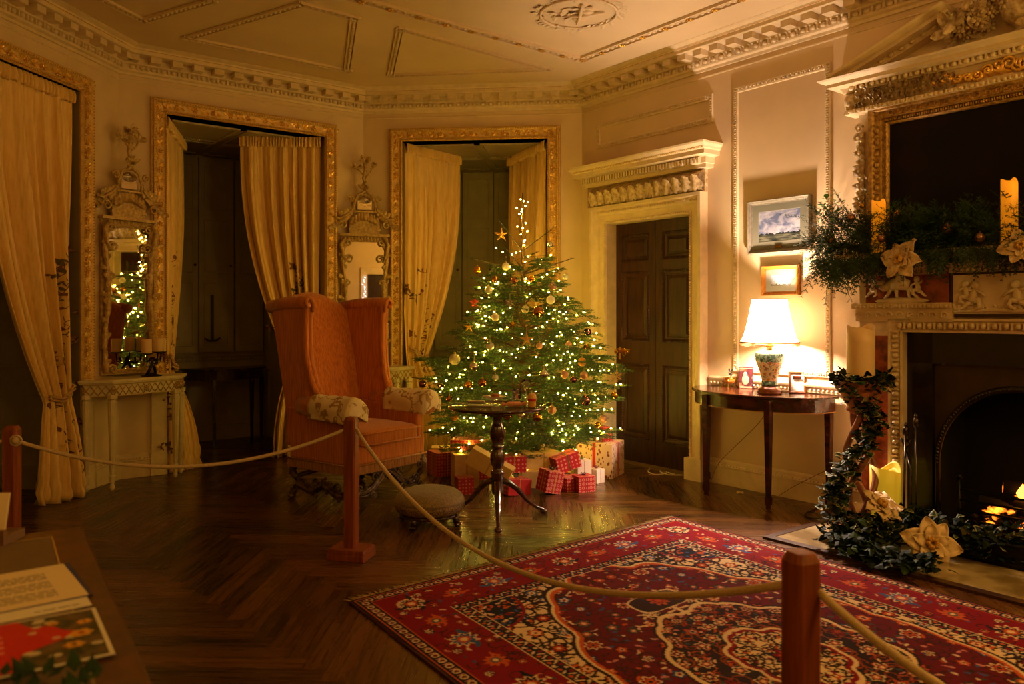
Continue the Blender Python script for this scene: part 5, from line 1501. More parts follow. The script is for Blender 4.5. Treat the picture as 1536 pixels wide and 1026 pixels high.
# greeting card / book standing left of lamp
p = on_d(1119, 583)
t = thing('standing_card', 'dark red illustrated card standing upright left of the lamp', 'card', p, WR.ang + R(20))
mb = MB(); mb.box(-.055, .055, -.002, .0, 0, .175); 
mb.add([(-.055, .0, 0), (-.055, .0, .175), (-.02, .05, .175), (-.02, .05, 0)], [(0, 1, 2, 3)], 0, False)
mb.build('card', photo_mat('card_picture', '4a1a1c', '2a1418', '9a5a3c'), t)
mb = MB(); mb.box(-.048, .048, -.0032, -.002, .006, .018); mb.box(-.052, .052, -.003, -.002, .16, .165)
mb.ball(1, T(-.005, -.003, .115) @ S(.016, .002, .02), 10, 6); mb.ball(1, T(-.005, -.003, .07) @ S(.03, .002, .04), 10, 6); mb.build('printed_figure', mat('print_pink', 'c07a5c', .5), t)
# claw-footed glass bowl
p = on_d(1095, 581)
t = thing('footed_bowl', 'small amber glass bowl on gold claw feet at the table\'s left end', 'bowl', p, WR.ang)
mb = MB(); mb.lathe([(.001, .03), (.03, .034), (.046, .05), (.05, .075), (.048, .078), (.043, .055), (.028, .04), (.001, .036)], 28); mb.build('bowl', mat('amber_glass', 'c87a2c', .05, trans=.6, coat=.5), t)
mb = MB()
mb.tube([(.051 * math.cos(a), .051 * math.sin(a), .077) for a in np.linspace(0, 2 * PI, 25)], .004, 5)
for k in range(4):
    a = k * PI / 2 + .4; c, s = math.cos(a), math.sin(a); mb.tube([(.05 * c, .05 * s, .07), (.053 * c, .053 * s, .045), (.04 * c, .04 * s, .025), (.06 * c, .06 * s, .006)], .005, 5); mb.ball(1, T(.062 * c, .062 * s, .006) @ S(.01, .01, .006), 6, 4)
mb.build('gilt_mount', M_brass, t)
mb = MB(); rnd = random.Random(4); mb.tube([(0, 0, .04), (.006, 0, .10), (.0, 0, .15)], .002, 4)
for k in range(8):
    z = .09 + .008 * k; mb.add([(0, 0, 0), (.012, 0, .012), (.03, 0, .008), (.014, 0, -.006)], [(0, 1, 2, 3)], 0, False, T(.004, 0, z) @ RZ(k * 2.3) @ RY(rnd.uniform(-.8, .3)))
o = mb.build('leaf_sprig', mat('dark_leaf', '2a1c14', .6)); o.location = p; o.rotation_euler.z = .3; tag(o, 'thin dark leafy sprig standing in the amber glass bowl', 'sprig')

# ================================================================= PICTURES ON THE WALL
def pix_z(px, py, p=0): return WR.z(px, py, p)
def picture(label, cx, w, z0, z1, fw, fmat, slip, art, plate=False, hang=.03):
    t = thing('framed_picture', label, 'picture', WR.w(cx, -.0, (z0 + z1) / 2), WR.ang); h = z1 - z0
    iw, ih = w / 2 - fw, h / 2 - fw
    mb = MB(); mb.box(-w / 2, w / 2, -.015, -.002, -h / 2, h / 2)
    mb.frame(-iw, iw, -ih, ih, [(-.004, .014), (0, .022), (fw * .25, .024), (fw * .35, .032), (fw * .7, .040), (fw * .85, .046), (fw, .040), (fw, .0)], 4); mb.build('frame', fmat, t, bevel=.001)
    mb = MB()
    mb.frame(-iw + slip, iw - slip, -ih + slip, ih - slip, [(-.002, .017), (0, .02), (slip, .021), (slip, .015)], 4); mb.build('slip', mat('frame_slip', '6e6c58', .5), t)
    mb = MB(); mb.box(-iw, iw, -.018, -.01, -ih, ih); mb.build('painting', art, t)
    if plate: mb = MB(); mb.box(-.03, .03, -.03, -.024, -ih + slip * .15 - .005, -ih + slip * .15 + .012); mb.build('nameplate', M_brass, t)
    return t
def landscape(nm, hz, sky1, sky2, land1, land2, sc):
    m = mat(nm, sky1, .3, coat=.3); N, L, b = nodes(m); tc = N.new('ShaderNodeTexCoord'); sp = N.new('ShaderNodeSeparateXYZ'); L.new(tc.outputs['Object'], sp.inputs[0])
    mp = N.new('ShaderNodeMapping'); mp.inputs['Scale'].default_value = (sc, sc, sc * 1.8); L.new(tc.outputs['Object'], mp.inputs['Vector'])
    nz = N.new('ShaderNodeTexNoise'); nz.inputs['Scale'].default_value = 1; nz.inputs['Detail'].default_value = 6; nz.inputs['Distortion'].default_value = .8; L.new(mp.outputs['Vector'], nz.inputs['Vector'])
    s = N.new('ShaderNodeValToRGB'); L.new(nz.outputs['Fac'], s.inputs['Fac']); e = s.color_ramp.elements; e[0].position = .4; e[0].color = lin(sky2); e[1].position = .6; e[1].color = lin(sky1)
    mp2 = N.new('ShaderNodeMapping'); mp2.inputs['Scale'].default_value = (sc * 1.2, 1, sc * 7); L.new(tc.outputs['Object'], mp2.inputs['Vector'])
    n2 = N.new('ShaderNodeTexNoise'); n2.inputs['Scale'].default_value = 1; n2.inputs['Detail'].default_value = 5; L.new(mp2.outputs['Vector'], n2.inputs['Vector'])
    g = N.new('ShaderNodeValToRGB'); L.new(n2.outputs['Fac'], g.inputs['Fac']); e = g.color_ramp.elements; e[0].position = .38; e[0].color = lin(land2); e[1].position = .62; e[1].color = lin(land1)
    # tree line: noisy horizon
    n3 = N.new('ShaderNodeTexNoise'); n3.inputs['Scale'].default_value = sc * 4; n3.inputs['Detail'].default_value = 3; L.new(tc.outputs['Object'], n3.inputs['Vector'])
    ma = N.new('ShaderNodeMath'); ma.operation = 'MULTIPLY_ADD'; L.new(n3.outputs['Fac'], ma.inputs[0]); ma.inputs[1].default_value = -.05; L.new(sp.outputs['Z'], ma.inputs[2])
    st = N.new('ShaderNodeMath'); st.operation = 'GREATER_THAN'; L.new(ma.outputs[0], st.inputs[0]); st.inputs[1].default_value = hz - .025
    l2 = N.new('ShaderNodeMath'); l2.operation = 'GREATER_THAN'; L.new(sp.outputs['Z'], l2.inputs[0]); l2.inputs[1].default_value = hz - .012
    tl = N.new('ShaderNodeMixRGB'); L.new(l2.outputs[0], tl.inputs['Fac']); L.new(g.outputs['Color'], tl.inputs[1]); tl.inputs[2].default_value = lin(land2)
    c = N.new('ShaderNodeMixRGB'); L.new(st.outputs[0], c.inputs['Fac']); L.new(tl.outputs['Color'], c.inputs[1]); L.new(s.outputs['Color'], c.inputs[2]); L.new(c.outputs['Color'], b.inputs['Base Color']); return m
uA, uB = WR.u(1121, .04), WR.u(1214, .04); zA = (pix_z(1121, 302, .04) + pix_z(1214, 292, .04)) / 2; zB = (pix_z(1121, 380, .04) + pix_z(1214, 377, .04)) / 2
picture('large landscape painting with a cloudy sky in a silvered frame above the lamp', (uA + uB) / 2, uB - uA, zB, zA, .035, mat('silvered_frame', '8c8470', .35, .4, var=.3, vscale=40), .055, landscape('painting_clouds', -.055, 'a8a8b0', '5a6480', '62624e', '1c2220', 9), True)
uA, uB = WR.u(1143, .03), WR.u(1198, .03); zA = (pix_z(1143, 400, .03) + pix_z(1198, 396, .03)) / 2; zB = (pix_z(1143, 443, .03) + pix_z(1198, 443, .03)) / 2
picture('small gold-framed sketch of clouds hanging just above the lampshade', (uA + uB) / 2, uB - uA, zB, zA, .03, mat('small_gilt_frame', 'a87028', .3, .5, var=.3, vscale=50), .045, landscape('painting_sketch', -.03, 'a8a49c', '666c74', '847862', '4a463c', 16))

# cables, adapter and scrap of paper by the table
def wire(label, pts, r, m, name='cable'):
    P = [Vector(p) for p in pts]; Q = []
    for a, b, c, d in zip([P[0]] + P[:-2], P[:-1], P[1:], P[2:] + [P[-1]]):
        for k in range(6):
            u = k / 6; Q.append(.5 * ((2 * b) + (c - a) * u + (2 * a - 5 * b + 4 * c - d) * u * u + (3 * b - a - 3 * c + d) * u ** 3))
    Q.append(P[-1]); mb = MB(); mb.tube(Q, r, 5); return tag(mb.build(name, m), label, 'cable')
wire('thin cable hanging down the wall behind the half-round table', [WR.w(2.25, -.01, .78), WR.w(2.1, -.03, .55), WR.w(1.9, -.045, .35), WR.w(1.72, -.05, .17), WR.w(1.66, -.07, .02)], .0025, mat('brown_cable', '6b5028', .5))
wire('thin cable rising from behind the middle table leg to the adapter', [WR.w(2.30, -.06, .012), WR.w(2.42, -.06, .10), WR.w(2.56, -.055, .19), WR.w(2.66, -.045, .25), WR.w(2.72, -.05, .27)], .0025, mat('brown_cable', '6b5028'))
mb = MB(); mb.box(-.06, .09, -.03, 0, -.022, .022); mb.box(-.02, .03, -.045, -.0, -.02, .03); mb.box(.03, .08, -.05, 0, -.03, .0)
o = mb.build('power_adapter', M_bcab, bevel=.004); o.location = WR.w(2.76, -.015, .28); o.rotation_euler.z = WR.ang; tag(o, 'black plug adapter on the skirting beside the table\'s right leg', 'power adapter')
wire('black cable curling on the floor under the table\'s right end', [WR.w(2.80, -.04, .25), WR.w(2.80, -.06, .12)] + [gp(x, y, .006) for x, y in ((1240, 752), (1222, 764), (1208, 770), (1212, 776), (1228, 778), (1246, 778))], .005, M_bcab)
mb = MB(); mb.grid(lambda s, q: ((s - .5) * .05, (q - .5) * .04, .004 + .012 * abs(math.sin(s * 4)) + .006 * q), 6, 5)
o = mb.build('paper_scrap', mat('cream_scrap', 'd8c080', .6), solid=.001); o.location = gp(1110, 741); tag(o, 'small scrap of cream paper on the floor under the half-round table', 'paper')
# ================================================================= CHIMNEYPIECE
M_marb = mat('statuary_marble', 'dcc8a4', .28, col2='c0a57c', vscale=6, detail=8, coat=.2)
M_sien = mat('red_jasper', 'a04c2c', .2, col2='5e2818', vscale=14, detail=8, coat=.4, lo=.35, hi=.62)
M_slate = mat('fire_slips', '17110c', .25, coat=.3); M_iron = mat('cast_iron', '0f0c0a', .38, .6); M_soot = mat('soot', '070605', .9)
M_ston = mat('hearth_marble', 'b09c74', .25, col2='7d6844', vscale=4, detail=9, coat=.3, lo=.4, hi=.6)
FC = 4.0; HW = .955; P1 = .26
uo = 3.353; hw_o = FC - uo           # half width of the opening
t = thing('fireplace', 'carved marble fireplace with jasper panels at the right of the photo', 'fireplace', WR.w(FC, 0, 0), WR.ang)
FW = Wall((0, 0), (1, 0))
mb = MB()
for sg in (-1, 1):
    a, b = sorted((sg * (hw_o + .085), sg * HW))
    mb.box(a, b, -P1 + .02, 0, 0, 1.29)                 # pilaster body
mb.box(-HW, HW, -P1 + .02, 0, 1.29, 1.655)
mb.box(-HW - .01, HW + .01, -P1 - .02, 0, 0, .10)if False else None
o = mb.build('surround', M_marb, t, bevel=.004)
for sg in (-1, 1):
    a, b = sorted((sg * (hw_o + .10), sg * (HW - .03)))
    mb = MB(); mb.box(a, b, -P1 - .002, -P1 + .02, .16, 1.26); mb.build('jasper_pilaster', M_sien, t)
    mb = MB(); a, b = sorted((sg * (hw_o + .085), sg * (HW + .02))); mb.box(a, b, -P1 - .03, -P1 + .02, 0, .13); mb.build('plinth_block', M_marb, t, bevel=.005)
# inner egg-and-dart frame
mb = MB(); w = .085
mb.frame(-hw_o, hw_o, 0, 1.29, [(-.002, .1), (-.002, P1 + .01), (.012, P1 + .015), (.016, P1 + .005), (.065, P1 + .015), (.07, P1 + .03), (w, P1 + .03), (w, .2)], 3)
eggdart(mb, T(-hw_o - .04, -P1 - .018, 1.33), 2 * hw_o + .08, .062, .042)
for sg in (-1, 1): eggdart(mb, T(sg * (hw_o + .04), -P1 - .018, .05) @ RY(-PI / 2), 1.24, .062, .042)
mb.build('egg_and_dart_frame', M_marb, t)
# blocks with wave scroll + cresting over each pilaster
zb0, zb1, zb2 = 1.375, 1.475, 1.655
for sg in (-1, 1):
    a, b = sorted((sg * .33, sg * HW)); mb = MB()
    mb.box(a, b, -P1 - .03, -.05, zb0 - .02, zb1 - .03); mb.box(a - .02, b + .0, -P1 - .05, -.05, zb1 - .035, zb1)
    n = 9; sp = (b - a) / n
    for i in range(n): scroll(mb, T(a + (i + .62) * sp, -P1 - .032, zb0 + .022), .022, .007, 1.2)
    eggdart(mb, T(a, -P1 - .052, zb1 - .02), b - a, .05, .024)
    mb.build('wave_scroll_band', M_marb, t, bevel=.002)
    mb = MB(); a2, b2 = sorted((sg * .36, sg * (HW - .06))); mb.box(a2, b2, -P1 - .005, -P1 + .02, zb1, zb2); mb.build('jasper_panel', M_sien, t)
mb = MB(); mb.box(-.35, .35, -P1 - .01, -P1 + .02, 1.385, 1.655); mb.build('dark_border', mat('dark_marble', '3a1c14', .2, coat=.4), t)
# carved tablet with two children at play
mb = MB(); mb.box(-.325, .325, -P1 - .03, -P1, 1.405, 1.64)
def putto(mb, x, z, f, s=1.0, M=Matrix()):
    M0 = M @ T(x, -P1 - .035, z) @ S(f * s, s, s)
    mb.ball(1, M0 @ T(.0, -.012, .13) @ S(.022, .022, .026), 10, 7)
    mb.ball(1, M0 @ T(-.006, -.004, .135) @ S(.028, .02, .028), 8, 6)
    mb.tube([(-.0, -.008, .115), (-.012, -.01, .085), (-.02, -.01, .05), (-.018, -.008, .03)], [.013, .022, .026, .024], 8, 0, M0)
    mb.tube([(-.018, -.01, .035), (.02, -.018, .035), (.028, -.018, .0), (-.005, -.012, -.02)], [.024, .018, .014, .008], 8, 0, M0)
    mb.tube([(-.02, -.006, .03), (-.05, -.01, .015), (-.075, -.008, -.012), (-.095, -.006, -.02)], [.022, .015, .011, .007], 8, 0, M0)
    mb.tube([(.0, -.012, .1), (.035, -.018, .085), (.06, -.016, .06)], [.012, .009, .006], 7, 0, M0)
    mb.tube([(-.01, -.008, .1), (-.045, -.012, .10), (-.06, -.012, .125)], [.012, .009, .006], 7, 0, M0)
putto(mb, -.19, 1.45, 1, .95); putto(mb, -.255, 1.48, -1, .8); putto(mb, .02, 1.45, -1, .95); putto(mb, .18, 1.45, 1, .95)
rnd = random.Random(6)
for k in range(34): leaf(mb, T(rnd.uniform(-.32, .32), -P1 - .03, 1.41) @ RY(rnd.uniform(-.6, .6)), rnd.uniform(.03, .07), .02, .012)
mb.tube([(-.32, -P1 - .03, 1.42), (-.1, -P1 - .034, 1.428), (.1, -P1 - .034, 1.42), (.32, -P1 - .03, 1.43)], .012, 6)
mb.build('carved_tablet', M_marb, t)
# mantel shelf
mb = MB()
pr = [(-.0, 1.655), (P1 + .01, 1.655), (P1 + .015, 1.68), (P1 + .05, 1.695), (P1 + .055, 1.74), (P1 + .1, 1.76), (P1 + .13, 1.77), (P1 + .13, 1.80), (0, 1.80)]
v = []; f = []
for d, z in pr: e_ = max(0, d - P1) * .8; v += [(-HW - e_, 0, z), (-HW - e_, -d, z), (HW + e_, -d, z), (HW + e_, 0, z)]
for i in range(len(pr) - 1):
    for j in range(3): f.append((4 * i + j, 4 * i + j + 1, 4 * i + j + 5, 4 * i + j + 4))
mb.add(v, f, 0, False); eggdart(mb, T(-HW, -P1 - .055, 1.718), 2 * HW, .05, .034)
for i in range(60): mb.box(-HW + i * .0322, -HW + i * .0322 + .018, -P1 - .04, -P1, 1.66, 1.69)
mb.build('mantel_shelf', M_marb, t)
# little marble group on the block: a goat with children
Mg = T(-.64, -P1 - .035, 1.475) @ S(1.05, .8, 1.12)
mb = MB(); mb.ball(1, Mg @ T(0, 0, .012) @ S(.17, .035, .02), 14, 6)
mb.tube([(-.07, 0, .10), (-.02, -.01, .115), (.05, 0, .10)], [.03, .042, .03], 10, 0, Mg)
mb.tube([(-.07, 0, .10), (-.11, -.01, .085), (-.135, -.01, .10)], [.03, .022, .014], 8, 0, Mg); mb.ball(1, Mg @ T(-.125, -.01, .12) @ S(.028, .02, .018), 8, 6)
for x, dx in ((-.06, -.05), (-.03, .01), (.045, .01), (.055, .06)): mb.tube([(x, -.01, .09), (x + dx * .4, -.012, .05), (x + dx, -.01, .018)], [.016, .01, .008], 6, 0, Mg)
for x, f in ((.0, 1), (.10, -1), (-.16, 1)): putto(mb, x, .05 if x else .10, f, .62, Mg @ T(0, P1 + .01, 0))
mb.build('carved_group', M_marb, t)
# slips, arched insert, firebox, fire
mb = MB(); mb.box(-hw_o, -hw_o + .16, -P1 + .05, -.08, 0, 1.29); mb.box(hw_o - .16, hw_o, -P1 + .05, -.08, 0, 1.29); mb.box(-hw_o, hw_o, -P1 + .05, -.08, 1.09, 1.29); mb.build('slate_slips', M_slate, t)
ia = hw_o - .16; R_ = .465; zc = .47
M_rim = mat('brass_tint_metal', '5a4424', .4, .7)
mb = MB(); n = 28; V = []; f = []
for k in range(n + 1):
    a = PI - PI * k / n; cx, cz = R_ * math.cos(a), zc + R_ * math.sin(a) * 1.05
    tx = max(-ia, min(ia, cx / max(abs(math.sin(a)), .001) if abs(cx) < 99 else cx)); 
    sc_ = min(ia / max(abs(math.cos(a)), 1e-6), (1.09 - zc) / max(math.sin(a), 1e-6)); V += [(cx, -.17, cz), (sc_ * math.cos(a), -.17, zc + sc_ * math.sin(a))]
for k in range(n): f.append((2 * k, 2 * k + 1, 2 * k + 3, 2 * k + 2))
mb.add(V, f, 0, False); mb.box(-ia, -R_, -.172, -.16, 0, zc); mb.box(R_, ia, -.172, -.16, 0, zc); mb.build('arched_insert', mat('insert_steel', '4a3a26', .45, .5, var=.3, vscale=8), t)
mb = MB(); pts = [(-R_, -.185, 0), (-R_, -.185, zc * .5)] + [(R_ * math.cos(a), -.185, zc + R_ * 1.05 * math.sin(a)) for a in np.linspace(PI, 0, 40)] + [(R_, -.185, zc * .5), (R_, -.185, 0)]
mb.tube(pts, .022, 8)
for k in range(70):
    a = PI * k / 69; mb.ball(1, T(R_ * math.cos(a), -.2, zc + R_ * 1.05 * math.sin(a)) @ RY(-a + .6) @ S(.018, .012, .008), 6, 4)
mb.build('rope_moulding', mat('polished_iron', '3a3430', .25, .9), t)
mb = MB(); mb.box(-R_ - .02, R_ + .02, .22, .24, 0, 1.0); mb.box(-R_ - .04, -R_ - .01, -.16, .24, 0, 1.0); mb.box(R_ + .01, R_ + .04, -.16, .24, 0, 1.0); mb.box(-R_, R_, -.16, .24, .93, .95); mb.box(-R_, R_, -.3, .24, 0, .012); mb.build('firebox', M_soot, t)
# basket grate
g = mb = MB()
for z in (.14, .20, .26, .32): mb.tube([(-.33, -.10, z), (-.33, -.2, z), (.33, -.2, z), (.33, -.10, z)], .008, 6)
for x in (-.33, .33): mb.tube([(x, -.2, .0), (x, -.2, .38)], .012, 6); mb.ball(.022, T(x, -.2, .4))
for k in range(9): mb.tube([(-.28 + k * .07, -.2, .13), (-.28 + k * .07, .1, .12)], .007, 5)
o = mb.build('fire_grate', M_iron, t)
def ember(nm, s):
    m = mat(nm, '1a0f08', .9, emis='ff7a1c', estr=0); N, L, b = nodes(m); tc = N.new('ShaderNodeTexCoord'); nz = N.new('ShaderNodeTexNoise'); nz.inputs['Scale'].default_value = 9; nz.inputs['Detail'].default_value = 4
    L.new(tc.outputs['Object'], nz.inputs['Vector']); r = N.new('ShaderNodeMapRange'); L.new(nz.outputs['Fac'], r.inputs['Value']); r.inputs['From Min'].default_value = .56; r.inputs['From Max'].default_value = .70; r.inputs['To Max'].default_value = s
    L.new(r.outputs['Result'], b.inputs['Emission Strength']); return m
M_emb_ = ember('glowing_ember', 9)
FM = WR.M @ T(FC, 0, 0)
for k, (x, y, z, L_, rz, ry, lab) in enumerate(((-.16, -.09, .22, .20, .2, .25, 'charred log at the left end of the fire grate'), (.06, -.05, .25, .3, -.3, -.15, 'large glowing log in the middle of the grate'), (.15, -.12, .2, .26, .1, .1, 'log lying at the front of the grate'), (-.03, .03, .33, .26, .4, .1, 'log on top of the others in the grate'))):
    mb = MB(); mb.tube([(-L_ / 2, 0, 0), (0, .01, .005), (L_ / 2, 0, 0)], [.045, .05, .042], 9)
    o = mb.build('fire_log', M_emb_); o.matrix_world = FM @ T(x, y, z) @ RZ(rz) @ RY(ry); tag(o, lab, 'log')
mb = MB(); rnd = random.Random(9)
for k in range(60): mb.ball(1, T(rnd.uniform(-.28, .28), rnd.uniform(-.17, .08), rnd.uniform(.13, .18)) @ RZ(k) @ S(.03, .022, .018), 6, 4)
o = mb.build('embers', ember('glowing_coals', 5)); o.matrix_world = FM; tag(o, 'glowing embers lying in the fire grate', 'embers', kind='stuff')
for (x, z, h, l_) in ((-.02, .29, .10, 'small orange flame between the logs, left of the other'), (.1, .30, .12, 'orange flame rising from the middle of the grate')):
    mb = MB(); mb.lathe([(.001, 0), (.022, .02), (.028, .04), (.018, h * .7), (.001, h)], 8, wob=lambda a, zz: 1 + .3 * math.sin(a * 2 + zz * 40)); o = mb.build('flame', mat('flame', 'ffb050', .5, emis='ffa030', estr=8)); o.matrix_world = FM @ T(x, -.08, z); tag(o, l_, 'flame')
# hearth slab and its wooden border (setting)
mb = MB(); mb.box(-1.05, 1.05, -1.06, 0, 0.0, .012); o = mb.build('hearth', M_ston, None, bevel=.002); o.matrix_world = FM; tag(o, kind='structure')
mb = MB(); mb.box(-1.10, 1.10, -1.12, -1.06, 0.0, .015); mb.box(-1.10, -1.05, -1.06, 0, 0, .015); mb.box(1.05, 1.10, -1.06, 0, 0, .015); o = mb.build('trim_12', mat('hearth_border', '3c2412', .35)); o.matrix_world = FM; tag(o, kind='structure')
# fender
mb = MB(); pts = [(-.6, -.27, .06), (-.6, -.5, .06), (-.45, -.56, .06), (0, -.58, .06), (.45, -.56, .06), (.6, -.5, .06), (.6, -.27, .06)]
for a, b in zip(pts[:-1], pts[1:]):
    d = Vector(b) - Vector(a); M = T(*a) @ RZ(math.atan2(d.y, d.x)); mb.box(0, d.length, -.006, .006, -.06, .06, 0, M)
mb.tube([(x, y, .125) for x, y, z in pts], .012, 8); mb.tube([(x, y, .02) for x, y, z in pts], .014, 8)
o = mb.build('fire_fender', M_iron); o.matrix_world = FM @ T(0, 0, .012); tag(o, 'low black iron fender round the front of the fire', 'fender')
# fire irons leaning by the left slip
def iron(label, bx, by, tx, ty, tz, head):
    mb = MB(); mb.tube([(bx, by, .014), ((bx + tx) / 2, (by + ty) / 2, tz / 2), (tx, ty, tz)], .007, 7); mb.ball(1, T(tx, ty, tz) @ S(.02, .02, .035), 10, 6); mb.ball(.014, T(tx, ty, tz - .06)); mb.ball(1, T(tx, ty, tz + .04) @ S(.012, .012, .016), 8, 5)
    if head == 'shovel': mb.box(bx - .045, bx + .045, by - .02, by - .012, .014, .13)
    if head == 'tongs': mb.tube([(bx + .05, by, .014), (bx + .05, by, .45), (tx, ty, tz - .12)], .006, 7); mb.tube([(tx - .03, ty, tz - .05), (tx, ty - .0, tz - .12), (tx + .03, ty, tz - .05)], .007, 6)
    o = mb.build('fire_iron', mat('steel_iron', '4a4038', .25, .9)); o.matrix_world = FM; tag(o, label, 'fire iron')
iron('steel fire tongs leaning by the left side of the fireplace', -.56, -.44, -.60, -.32, .66, 'tongs')
iron('steel fire shovel leaning beside the tongs at the fireplace', -.47, -.46, -.54, -.31, .72, 'shovel')

# ================================================================= OVERMANTEL
t = thing('overmantel', 'carved overmantel with a broken pediment framing a dark painting', 'overmantel', WR.w(FC, 0, 0), WR.ang)
def mz(px, py, p): return WR.z(px, py, p)
def mu(px, p): return WR.u(px, p) - FC
PP = .13
xi = mu(1328, PP); zt_i = mz(1328, 185, PP); xo = mu(1302, PP); xs = mu(1284, .10)
zi0 = 1.84
mb = MB(); mb.box(-abs(xs), abs(xs), -.06, 0, 1.80, zt_i + .30); mb.build('backboard', M_trim, t)
mb = MB()
fw = abs(xo) - abs(xi)
mb.frame(xi, -xi, zi0, zt_i, [(-.005, .06), (0, .09), (fw * .1, .10), (fw * .2, .085), (fw * .3, .09), (fw * .35, .11), (fw * .7, .115), (fw * .78, PP), (fw, PP), (fw * 1.02, .05)], 4)
eggdart(mb, T(xi - fw * .2, -.1, zt_i + fw * .22), -2 * xi + fw * .4, .03, .02)
for i in range(int(-2 * xi / .06)):   # fret
    x = xi + i * .06; z = zt_i + fw * .42
    for (a, b, c, d) in ((0, .05, 0, .006), (.044, .05, 0, .034), (.016, .05, .028, .034), (.016, .022, .014, .034)): mb.box(x + a, x + b, -.122, -.11, z + c, z + d)
for sg in (-1, 1):
    eggdart(mb, T(sg * (-xi + fw * .55), -.115, zi0) @ RY(-PI / 2), zt_i - zi0, .075, .03)
    beads(mb, T(sg * (-xi + fw * .1), -.1, zi0) @ RY(-PI / 2), zt_i - zi0, .03, .008)
mb.build('gilt_frame', mat('overmantel_gilt', 'c0964a', .4, .35, col2='8a642c', vscale=40, bump=.4, bscale=140), t)
mdk = mat('dark_canvas', '1c0a06', .6, col2='0a0504', vscale=4, spec=.15, lo=.5, hi=.72)
mb = MB(); mb.box(xi - .01, -xi + .01, -.075, -.06, zi0 - .02, zt_i + .02); cv = mb.build('painting', mdk, t); cv['label'] = 'very dark old canvas'
# consoles / drops beside the frame
for sg in (-1, 1):
    mb = MB(); x = sg * (abs(xs) - .028); rnd = random.Random(12)
    mb.box(x - .02, x + .02, -.085, -.05, 1.82, zt_i - .02)
    for k in range(22):
        z = 1.9 + k * (zt_i - 2.0) / 22; leaf(mb, T(x, -.085, z) @ RY(rnd.uniform(-1.2, 1.2)), .06, .045, .03); mb.ball(.014, T(x + rnd.uniform(-.02, .02), -.10, z), 6, 4)
    scroll(mb, T(x + .02, -.09, zt_i - .06), .035, .012); scroll(mb, T(x + .02, -.09, zt_i + .01), .03, .01)
    mb.build('carved_drop', M_carv, t)
# frieze, cornice, pediment
zf0 = zt_i + fw + .015; zf1 = zf0 + .125
mb = MB(); xf = abs(mu(1272, .13))
mb.box(-xf, xf, -.12, 0, zf0 - .02, zf1 + .02); mb.box(-xf - .02, xf + .02, -.15, 0, zf0 - .028, zf0)
eggdart(mb, T(-xf, -.15, zf0 - .014), 2 * xf, .06, .026)
mb.build('frieze_board', M_trim, t)
rnd = random.Random(14)
for sg in (-1, 1):
    mb = MB()
    for i in range(34):
        for j in range(3):
            x = sg * (xf - .01 - .42 * (i + rnd.random()) / 34 * 1.6); leaf(mb, T(x, -.115, zf0 + .0 + j * .036 + rnd.uniform(0, .02)) @ RY(sg * R(-70) + rnd.uniform(-.7, .7)), .075, .05, .05, 0, 4)
    mb.ball(1, T(sg * (xf - .01), -.10, (zf0 + zf1) / 2) @ S(.05, .06, .07), 12, 8)
    mb.build('oak_leaf_frieze', M_carv, t)
mb = MB()
for sg in (-1, 1):
    for k in range(8):
        scroll(mb, T(sg * (.06 + .055 * k), -.13, (zf0 + zf1) / 2 + .02 * math.sin(k)) @ S(sg, 1, 1 if k % 2 else -1), .045 - .003 * k, .012)
        leaf(mb, T(sg * (.06 + .055 * k), -.12, (zf0 + zf1) / 2 - .03) @ RY(sg * 1.2), .09, .05, .03)
mb.build('gilt_cartouche', M_gilt, t)
zc0 = zf1 - .008
mb = MB(); pr = [(.11, zc0), (.14, zc0 + .006), (.15, zc0 + .04), (.22, zc0 + .048), (.22, zc0 + .072), (.26, zc0 + .09), (.27, zc0 + .10), (0, zc0 + .10)]
v = []; f = []
for d, z in pr: e_ = d - .11; v += [(-xf - e_, 0, z), (-xf - e_, -d, z), (xf + e_, -d, z), (xf + e_, 0, z)]
for i in range(len(pr) - 1):
    for j in range(3): f.append((4 * i + j, 4 * i + j + 1, 4 * i + j + 5, 4 * i + j + 4))
mb.add(v, f, 0, False); eggdart(mb, T(-xf, -.155, zc0 + .03), 2 * xf, .075, .034)
mb.build('cornice', M_trim, t)
xe = abs(mu(1247, .27)) + .0; sl = R(20)
for sg in (-1, 1):
    mb = MB(); Lr = .82
    prr = [(.05, -.005), (.15, 0), (.16, .03), (.22, .04), (.22, .065), (.26, .085), (.27, .10), (0, .10)]
    v = []; f = []
    for d, z in prr:
        v += [(0, -d, z), (Lr, -d, z)]
    for i in range(len(prr) - 1): f.append((2 * i, 2 * i + 1, 2 * i + 3, 2 * i + 2))
    f.append(tuple(2 * i + 1 for i in range(len(prr)))[::-1])
    M = T(sg * xe, 0, zc0 + .03) @ S(-sg, 1, 1) @ RY(-sl)
    mb.add(v, f, 0, False, M)
    for k in range(10): mb.ball(1, M @ T(.1 + k * .075, -.17, .018) @ S(.018, .012, .014), 6, 4)
    mb.build('raking_cornice', M_trim, t)
mb = MB(); mb.add([(-xe + .1, -.06, zc0 + .08), (xe - .1, -.06, zc0 + .08), (.38, -.06, zc0 + .32), (-.38, -.06, zc0 + .32)], [(0, 1, 2, 3)], 0, False); mb.build('tympanum', M_trim, t, solid=.01)
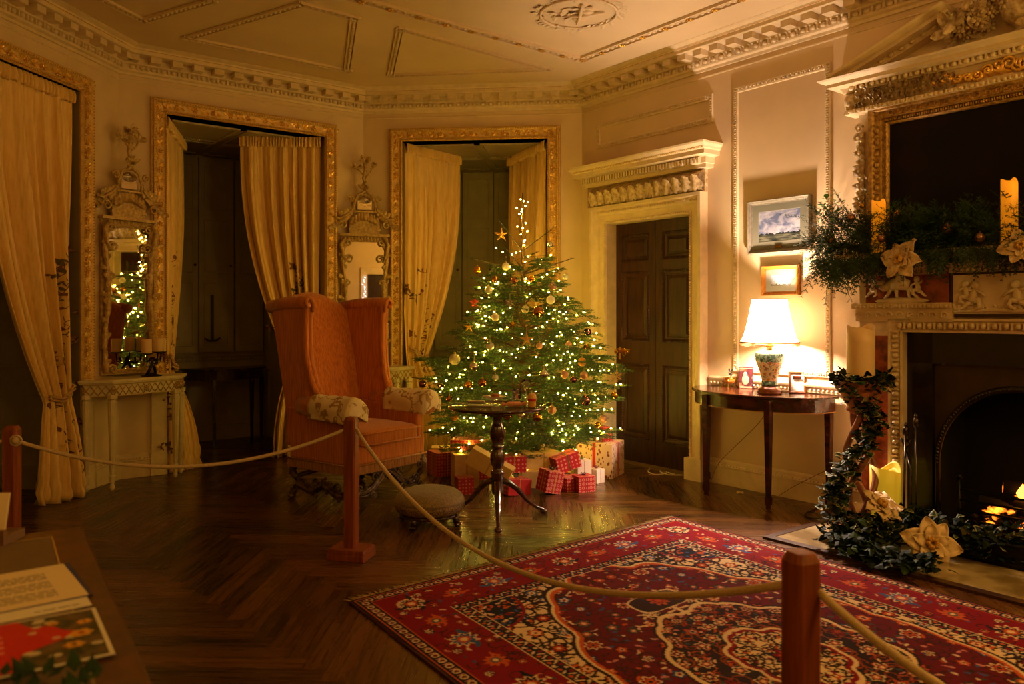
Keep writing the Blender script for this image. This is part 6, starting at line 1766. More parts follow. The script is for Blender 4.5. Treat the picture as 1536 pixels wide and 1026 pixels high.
# vase of carved flowers in the break
mb = MB(); z = zc0 + .10
mb.lathe([(.001, 0), (.08, 0), (.07, .02), (.03, .05), (.05, .08), (.10, .12), (.12, .18), (.10, .22), (.001, .22)], 20, 0, T(0, -.14, z)); rnd = random.Random(3)
for k in range(150):
    a = rnd.uniform(-1, 1); x = a * .42; zz = z + .10 + rnd.random() * .28 * (1 - abs(a) * .8)
    M = T(x, -.10 - rnd.uniform(0, .14), zz) @ RZ(rnd.uniform(-.8, .8)) @ RY(rnd.uniform(-2.5, 2.5))
    if k % 3: leaf(mb, M, .11, .06, .04, 0, 4)
    else: rosette(mb, M, .045, 6)
mb.build('carved_flowers', M_carv, t)

# ================================================================= HEARTH AND MANTEL DECORATION
M_ledc = mat('led_candle_wax', 'e0b060', .5, sss=.3, emis='ff9c1c', estr=.0)
def ledmat(nm, col, e, s, zc_, h, thin=None):
    """wax that glows from the small lamp in its top"""
    m = mat(nm, col, .5, sss=.2, emis=e, estr=s); N, L, b = nodes(m); tc = N.new('ShaderNodeTexCoord'); sp = N.new('ShaderNodeSeparateXYZ'); L.new(tc.outputs['Object'], sp.inputs[0])
    r = N.new('ShaderNodeMapRange'); L.new(sp.outputs['Z'], r.inputs['Value']); r.inputs['From Min'].default_value = 0; r.inputs['From Max'].default_value = h
    r.inputs['To Min'].default_value = s * zc_; r.inputs['To Max'].default_value = s; L.new(r.outputs['Result'], b.inputs['Emission Strength']); return m
def led(label, loc, r, h, m, glow=True):
    t = thing('led_candle', label, 'candle', loc); mb = MB()
    n = 36; V = []
    pr = [(r * .98, 0), (r, .004), (r, 1), (r * .9, 1), (r * .86, .9), (.001, .88)]
    def wz(a): return h + h * .05 * math.sin(a * 2 + 1) + h * .03 * math.sin(a * 3)
    def fn(s, q):
        a = 2 * PI * s; k = q * 5; i = min(int(k), 4); fr = k - i
        r0, z0 = pr[i]; r1, z1 = pr[i + 1]; z0 = z0 if z0 < .01 else wz(a) * z0; z1 = z1 if z1 < .01 else wz(a) * z1
        return ((r0 + (r1 - r0) * fr) * math.cos(a), (r0 + (r1 - r0) * fr) * math.sin(a), z0 + (z1 - z0) * fr)
    mb.grid(fn, n, 20, closeu=True); mb.build('wax', m, t)
    if glow: mb = MB(); mb.ball(1, T(0, 0, h * .93) @ S(.005, .005, .011), 8, 6); mb.build('led_flame', mat('led_flame', 'fff0c0', .5, emis='fff0b0', estr=12), t)
    return t
G1 = ledmat('led_wax_amber', 'd89a3c', 'ff9410', .55, .30, .33); G2 = ledmat('led_wax_yellow', 'c8b04c', 'd8b020', .34, .8, .4); G3 = mat('led_wax_unlit', 'e0c090', .45, sss=.3)
ms_ = 1.80
def mant(px, py, p=.2): """point on the mantel shelf""" ; return gp(px, py, ms_)
def shelf(px, d):       # on the mantel shelf, d in front of the wall
    return WR.w(WR.u(px, d), -d, ms_ + .001)
led('lit amber LED candle at the left end of the mantel', shelf(1318, .36), .042, .33, G1)
led('lit amber LED candle at the right edge of the photo, on the mantel', shelf(1514, .36), .043, .36, G1)

# poinsettias
M_poin = mat('poinsettia_cream', 'dcbc88', .55, var=.25, vscale=40, bump=.3, bscale=40, sheen=.2); M_stam = mat('stamen_gold', 'b88a34', .5, .3)
def poinsettia(label, loc, r, rot, seed, openess=.35):
    rnd = random.Random(seed); t = thing('poinsettia', label, 'artificial flower', loc); t.rotation_euler = rot
    for ring, (n, k, el) in enumerate(((6, 1, .15), (5, .62, .6))):
        for i in range(n):
            a = 2 * PI * (i + .5 * ring) / n + rnd.uniform(-.2, .2); L_ = r * k * rnd.uniform(.85, 1.15); wd = L_ * .74
            def fn(s, q):
                e = math.sin(PI * min(.999, q ** .8 * .97 + .02)) ** .8; x = (s - .5) * wd * e
                z = el * q * L_ * .5 + .08 * L_ * math.cos((s - .5) * PI) * -1 + .05 * L_ * math.sin(q * 9 + s * 4) - (.25 * L_ * max(0, q - .6))
                return (q * L_, x, z)
            mb = MB(); mb.grid(fn, 6, 8, 0, RZ(a)); mb.build('petal', M_poin, t, solid=.002)
    mb = MB()
    for k in range(9): a = k * 2.4; mb.ball(.012 * r / .12, T(.014 * math.cos(a) * r / .1, .014 * math.sin(a) * r / .1, .02), 6, 4)
    mb.build('stamens', M_stam, t); return t
nrm_ = WR.ang
poinsettia('cream poinsettia on the mantel garland beside the left candle', shelf(1350, .50) + Vector((0, 0, -.06)), .145, (R(78), 0, nrm_ - .25), 3)
poinsettia('cream poinsettia on the mantel garland at the right edge of the photo', shelf(1532, .47) + Vector((0, 0, -.02)), .115, (R(75), 0, nrm_ + .1), 4)

# foliage helpers
def ivy_leaf(mb, M, s, mi):
    pts = [(0, 0), (.38, -.12), (.62, .08), (.42, .34), (.34, .62), (.0, 1.0), (-.34, .62), (-.42, .34), (-.62, .08), (-.38, -.12)]
    v = [(x * s, y * s, -abs(x) * s * .25) for x, y in pts] + [(0, .3 * s, .03 * s)]
    mb.add(v, [(i, (i + 1) % 10, 10) for i in range(10)], mi, False, M)
M_ivy = mat('ivy_leaf', '2c4420', .62, var=.4, vscale=14, spec=.2); M_ivyc = mat('ivy_cream_edge', '8f8a60', .55); M_ivyd = mat('ivy_dark', '131e0e', .65, spec=.15)
M_thu = mat('cypress_frond', '2e4a1a', .5, col2='1a3010', vscale=10, lo=.4, hi=.6); M_bright = mat('bright_leaf', '6a9a34', .4)
def frond(mb, M, L_, seed, mi=0, w=1.0, droop=.3):
    """flat scaly cypress spray"""
    rnd = random.Random(seed); pts = []; n = 8
    bend = rnd.uniform(-.3, .3)
    for k in range(n + 1):
        q = k / n; pts.append(Vector((math.sin(bend * q) * L_ * q, L_ * q, -droop * L_ * q * q)))
    mb.tube(pts, [.0022 * (1 - .5 * k / n) for k in range(n + 1)], 3, mi, M)
    for k in range(2, n + 1):
        for sg in (-1, 1):
            l = L_ * .38 * (1.15 - k / n) * rnd.uniform(.7, 1.2) * w; d = Vector((sg * .8, .75, rnd.uniform(-.15, .15))).normalized(); a = pts[k]; b = a + d * l
            e = Vector((0, 0, 1)).cross(d) * .0028
            mb.add([a - e, a + e, b + e * .3, b - e * .3], [(0, 1, 2, 3)], mi, False, M)
            for j in (.3, .55, .8):
                c = a.lerp(b, j)
                for s2 in (-1, 1):
                    d2 = (d + Vector((-d.y, d.x, 0)) * s2 * .8).normalized() * l * .38 * (1.2 - j); e2 = Vector((0, 0, 1)).cross(d2.normalized()) * .0024
                    mb.add([c - e2, c + e2, c + d2 + e2 * .4, c + d2 - e2 * .4], [(0, 1, 2, 3)], mi, False, M)
# mantel garland
t = thing('mantel_garland', 'evergreen garland of cypress and fir trailing over the mantel shelf', 'garland', WR.w(FC, 0, ms_), WR.ang)
rnd = random.Random(17); mb = MB(); gb = MB()
spine = [(-1.12 + 2.2 * k / 60, -.30 + .02 * math.sin(k), .05 + .02 * math.sin(k * .7)) for k in range(61)]
gb.tube(spine, [.018] * 61, 6)
tw_ = []
for k in range(1050):
    x = -1.14 + 2.2 * rnd.random(); e = max(0, 1 - (x + 1.14) / .55)
    base = Vector((x, -.30 + rnd.uniform(-.06, .05), .04 + rnd.uniform(-.02, .13 + .08 * e)))
    if any(abs(x - cx_) < .085 and base.y < -.27 and base.z > .12 for cx_ in (mu(1318, .36), mu(1514, .36))): continue
    a = rnd.uniform(0, 2 * PI); dn = rnd.random()
    az = rnd.gauss(-PI / 2, .8) if rnd.random() < .7 else rnd.uniform(-PI, 0)
    if x < -.95: az = rnd.uniform(PI * .75, PI * 1.6)
    L_ = rnd.uniform(.12, .25) + .14 * e
    pitch = rnd.uniform(-1.0, 1.15) if dn < .75 else rnd.uniform(-1.4, -.9)
    M = T(*base) @ RZ(az - PI / 2) @ RX(pitch) @ RY(rnd.uniform(-.8, .8))
    if k % 5 < 3: frond(mb, M, L_, k, 0, 1.1)
    else:
        d = M.to_3x3() @ Vector((0, 1, 0)); tw_.append((base, base + d * L_, 1)); 
        for s2 in (-1, 1):
            for q in (.3, .55, .75):
                m_ = base + d * L_ * q; d2 = (d + (M.to_3x3() @ Vector((s2, 0, 0))) * .9).normalized(); tw_.append((m_, m_ + d2 * L_ * .45 * (1.1 - q), 1))
# drooping fringe at the front edge
for k in range(130):
    x = -1.17 + 2.2 * k / 130; M = T(x, -.39 - .03 * rnd.random(), .035) @ RZ(rnd.uniform(-.5, .5) + PI) @ RX(-R(70)) @ RY(rnd.uniform(-.6, .6)); frond(mb, M, rnd.uniform(.12, .2) + (.08 if x < -.75 else 0), 900 + k, 0, 1.1)
mb.build('cypress_fronds', M_thu, t)
gb.build('vine_core', M_bark, t)
V, Fc = needles(tw_, .02, .003, .004, 5); npmesh('fir_needles', V, Fc, mat('fir_dark', '26421c', .5, col2='16300f', vscale=10), t)
mb = MB()
for k in range(14):
    M = T(-1.08 + .035 * (k % 3), -.36 - .006 * k, .14 + .02 * k) @ RZ(k * 2.4) @ RX(R(20)) @ S(1.35, 1.35, 1.35); s = .06
    mb.add([(0, 0, 0), (.014, .03, .002), (.01, .055, 0), (0, .068, -.004), (-.01, .055, 0), (-.014, .03, .002)], [(0, 1, 2, 3, 4, 5)], 0, False, M)
mb.build('broad_leaves', M_bright, t)
# baubles in the garland
def gball(label, px, py, d, r, kind, base=None):
    Y = WR.w(WR.u(px, d), -d).y; p = dp(px, py, Y); t = thing('bauble', label, 'bauble', p); R_ = r * Y / F
    mb = MB(); mb.ball(R_, None, 20, 14); mb.build('ball', M_ball[kind], t); mb = MB(); mb.lathe([(.001, R_ * 1.2), (R_ * .2, R_ * 1.2), (R_ * .22, R_ * .95), (.001, R_ * .94)], 8); mb.build('cap', M_cap, t)
gball('gold bauble low at the left end of the mantel garland', 1246, 360, .40, 6, 'gold'); gball('pale gold bauble in the garland left of the first candle', 1276, 327, .36, 7, 'rose')
gball('gold bauble in the garland just right of the first candle', 1348, 321, .34, 6.5, 'gold'); gball('gold bauble at the foot of the first mantel candle', 1323, 357, .42, 7, 'rose')
gball('dim gold bauble in the middle of the mantel garland', 1421, 343, .38, 8, 'rose'); gball('dim bauble in the garland below the right mantel candle', 1470, 356, .40, 7.5, 'rose'); gball('small gold bauble above the left end of the garland', 1293, 309, .30, 4, 'gold')

# ---------------------------------------------------------------- torchere with ivy
pc = gp(1291, 798, .012); pc = Vector((pc.x, pc.y, .012))
pz = H - (560 - CY) / F * pc.y
t = thing('plant_stand', 'twisted wooden plant stand carrying an unlit candle at the fireplace', 'stand', pc)
hS = pz - .012 - .0; X0 = 0.05 * 0
M_stand = mat('stand_wood', '8a5030', .4, var=.35, vscale=8, bump=.1, bscale=30); M_terra = mat('terracotta', 'a8603c', .6, var=.2, vscale=12)
mb = MB(); mb.lathe([(.001, 0), (.15, 0), (.155, .02), (.12, .04), (.06, .07), (.05, .10), (.001, .10)], 24); mb.build('base', M_stand, t)
for k in range(3):
    mb = MB(); ph = k * 2 * PI / 3
    mb.tube([((.045 + .045 * math.sin(PI * q)) * math.cos(ph + q * 4.5), (.045 + .045 * math.sin(PI * q)) * math.sin(ph + q * 4.5), .09 + (hS - .33) * q) for q in np.linspace(0, 1, 24)], .022, 8); mb.build('twisted_stem', M_stand, t)
zt2 = hS - .26
mb = MB(); mb.lathe([(.001, zt2), (.05, zt2), (.08, zt2 + .02), (.095, zt2 + .03), (.08, zt2 + .05), (.10, zt2 + .08), (.125, zt2 + .13), (.12, zt2 + .16), (.13, zt2 + .18), (.135, zt2 + .20), (.12, zt2 + .205), (.11, zt2 + .19), (.001, zt2 + .19)], 28); mb.build('urn', M_terra, t)
led('tall unlit ivory pillar candle on the twisted plant stand', pc + Vector((.0, 0, zt2 + .192)), .085, .36, G3, False)
# ivy round the stand
def garland_ivy(name, label, path, count, spread, size, parent=None, seed=1, mix=(0, 0, 1, 2), down=.3):
    rnd = random.Random(seed); P = [Vector(p) for p in path]; t = thing(name, label, 'ivy garland', P[0])
    mb = MB(); o = P[0]
    mb.tube([p - o for p in P], .005, 5, 3)
    seg = len(P) - 1
    for k in range(count):
        q = rnd.random() * seg; i = min(int(q), seg - 1); b = P[i].lerp(P[i + 1], q - i) - o
        d = Vector((rnd.gauss(0, 1), rnd.gauss(0, 1), rnd.gauss(0, 1)));  d.normalize()
        c = b + Vector((d.x * spread[0], d.y * spread[1], abs(d.z) * spread[2] if down > .9 else d.z * spread[2])) * rnd.random() ** .6
        if (c + o).z < .03: c.z = .03 - o.z
        s = size * rnd.uniform(.6, 1.25); M = T(*c) @ RZ(rnd.uniform(0, 6.28)) @ RX(rnd.uniform(-.9, .9)) @ RY(rnd.uniform(-.6, .6))
        mi = rnd.choice(mix); ivy_leaf(mb, M, s, mi)
        if mi == 0 and rnd.random() < .55: ivy_leaf(mb, M @ T(0, s * .12, .0012) @ S(.72, .72, .72), s, 2)
        elif mi == 1: ivy_leaf(mb, M @ T(0, s * .13, .0012) @ S(.7, .7, .7), s, 0)
    mb.build('foliage', [M_ivy, M_ivyc, M_ivyd, M_bark], t); return t
pth = [pc + Vector((.16 * math.cos(a), .16 * math.sin(a), zt2 + .22)) for a in np.linspace(0, 2 * PI, 12)]
garland_ivy('ivy_garland', 'ivy wreath lying round the foot of the unlit ivory candle', pth, 260, (.07, .07, .06), .042, seed=2, mix=(2, 2, 0, 1))
pth = [pc + Vector((-.10 + .02 * math.sin(q * 9), -.10, zt2 + .16 - q * (zt2 - .02))) + Vector((.13 * math.sin(q * 5), 0, 0)) for q in np.linspace(0, 1, 14)]
garland_ivy('ivy_garland', 'variegated ivy trailing down the twisted plant stand', pth, 620, (.10, .07, .08), .042, seed=4, mix=(0, 1, 2, 2, 1))
hz = lambda px, py, z=.05: gp(px, py, z)
pth = [hz(1255, 800), hz(1285, 815), hz(1330, 805), hz(1370, 800), hz(1420, 815), hz(1470, 830), hz(1530, 835), hz(1600, 850)]
garland_ivy('ivy_garland', 'thick dark ivy garland piled along the hearth before the fire', pth, 2100, (.13, .16, .19), .042, seed=6, mix=(2, 2, 2, 0, 2, 2, 1), down=1)
pth = [hz(1258, 815), hz(1290, 830), hz(1340, 845), hz(1400, 850)]
garland_ivy('ivy_garland', 'spill of glossy green ivy leaves at the front left corner of the hearth', pth, 330, (.13, .13, .09), .05, seed=8, mix=(0, 2, 0, 2), down=1)
q_ = WR.w(WR.u(1328, .40), -.40, .013)
led('lit yellow LED pillar candle standing in the hearth ivy', q_, .092, .41, G2)
pz_ = gp(1316, 775, .05)
poinsettia('cream poinsettia in front of the yellow hearth candle', dp(1322, 757, 4.84), .14, (R(35), R(5), .3), 8)
pz_ = gp(1399, 832, .05)
poinsettia('cream poinsettia low on the right of the hearth ivy', dp(1398, 815, 4.5), .155, (R(75), R(10), -.3), 12)
M_wick = mat('wicker', 'b09c80', .7, var=.3, vscale=60)
def wicker(label, px, py, Y, r):
    p = dp(px, py, Y); R_ = r * Y / F; rnd = random.Random(px); mb = MB()
    for k in range(16):
        M = RZ(rnd.uniform(0, 6.28)) @ RX(rnd.uniform(0, 3.14)); mb.tube([(R_ * math.cos(a), R_ * math.sin(a), 0) for a in np.linspace(0, 2 * PI, 20)], R_ * .06, 4, 0, M, caps=False)
    o = mb.build('wicker_ball', M_wick); o.location = p; tag(o, label, 'ornament')
wicker('pale wicker ball under the poinsettia by the yellow candle', 1332, 776, 4.80, 10.5); wicker('pale wicker ball right of the low poinsettia on the hearth', 1440, 821, 4.6, 11)
# ================================================================= RUG
def make_rug():
    W_, L_ = 2.50, 3.45; st = .0058
    hx, hy = int(W_ / 2 / st), int(L_ / 2 / st)
    X, Y = np.meshgrid((np.arange(hx) + .5) * (W_ / 2 / hx), (np.arange(hy) + .5) * (L_ / 2 / hy))
    col = lambda h: np.array(lin(h)[:3])
    RED, DRED, NAVY, BLUE, CREAM, ORG, TEAL, BRN, PINK = map(col, ('780716', '42050e', '1a1826', '33507c', 'd4b88c', 'b8501e', '2f4a40', '2c140e', 'c07868'))
    img = np.zeros(X.shape + (3,)); img[:] = RED
    rs = np.random.RandomState(12)
    def put(mask, c): img[mask] = c
    d = np.minimum(X, Y); p = np.where(X < Y, Y, X)
    def rosette_(cx, cy, r, cs, n=8, dom=None, ph=0):
        dx, dy = X - cx, Y - cy; rr = np.hypot(dx, dy)
        if rr.min() > r * 1.3: return
        th_ = np.arctan2(dy, dx) + ph; lob = 1 + .22 * np.cos(n * th_)
        for k, c in zip((1, .8, .52, .28), cs):
            m = rr < r * k * (lob if k > .4 else 1)
            if dom is not None: m &= dom
            put(m, c)
    def leaf_(cx, cy, L, w, an, c, dom=None):
        dx, dy = X - cx, Y - cy; a = dx * math.cos(an) + dy * math.sin(an); b = -dx * math.sin(an) + dy * math.cos(an)
        b = b - .35 * a * a / L
        m = (a / L) ** 2 + (b / w) ** 2 < 1
        if dom is not None: m &= dom
        put(m, c)
    def palmette(cx, cy, r, an, cs, dom=None):
        rosette_(cx, cy, r, cs, 10, dom, an)
        for k in (-1, 1): leaf_(cx + r * 1.25 * math.cos(an + k * 1.2), cy + r * 1.25 * math.sin(an + k * 1.2), r * .6, r * .2, an + k * 1.9, cs[1], dom)
    def scatter(dom, n, rmin, rmax, sets, gap):
        ys, xs = np.where(dom); pts = []
        for _ in range(n * 12):
            i = rs.randint(len(ys)); x, y = X[ys[i], xs[i]], Y[ys[i], xs[i]]
            if all((x - a) ** 2 + (y - b) ** 2 > gap * gap for a, b in pts):
                pts.append((x, y)); r = rs.uniform(rmin, rmax); rosette_(x, y, r, sets[rs.randint(len(sets))], rs.choice([5, 6, 8]), dom, rs.rand() * 3)
            if len(pts) >= n: break
        return pts
    def strokes(dom, n, L0, L1, w0, w1, cs):
        ys, xs = np.where(dom)
        for _ in range(n):
            i = rs.randint(len(ys)); leaf_(X[ys[i], xs[i]], Y[ys[i], xs[i]], rs.uniform(L0, L1), rs.uniform(w0, w1), rs.rand() * 6.28, cs[rs.randint(len(cs))], dom)
    def vines(dom, n, amp, c, w=.0035):
        ys, xs = np.where(dom)
        for _ in range(n):
            i = rs.randint(len(ys)); cx, cy = X[ys[i], xs[i]], Y[ys[i], xs[i]]; r0 = rs.uniform(.025, amp); ph = rs.rand() * 6.28
            dx, dy = X - cx, Y - cy; rr = np.hypot(dx, dy); th_ = (np.arctan2(dy, dx) + ph) % 6.283
            m = (np.abs(rr - r0 * (.45 + th_ / 6.283 * .8)) < w) & (th_ < 5) & dom
            put(m, c)
    # borders
    B1, B2, B3, B4 = .018, .088, .375, .452
    main = (d > B2) & (d < B3)
    vines(main, 60, .07, BRN, .003)
    strokes(main, 90, .008, .022, .003, .008, (ORG, CREAM, TEAL, BLUE, BRN, PINK))
    for ax in (0, 1):
        half = (L_ if ax == 0 else W_) / 2; n = 6 if ax == 0 else 4
        for k in range(n + 1):
            q = B3 * .62 + (half - B3 * .62) * k / n
            x, y = (.232, q) if ax == 0 else (q, .232)
            if k % 2 == 0: palmette(x, y, .062, PI / 2 * ax, (CREAM, BLUE if k % 4 else NAVY, ORG, CREAM), main)
            else: palmette(x, y, .045, PI / 2 * ax, (ORG, ORG, TEAL, CREAM), main)
            for s_ in (-1, 1):
                x2, y2 = (.232 + s_ * .085, q + .08) if ax == 0 else (q + .08, .232 + s_ * .085)
                rosette_(x2, y2, .022, (NAVY, ORG if s_ > 0 else CREAM, DRED, CREAM), 6, main)
    put(d < B1, BRN)
    g1 = (d >= B1) & (d <= B2); put(g1, NAVY)
    f = (p / .058) % 1; zig = np.abs(f - .5) * 2; e = (d - B1) / (B2 - B1)
    put(g1 & (np.abs(np.hypot((f - .5) * .058, d - (B1 + B2) / 2) - .015) < .0045), CREAM); put(g1 & (np.hypot((f - .5) * .058, d - (B1 + B2) / 2) < .008), RED); put(g1 & (np.abs(f - .02) < .07) & (np.abs(e - .5) < .28), PINK)
    put(g1 & ((e < .07) | (e > .93)), ORG)
    g2 = (d >= B3) & (d <= B4); e = (d - B3) / (B4 - B3); put(g2, NAVY); f = (p / .07) % 1
    put(g2 & (np.abs(e - .5 - .28 * np.sin(f * 6.283)) < .10) & (np.sin(p * 210) > -.5), CREAM); put(g2 & (np.hypot((f - .25) * .07, (e - .28) * .077) < .010), ORG); put(g2 & (np.hypot((f - .75) * .07, (e - .72) * .077) < .010), RED)
    put(g2 & ((e < .06) | (e > .94)), CREAM); put(g2 & (((e > .06) & (e < .12)) | ((e < .94) & (e > .88))), BRN)
    # field
    fld = d > B4; fx, fy = X - B4, Y - B4; FX, FY = W_ / 2 - B4, L_ / 2 - B4
    put(fld, DRED * .6 + RED * .4)
    dx, dy = FX - fx, FY - fy
    th_ = np.arctan2(dy / .80, dx / .62)
    step = lambda t, n, a: 1 + a * np.abs(np.sin(t * n)) + a * .5 * np.abs(np.sin(t * n * 2 + .6))
    rm = np.hypot(dx / .42, dy / .545) / step(th_, 4, .09)
    the = np.arctan2(dy / 1.32, dx / .74); re = np.hypot(dx / .74, dy / 1.32) / (.965 + .055 * np.abs(np.sin(the * 5)) + .03 * np.abs(np.sin(the * 10 + .5)))
    band = lambda r, a, b, dom: dom & (r > a) & (r < b)
    med = rm < 1; span = (re > 1) & fld; open_ = fld & ~med & ~span
    vines(open_, 80, .06, BRN, .003); strokes(open_, 150, .010, .024, .004, .009, (ORG, CREAM, TEAL, BLUE, NAVY, PINK, BRN, CREAM))
    scatter(open_, 34, .022, .042, [(CREAM, RED, ORG, NAVY), (ORG, ORG, CREAM, DRED), (NAVY, BLUE, CREAM, RED), (CREAM, NAVY, CREAM, RED), (BRN, TEAL, ORG, CREAM), (ORG, RED, ORG, CREAM)], .10)
    # corner pieces: cream ground under dark scrolling vines
    put(span, CREAM); vines(span, 46, .09, BRN, .0065); vines(span, 14, .05, NAVY, .005)
    strokes(span, 62, .014, .032, .006, .011, (BRN, NAVY, BRN, DRED, ORG, NAVY))
    scatter(span, 22, .022, .042, [(BRN, RED, ORG, CREAM), (NAVY, BLUE, CREAM, RED), (BRN, ORG, CREAM, RED)], .11)
    rc = np.hypot(fx, fy * .8); cor = span & (rc < .24); put(cor, NAVY); strokes(cor, 60, .010, .022, .005, .009, (RED, ORG, CREAM, BLUE, ORG)); put(span & (np.abs(rc - .24) < .008), RED)
    put(band(re, .955, .975, fld), ORG); put(band(re, .975, .992, fld), CREAM); put(band(re, .992, 1.012, fld), BRN)
    # medallion
    put(med, BRN * .7 + NAVY * .3); vines(med, 50, .05, ORG * .6, .003); strokes(med, 110, .010, .022, .004, .008, (ORG, CREAM, RED, TEAL, PINK, RED))
    scatter(med & (rm > .45), 16, .022, .036, [(CREAM, RED, NAVY, CREAM), (CREAM, NAVY, ORG, CREAM), (ORG, RED, CREAM, NAVY)], .09)
    put(band(rm, 1.0, 1.045, fld), CREAM); put(band(rm, 1.045, 1.075, fld), BRN)
    rin = np.hypot(dx / .19, dy / .25) / step(th_, 3, .14); inn = rin < 1
    put(inn, CREAM); vines(inn, 26, .04, BRN, .005); strokes(inn, 50, .009, .02, .004, .008, (BRN, NAVY, RED, ORG)); put(band(rin, .92, 1.0, fld), RED); put(band(rin, 1, 1.08, fld), CREAM)
    rosette_(W_ / 2, L_ / 2, .075, (NAVY, RED, ORG, CREAM), 8)
    # pendant on the long axis
    py_ = L_ / 2 - .75; pd = (np.abs(X - W_ / 2) / .155) ** 4 + (np.abs(Y - py_) / .085) ** 4
    put(pd < 1.6, CREAM); put(pd < 1.15, BRN); rosette_(W_ / 2, py_, .062, (NAVY, ORG, RED, ORG), 8)
    put((np.abs(X - W_ / 2) < .009) & (Y > py_ + .09) & (Y < L_ / 2 - .54), CREAM)
    for k in range(9): leaf_(W_ / 2 - .06 - .03 * k, py_ + .13 + .035 * math.sin(k * 1.1), .018, .008, k * .5, CREAM)
    top = np.concatenate([img, img[:, ::-1]], 1); full = np.concatenate([top, top[::-1]], 0)
    full *= (1 + .10 * (rs.rand(*full.shape[:2], 1) - .5)); 
    ny, nx = full.shape[:2]
    A = np.array(gp(525, 905)); B = np.array(gp(1012, 777)); D = np.array((.557, -.831, 0))
    s = (np.arange(nx) / (nx - 1)); t_ = (np.arange(ny) / (ny - 1)) * L_
    S_, T_2 = np.meshgrid(s, t_)
    V = A[None, None] + (B - A)[None, None] * S_[..., None] + D[None, None] * T_2[..., None]
    V[..., 2] = .012 + .0015 * np.sin(S_ * 17 + T_2 * 3) * np.sin(T_2 * 5)
    idx = np.arange(ny * nx).reshape(ny, nx)
    q = np.stack([idx[:-1, :-1], idx[1:, :-1], idx[1:, 1:], idx[:-1, 1:]], -1).reshape(-1, 4)
    rug = thing('persian_rug', 'large red patterned rug with fringed end covering the floor at lower right', 'rug', tuple(A))
    V = V - A
    m = mat('rug_wool', '8e1420', .9, sheen=0, spec=.12, bump=.4, bscale=420); N, L, b = nodes(m); at = N.new('ShaderNodeAttribute'); at.attribute_name = 'pile'; L.new(at.outputs['Color'], b.inputs['Base Color'])
    o = npmesh('pile', V.reshape(-1, 3), q, m, rug, True)
    ca = o.data.color_attributes.new('pile', 'FLOAT_COLOR', 'POINT'); c4 = np.ones((ny * nx, 4), dtype=np.float32); c4[:, :3] = full.reshape(-1, 3); ca.data.foreach_set('color', c4.ravel())
    mb = MB(); P = [Vector(V[0, 0]), Vector(V[0, -1]), Vector(V[-1, -1]), Vector(V[-1, 0])]
    P = [Vector((p.x, p.y, 0)) for p in P]
    for a, b_ in zip(P, P[1:] + P[:1]): mb.tube([a + Vector((0, 0, .006)), b_ + Vector((0, 0, .006))], .0065, 6)
    mb.build('binding', mat('rug_binding', '4a1014', .9), rug)
    rnd = random.Random(3)
    out = Vector((-D[0], -D[1], 0))
    for side, (a, b_), o_ in ((0, (P[0], P[1]), out), (1, (P[3], P[2]), -out)):
        mb = MB(); n = 420 if side == 0 else 120
        for k in range(n):
            p = a.lerp(b_, (k + rnd.random() * .6) / n); an = rnd.uniform(-.5, .5); dd = Vector((o_.x * math.cos(an) - o_.y * math.sin(an), o_.x * math.sin(an) + o_.y * math.cos(an), 0)); L2 = rnd.uniform(.05, .08)
            mb.tube([p + Vector((0, 0, .009)), p + dd * L2 * .5 + Vector((0, 0, .005)), p + dd * L2 + Vector((0, 0, .003))], [.0036, .003, .0015], 3)
        mb.build('fringe', mat('rug_fringe', 'bfa47c', .9), rug)
make_rug()

# ================================================================= READING DESK at lower left
DZ = .80
K1 = gp(124, 789, DZ); ang = math.atan2(-.835, .55)
t = thing('desk', 'wooden information desk in the near left corner with leather top', 'desk', (K1.x, K1.y, 0), ang)
M_desk = mat('desk_wood', '5a3418', .3, col2='36200e', vscale=6, stretch=(4, 4, 4), coat=.3, detail=5)
mb = MB(); mb.box(0, 1.55, -.80, 0, DZ - .035, DZ); mb.build('desk_top', M_desk, t, bevel=.006)
mb = MB(); mb.box(.085, 1.5, -.76, -.085, DZ, DZ + .0015); mb.build('leather_panel', mat('desk_leather', '6a5640', .45, var=.15, vscale=20), t)
mb = MB()
for a in (.079, ): mb.box(a, a + .004, -.76, -.079, DZ, DZ + .002); mb.box(a, 1.5, -.083, -.079, DZ, DZ + .002)
mb.build('inlay_line', mat('inlay', 'a88850', .4), t)
mb = MB(); mb.box(.04, 1.5, -.76, -.04, DZ - .14, DZ - .035); mb.build('apron', M_desk, t)
for x, y in ((.07, -.07), (1.45, -.07), (.07, -.72), (1.45, -.72)):
    mb = MB(); mb.lathe([(.016, 0), (.022, .04), (.03, .60), (.034, .66)], 4, 0, T(x, y, 0) @ RZ(PI / 4), smooth=False); mb.build('leg', M_desk, t)
def sheet(name, label, cat, tr_px, br_px, w, z, base, build):
    """sheet lying flat; its right edge runs between the two pixels"""
    a = gp(*tr_px, z); b = gp(*br_px, z); d = (b - a); h = d.length; d.normalize(); l = Vector((d.y, -d.x, 0))   # towards the left
    if l.x > 0: l = -l
    an = math.atan2(-l.y, -l.x)
    t = thing(name, label, cat, a + l * w + d * h, an)
    mb = MB(); mb.box(0, w, 0, h, 0, .0012); mb.build('sheet', base, t)
    build(t, w, h); return t
M_print = mat('printed_text', '4a4438', .6); M_wt = mat('white_paper', 'd8cfc0', .5); M_cr = mat('cream_paper', 'd8c4a0', .5); M_bl = mat('blue_folder', '1e2c6a', .35)
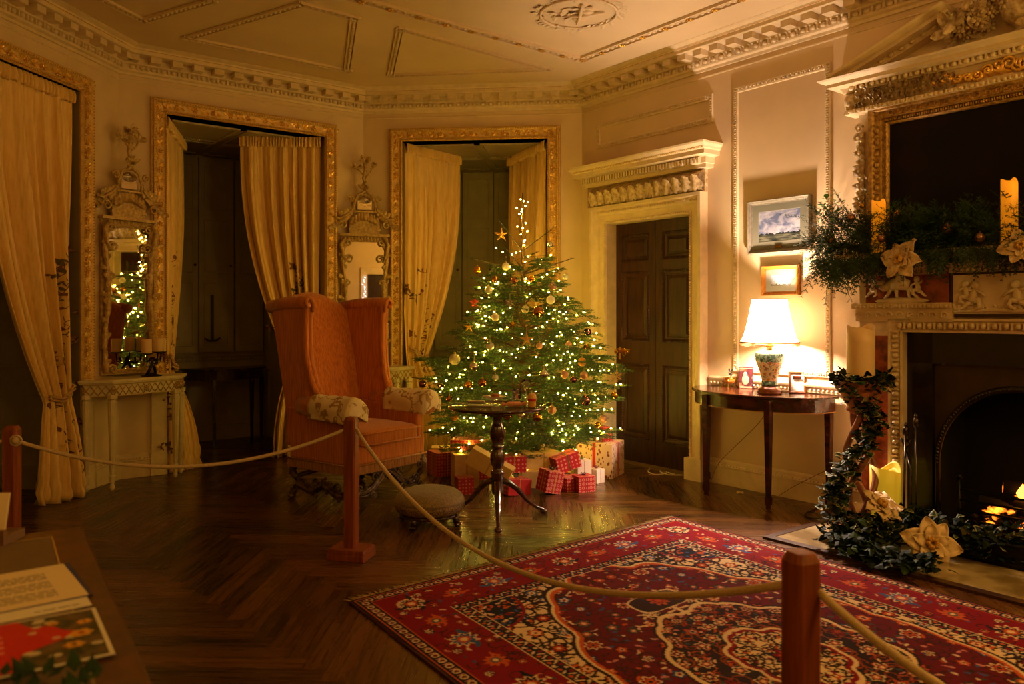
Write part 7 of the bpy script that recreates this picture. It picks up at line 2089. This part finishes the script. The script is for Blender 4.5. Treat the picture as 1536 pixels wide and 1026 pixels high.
def text_lines(t, x0, x1, y0, y1, n, mt, hgt=.0025, seed=1, name='printed_lines', zz=.0012):
    rnd = random.Random(seed); mb = MB()
    for k in range(n):
        y = y1 - (y1 - y0) * (k + .5) / n; x = x0; xe = x1 * (1 if (k % 5) != 4 else .7)
        while x < xe:
            l = rnd.uniform(.008, .026); mb.box(x, min(x + l, xe), y - hgt / 2, y + hgt / 2, zz, zz + .0007); x += l + .004
    mb.build(name, mt, t)
sheet('folder', 'blue folder lying under the cream information sheet on the desk', 'folder', (104, 845), (140, 893), .46, DZ + .003, M_bl, lambda t, w, h: None)
sheet('white_sheet', 'white sheet between the cream page and the red leaflet on the desk', 'paper', (118, 876), (138, 908), .44, DZ + .002, M_wt, lambda t, w, h: text_lines(t, w - .10, w - .02, .01, .03, 1, M_print))
def info(t, w, h):
    text_lines(t, w - .36, w - .05, .03, h - .05, 14, M_print, seed=4)
    mb = MB(); mb.box(w - .36, w - .2, h - .035, h - .028, .0012, .0015); mb.build('printed_heading', M_print, t)
sheet('information_sheet', 'cream page of printed text lying on the blue folder on the desk', 'paper', (95, 846), (133, 892), .44, DZ + .0045, M_cr, info)
def leaflet(t, w, h):
    g = .008; rnd = random.Random(8)
    mb = MB(); mb.box(g, w - g, g, h - g, .0012, .0022); mb.build('dark_photo', mat('leaflet_foliage', '2c3418', .4, col2='6a5438', vscale=30), t)
    mb = MB(); v = [(g, g), (w * .62, g), (w * .66, h * .30), (w * .74, h * .38), (w * .86, h * .48), (w * .93, h * .52), (w * .84, h * .62), (w * .80, h * .74), (w * .70, h * .82), (w * .66, h - g), (g, h - g)]
    mb.prism(v, .0022, .0029); mb.build('red_panel', mat('leaflet_red', 'c01818', .35), t)
    text_lines(t, w * .35, w * .60, h * .25, h * .75, 5, mat('pale_print', 'e0a890', .5), .004, 6, zz=.0029)
    for (x, y, r) in ((.90, .50, .022), (.86, .30, .018), (.93, .72, .014), (.80, .80, .012)):
        mb = MB()
        for k in range(6): a = k * PI / 3; mb.ball(1, T(w * x + r * .6 * math.cos(a), h * y + r * .6 * math.sin(a), .003) @ S(r * .45, r * .3, .0007), 6, 4)
        mb.build('yellow_flower', mat('leaflet_yellow', 'd89a28', .4), t)
    for k in range(12):
        mb = MB(); mb.ball(1, T(w * rnd.uniform(.68, .95), h * rnd.uniform(.08, .92), .0024) @ S(.012, .009, .0007), 6, 4)
        mb.build('pale_bloom', mat('leaflet_pale', 'c0b498', .4), t)
sheet('leaflet', 'red leaflet with a white border and flowers, nearest sheet on the desk', 'leaflet', (143, 912), (173, 981), .40, DZ + .006, M_wt, leaflet)
# display board and its little easel
q = gp(4, 812, DZ)
t = thing('display_board', 'cream display board leaning on a small wooden easel at the desk\'s far left', 'sign', (q.x, q.y, DZ + .0005), ang + R(60))
mb = MB(); mb.box(-.22, .004, -.006, .0, .02, .125, 0, RX(R(-14))); mb.build('board', M_cr, t)
mb = MB(); mb.box(-.22, .03, -.05, .05, .0, .022); mb.box(-.22, .03, -.05, -.035, .02, .04); mb.tube([(-.1, .03, .02), (-.1, .05, .10)], .008, 6); mb.build('easel', mat('easel_wood', '6a4a2c', .5), t)
# greenery at the bottom edge
q = gp(70, 1040, DZ)
t = thing('leaf_sprig', 'few green leaves at the very bottom left of the photo on the desk', 'sprig', (q.x, q.y, DZ + .002), 0)
mb = MB(); rnd = random.Random(2)
for k in range(16):
    s = rnd.uniform(.03, .05); M = T(rnd.uniform(-.09, .07), rnd.uniform(-.03, .03), .006 + rnd.uniform(0, .02)) @ RZ(rnd.uniform(-1.2, 1.2)) @ RX(rnd.uniform(0, .7)); mb.add([(0, 0, 0), (s * .25, s * .4, 0), (0, s, .004), (-s * .25, s * .4, 0)], [(0, 1, 2, 3)], 0, False, M)
mb.build('leaves', M_ivy, t)
mb = MB(); mb.tube([(-.1, 0, .004), (0, .01, .006), (.08, 0, .004)], .002, 5); mb.build('stem', M_bark, t)
# ================================================================= LIGHTS
def point(name, loc, power, col, r=.03):
    l = bpy.data.lights.new(name, 'POINT'); l.energy = power; l.color = col; l.shadow_soft_size = r
    o = bpy.data.objects.new(name, l); C.objects.link(o); o.location = loc; return o
point('ambient_fill_right', (2.5, .7, 2.6), 75, (1, .58, .12), .3)  # amber fill added for the ambient glow, out of view, no fixture modelled
point('ambient_fill_fireside', (3.75, 3.1, 2.2), 80, (1, .60, .15), .25)  # unseen fill added on the fireplace side to carry the ambient light
point('ambient_fill_rear_left', (-1.9, 1.35, 2.3), 12, (1, .58, .10), .3)  # weaker added fill at rear left, a bare light out of view
lp = WR.w(2.347, -.25, 0)
w = bpy.data.worlds.new('night'); SC.world = w; w.use_nodes = True
w.node_tree.nodes['Background'].inputs[0].default_value = (0, 0, 0, 1)
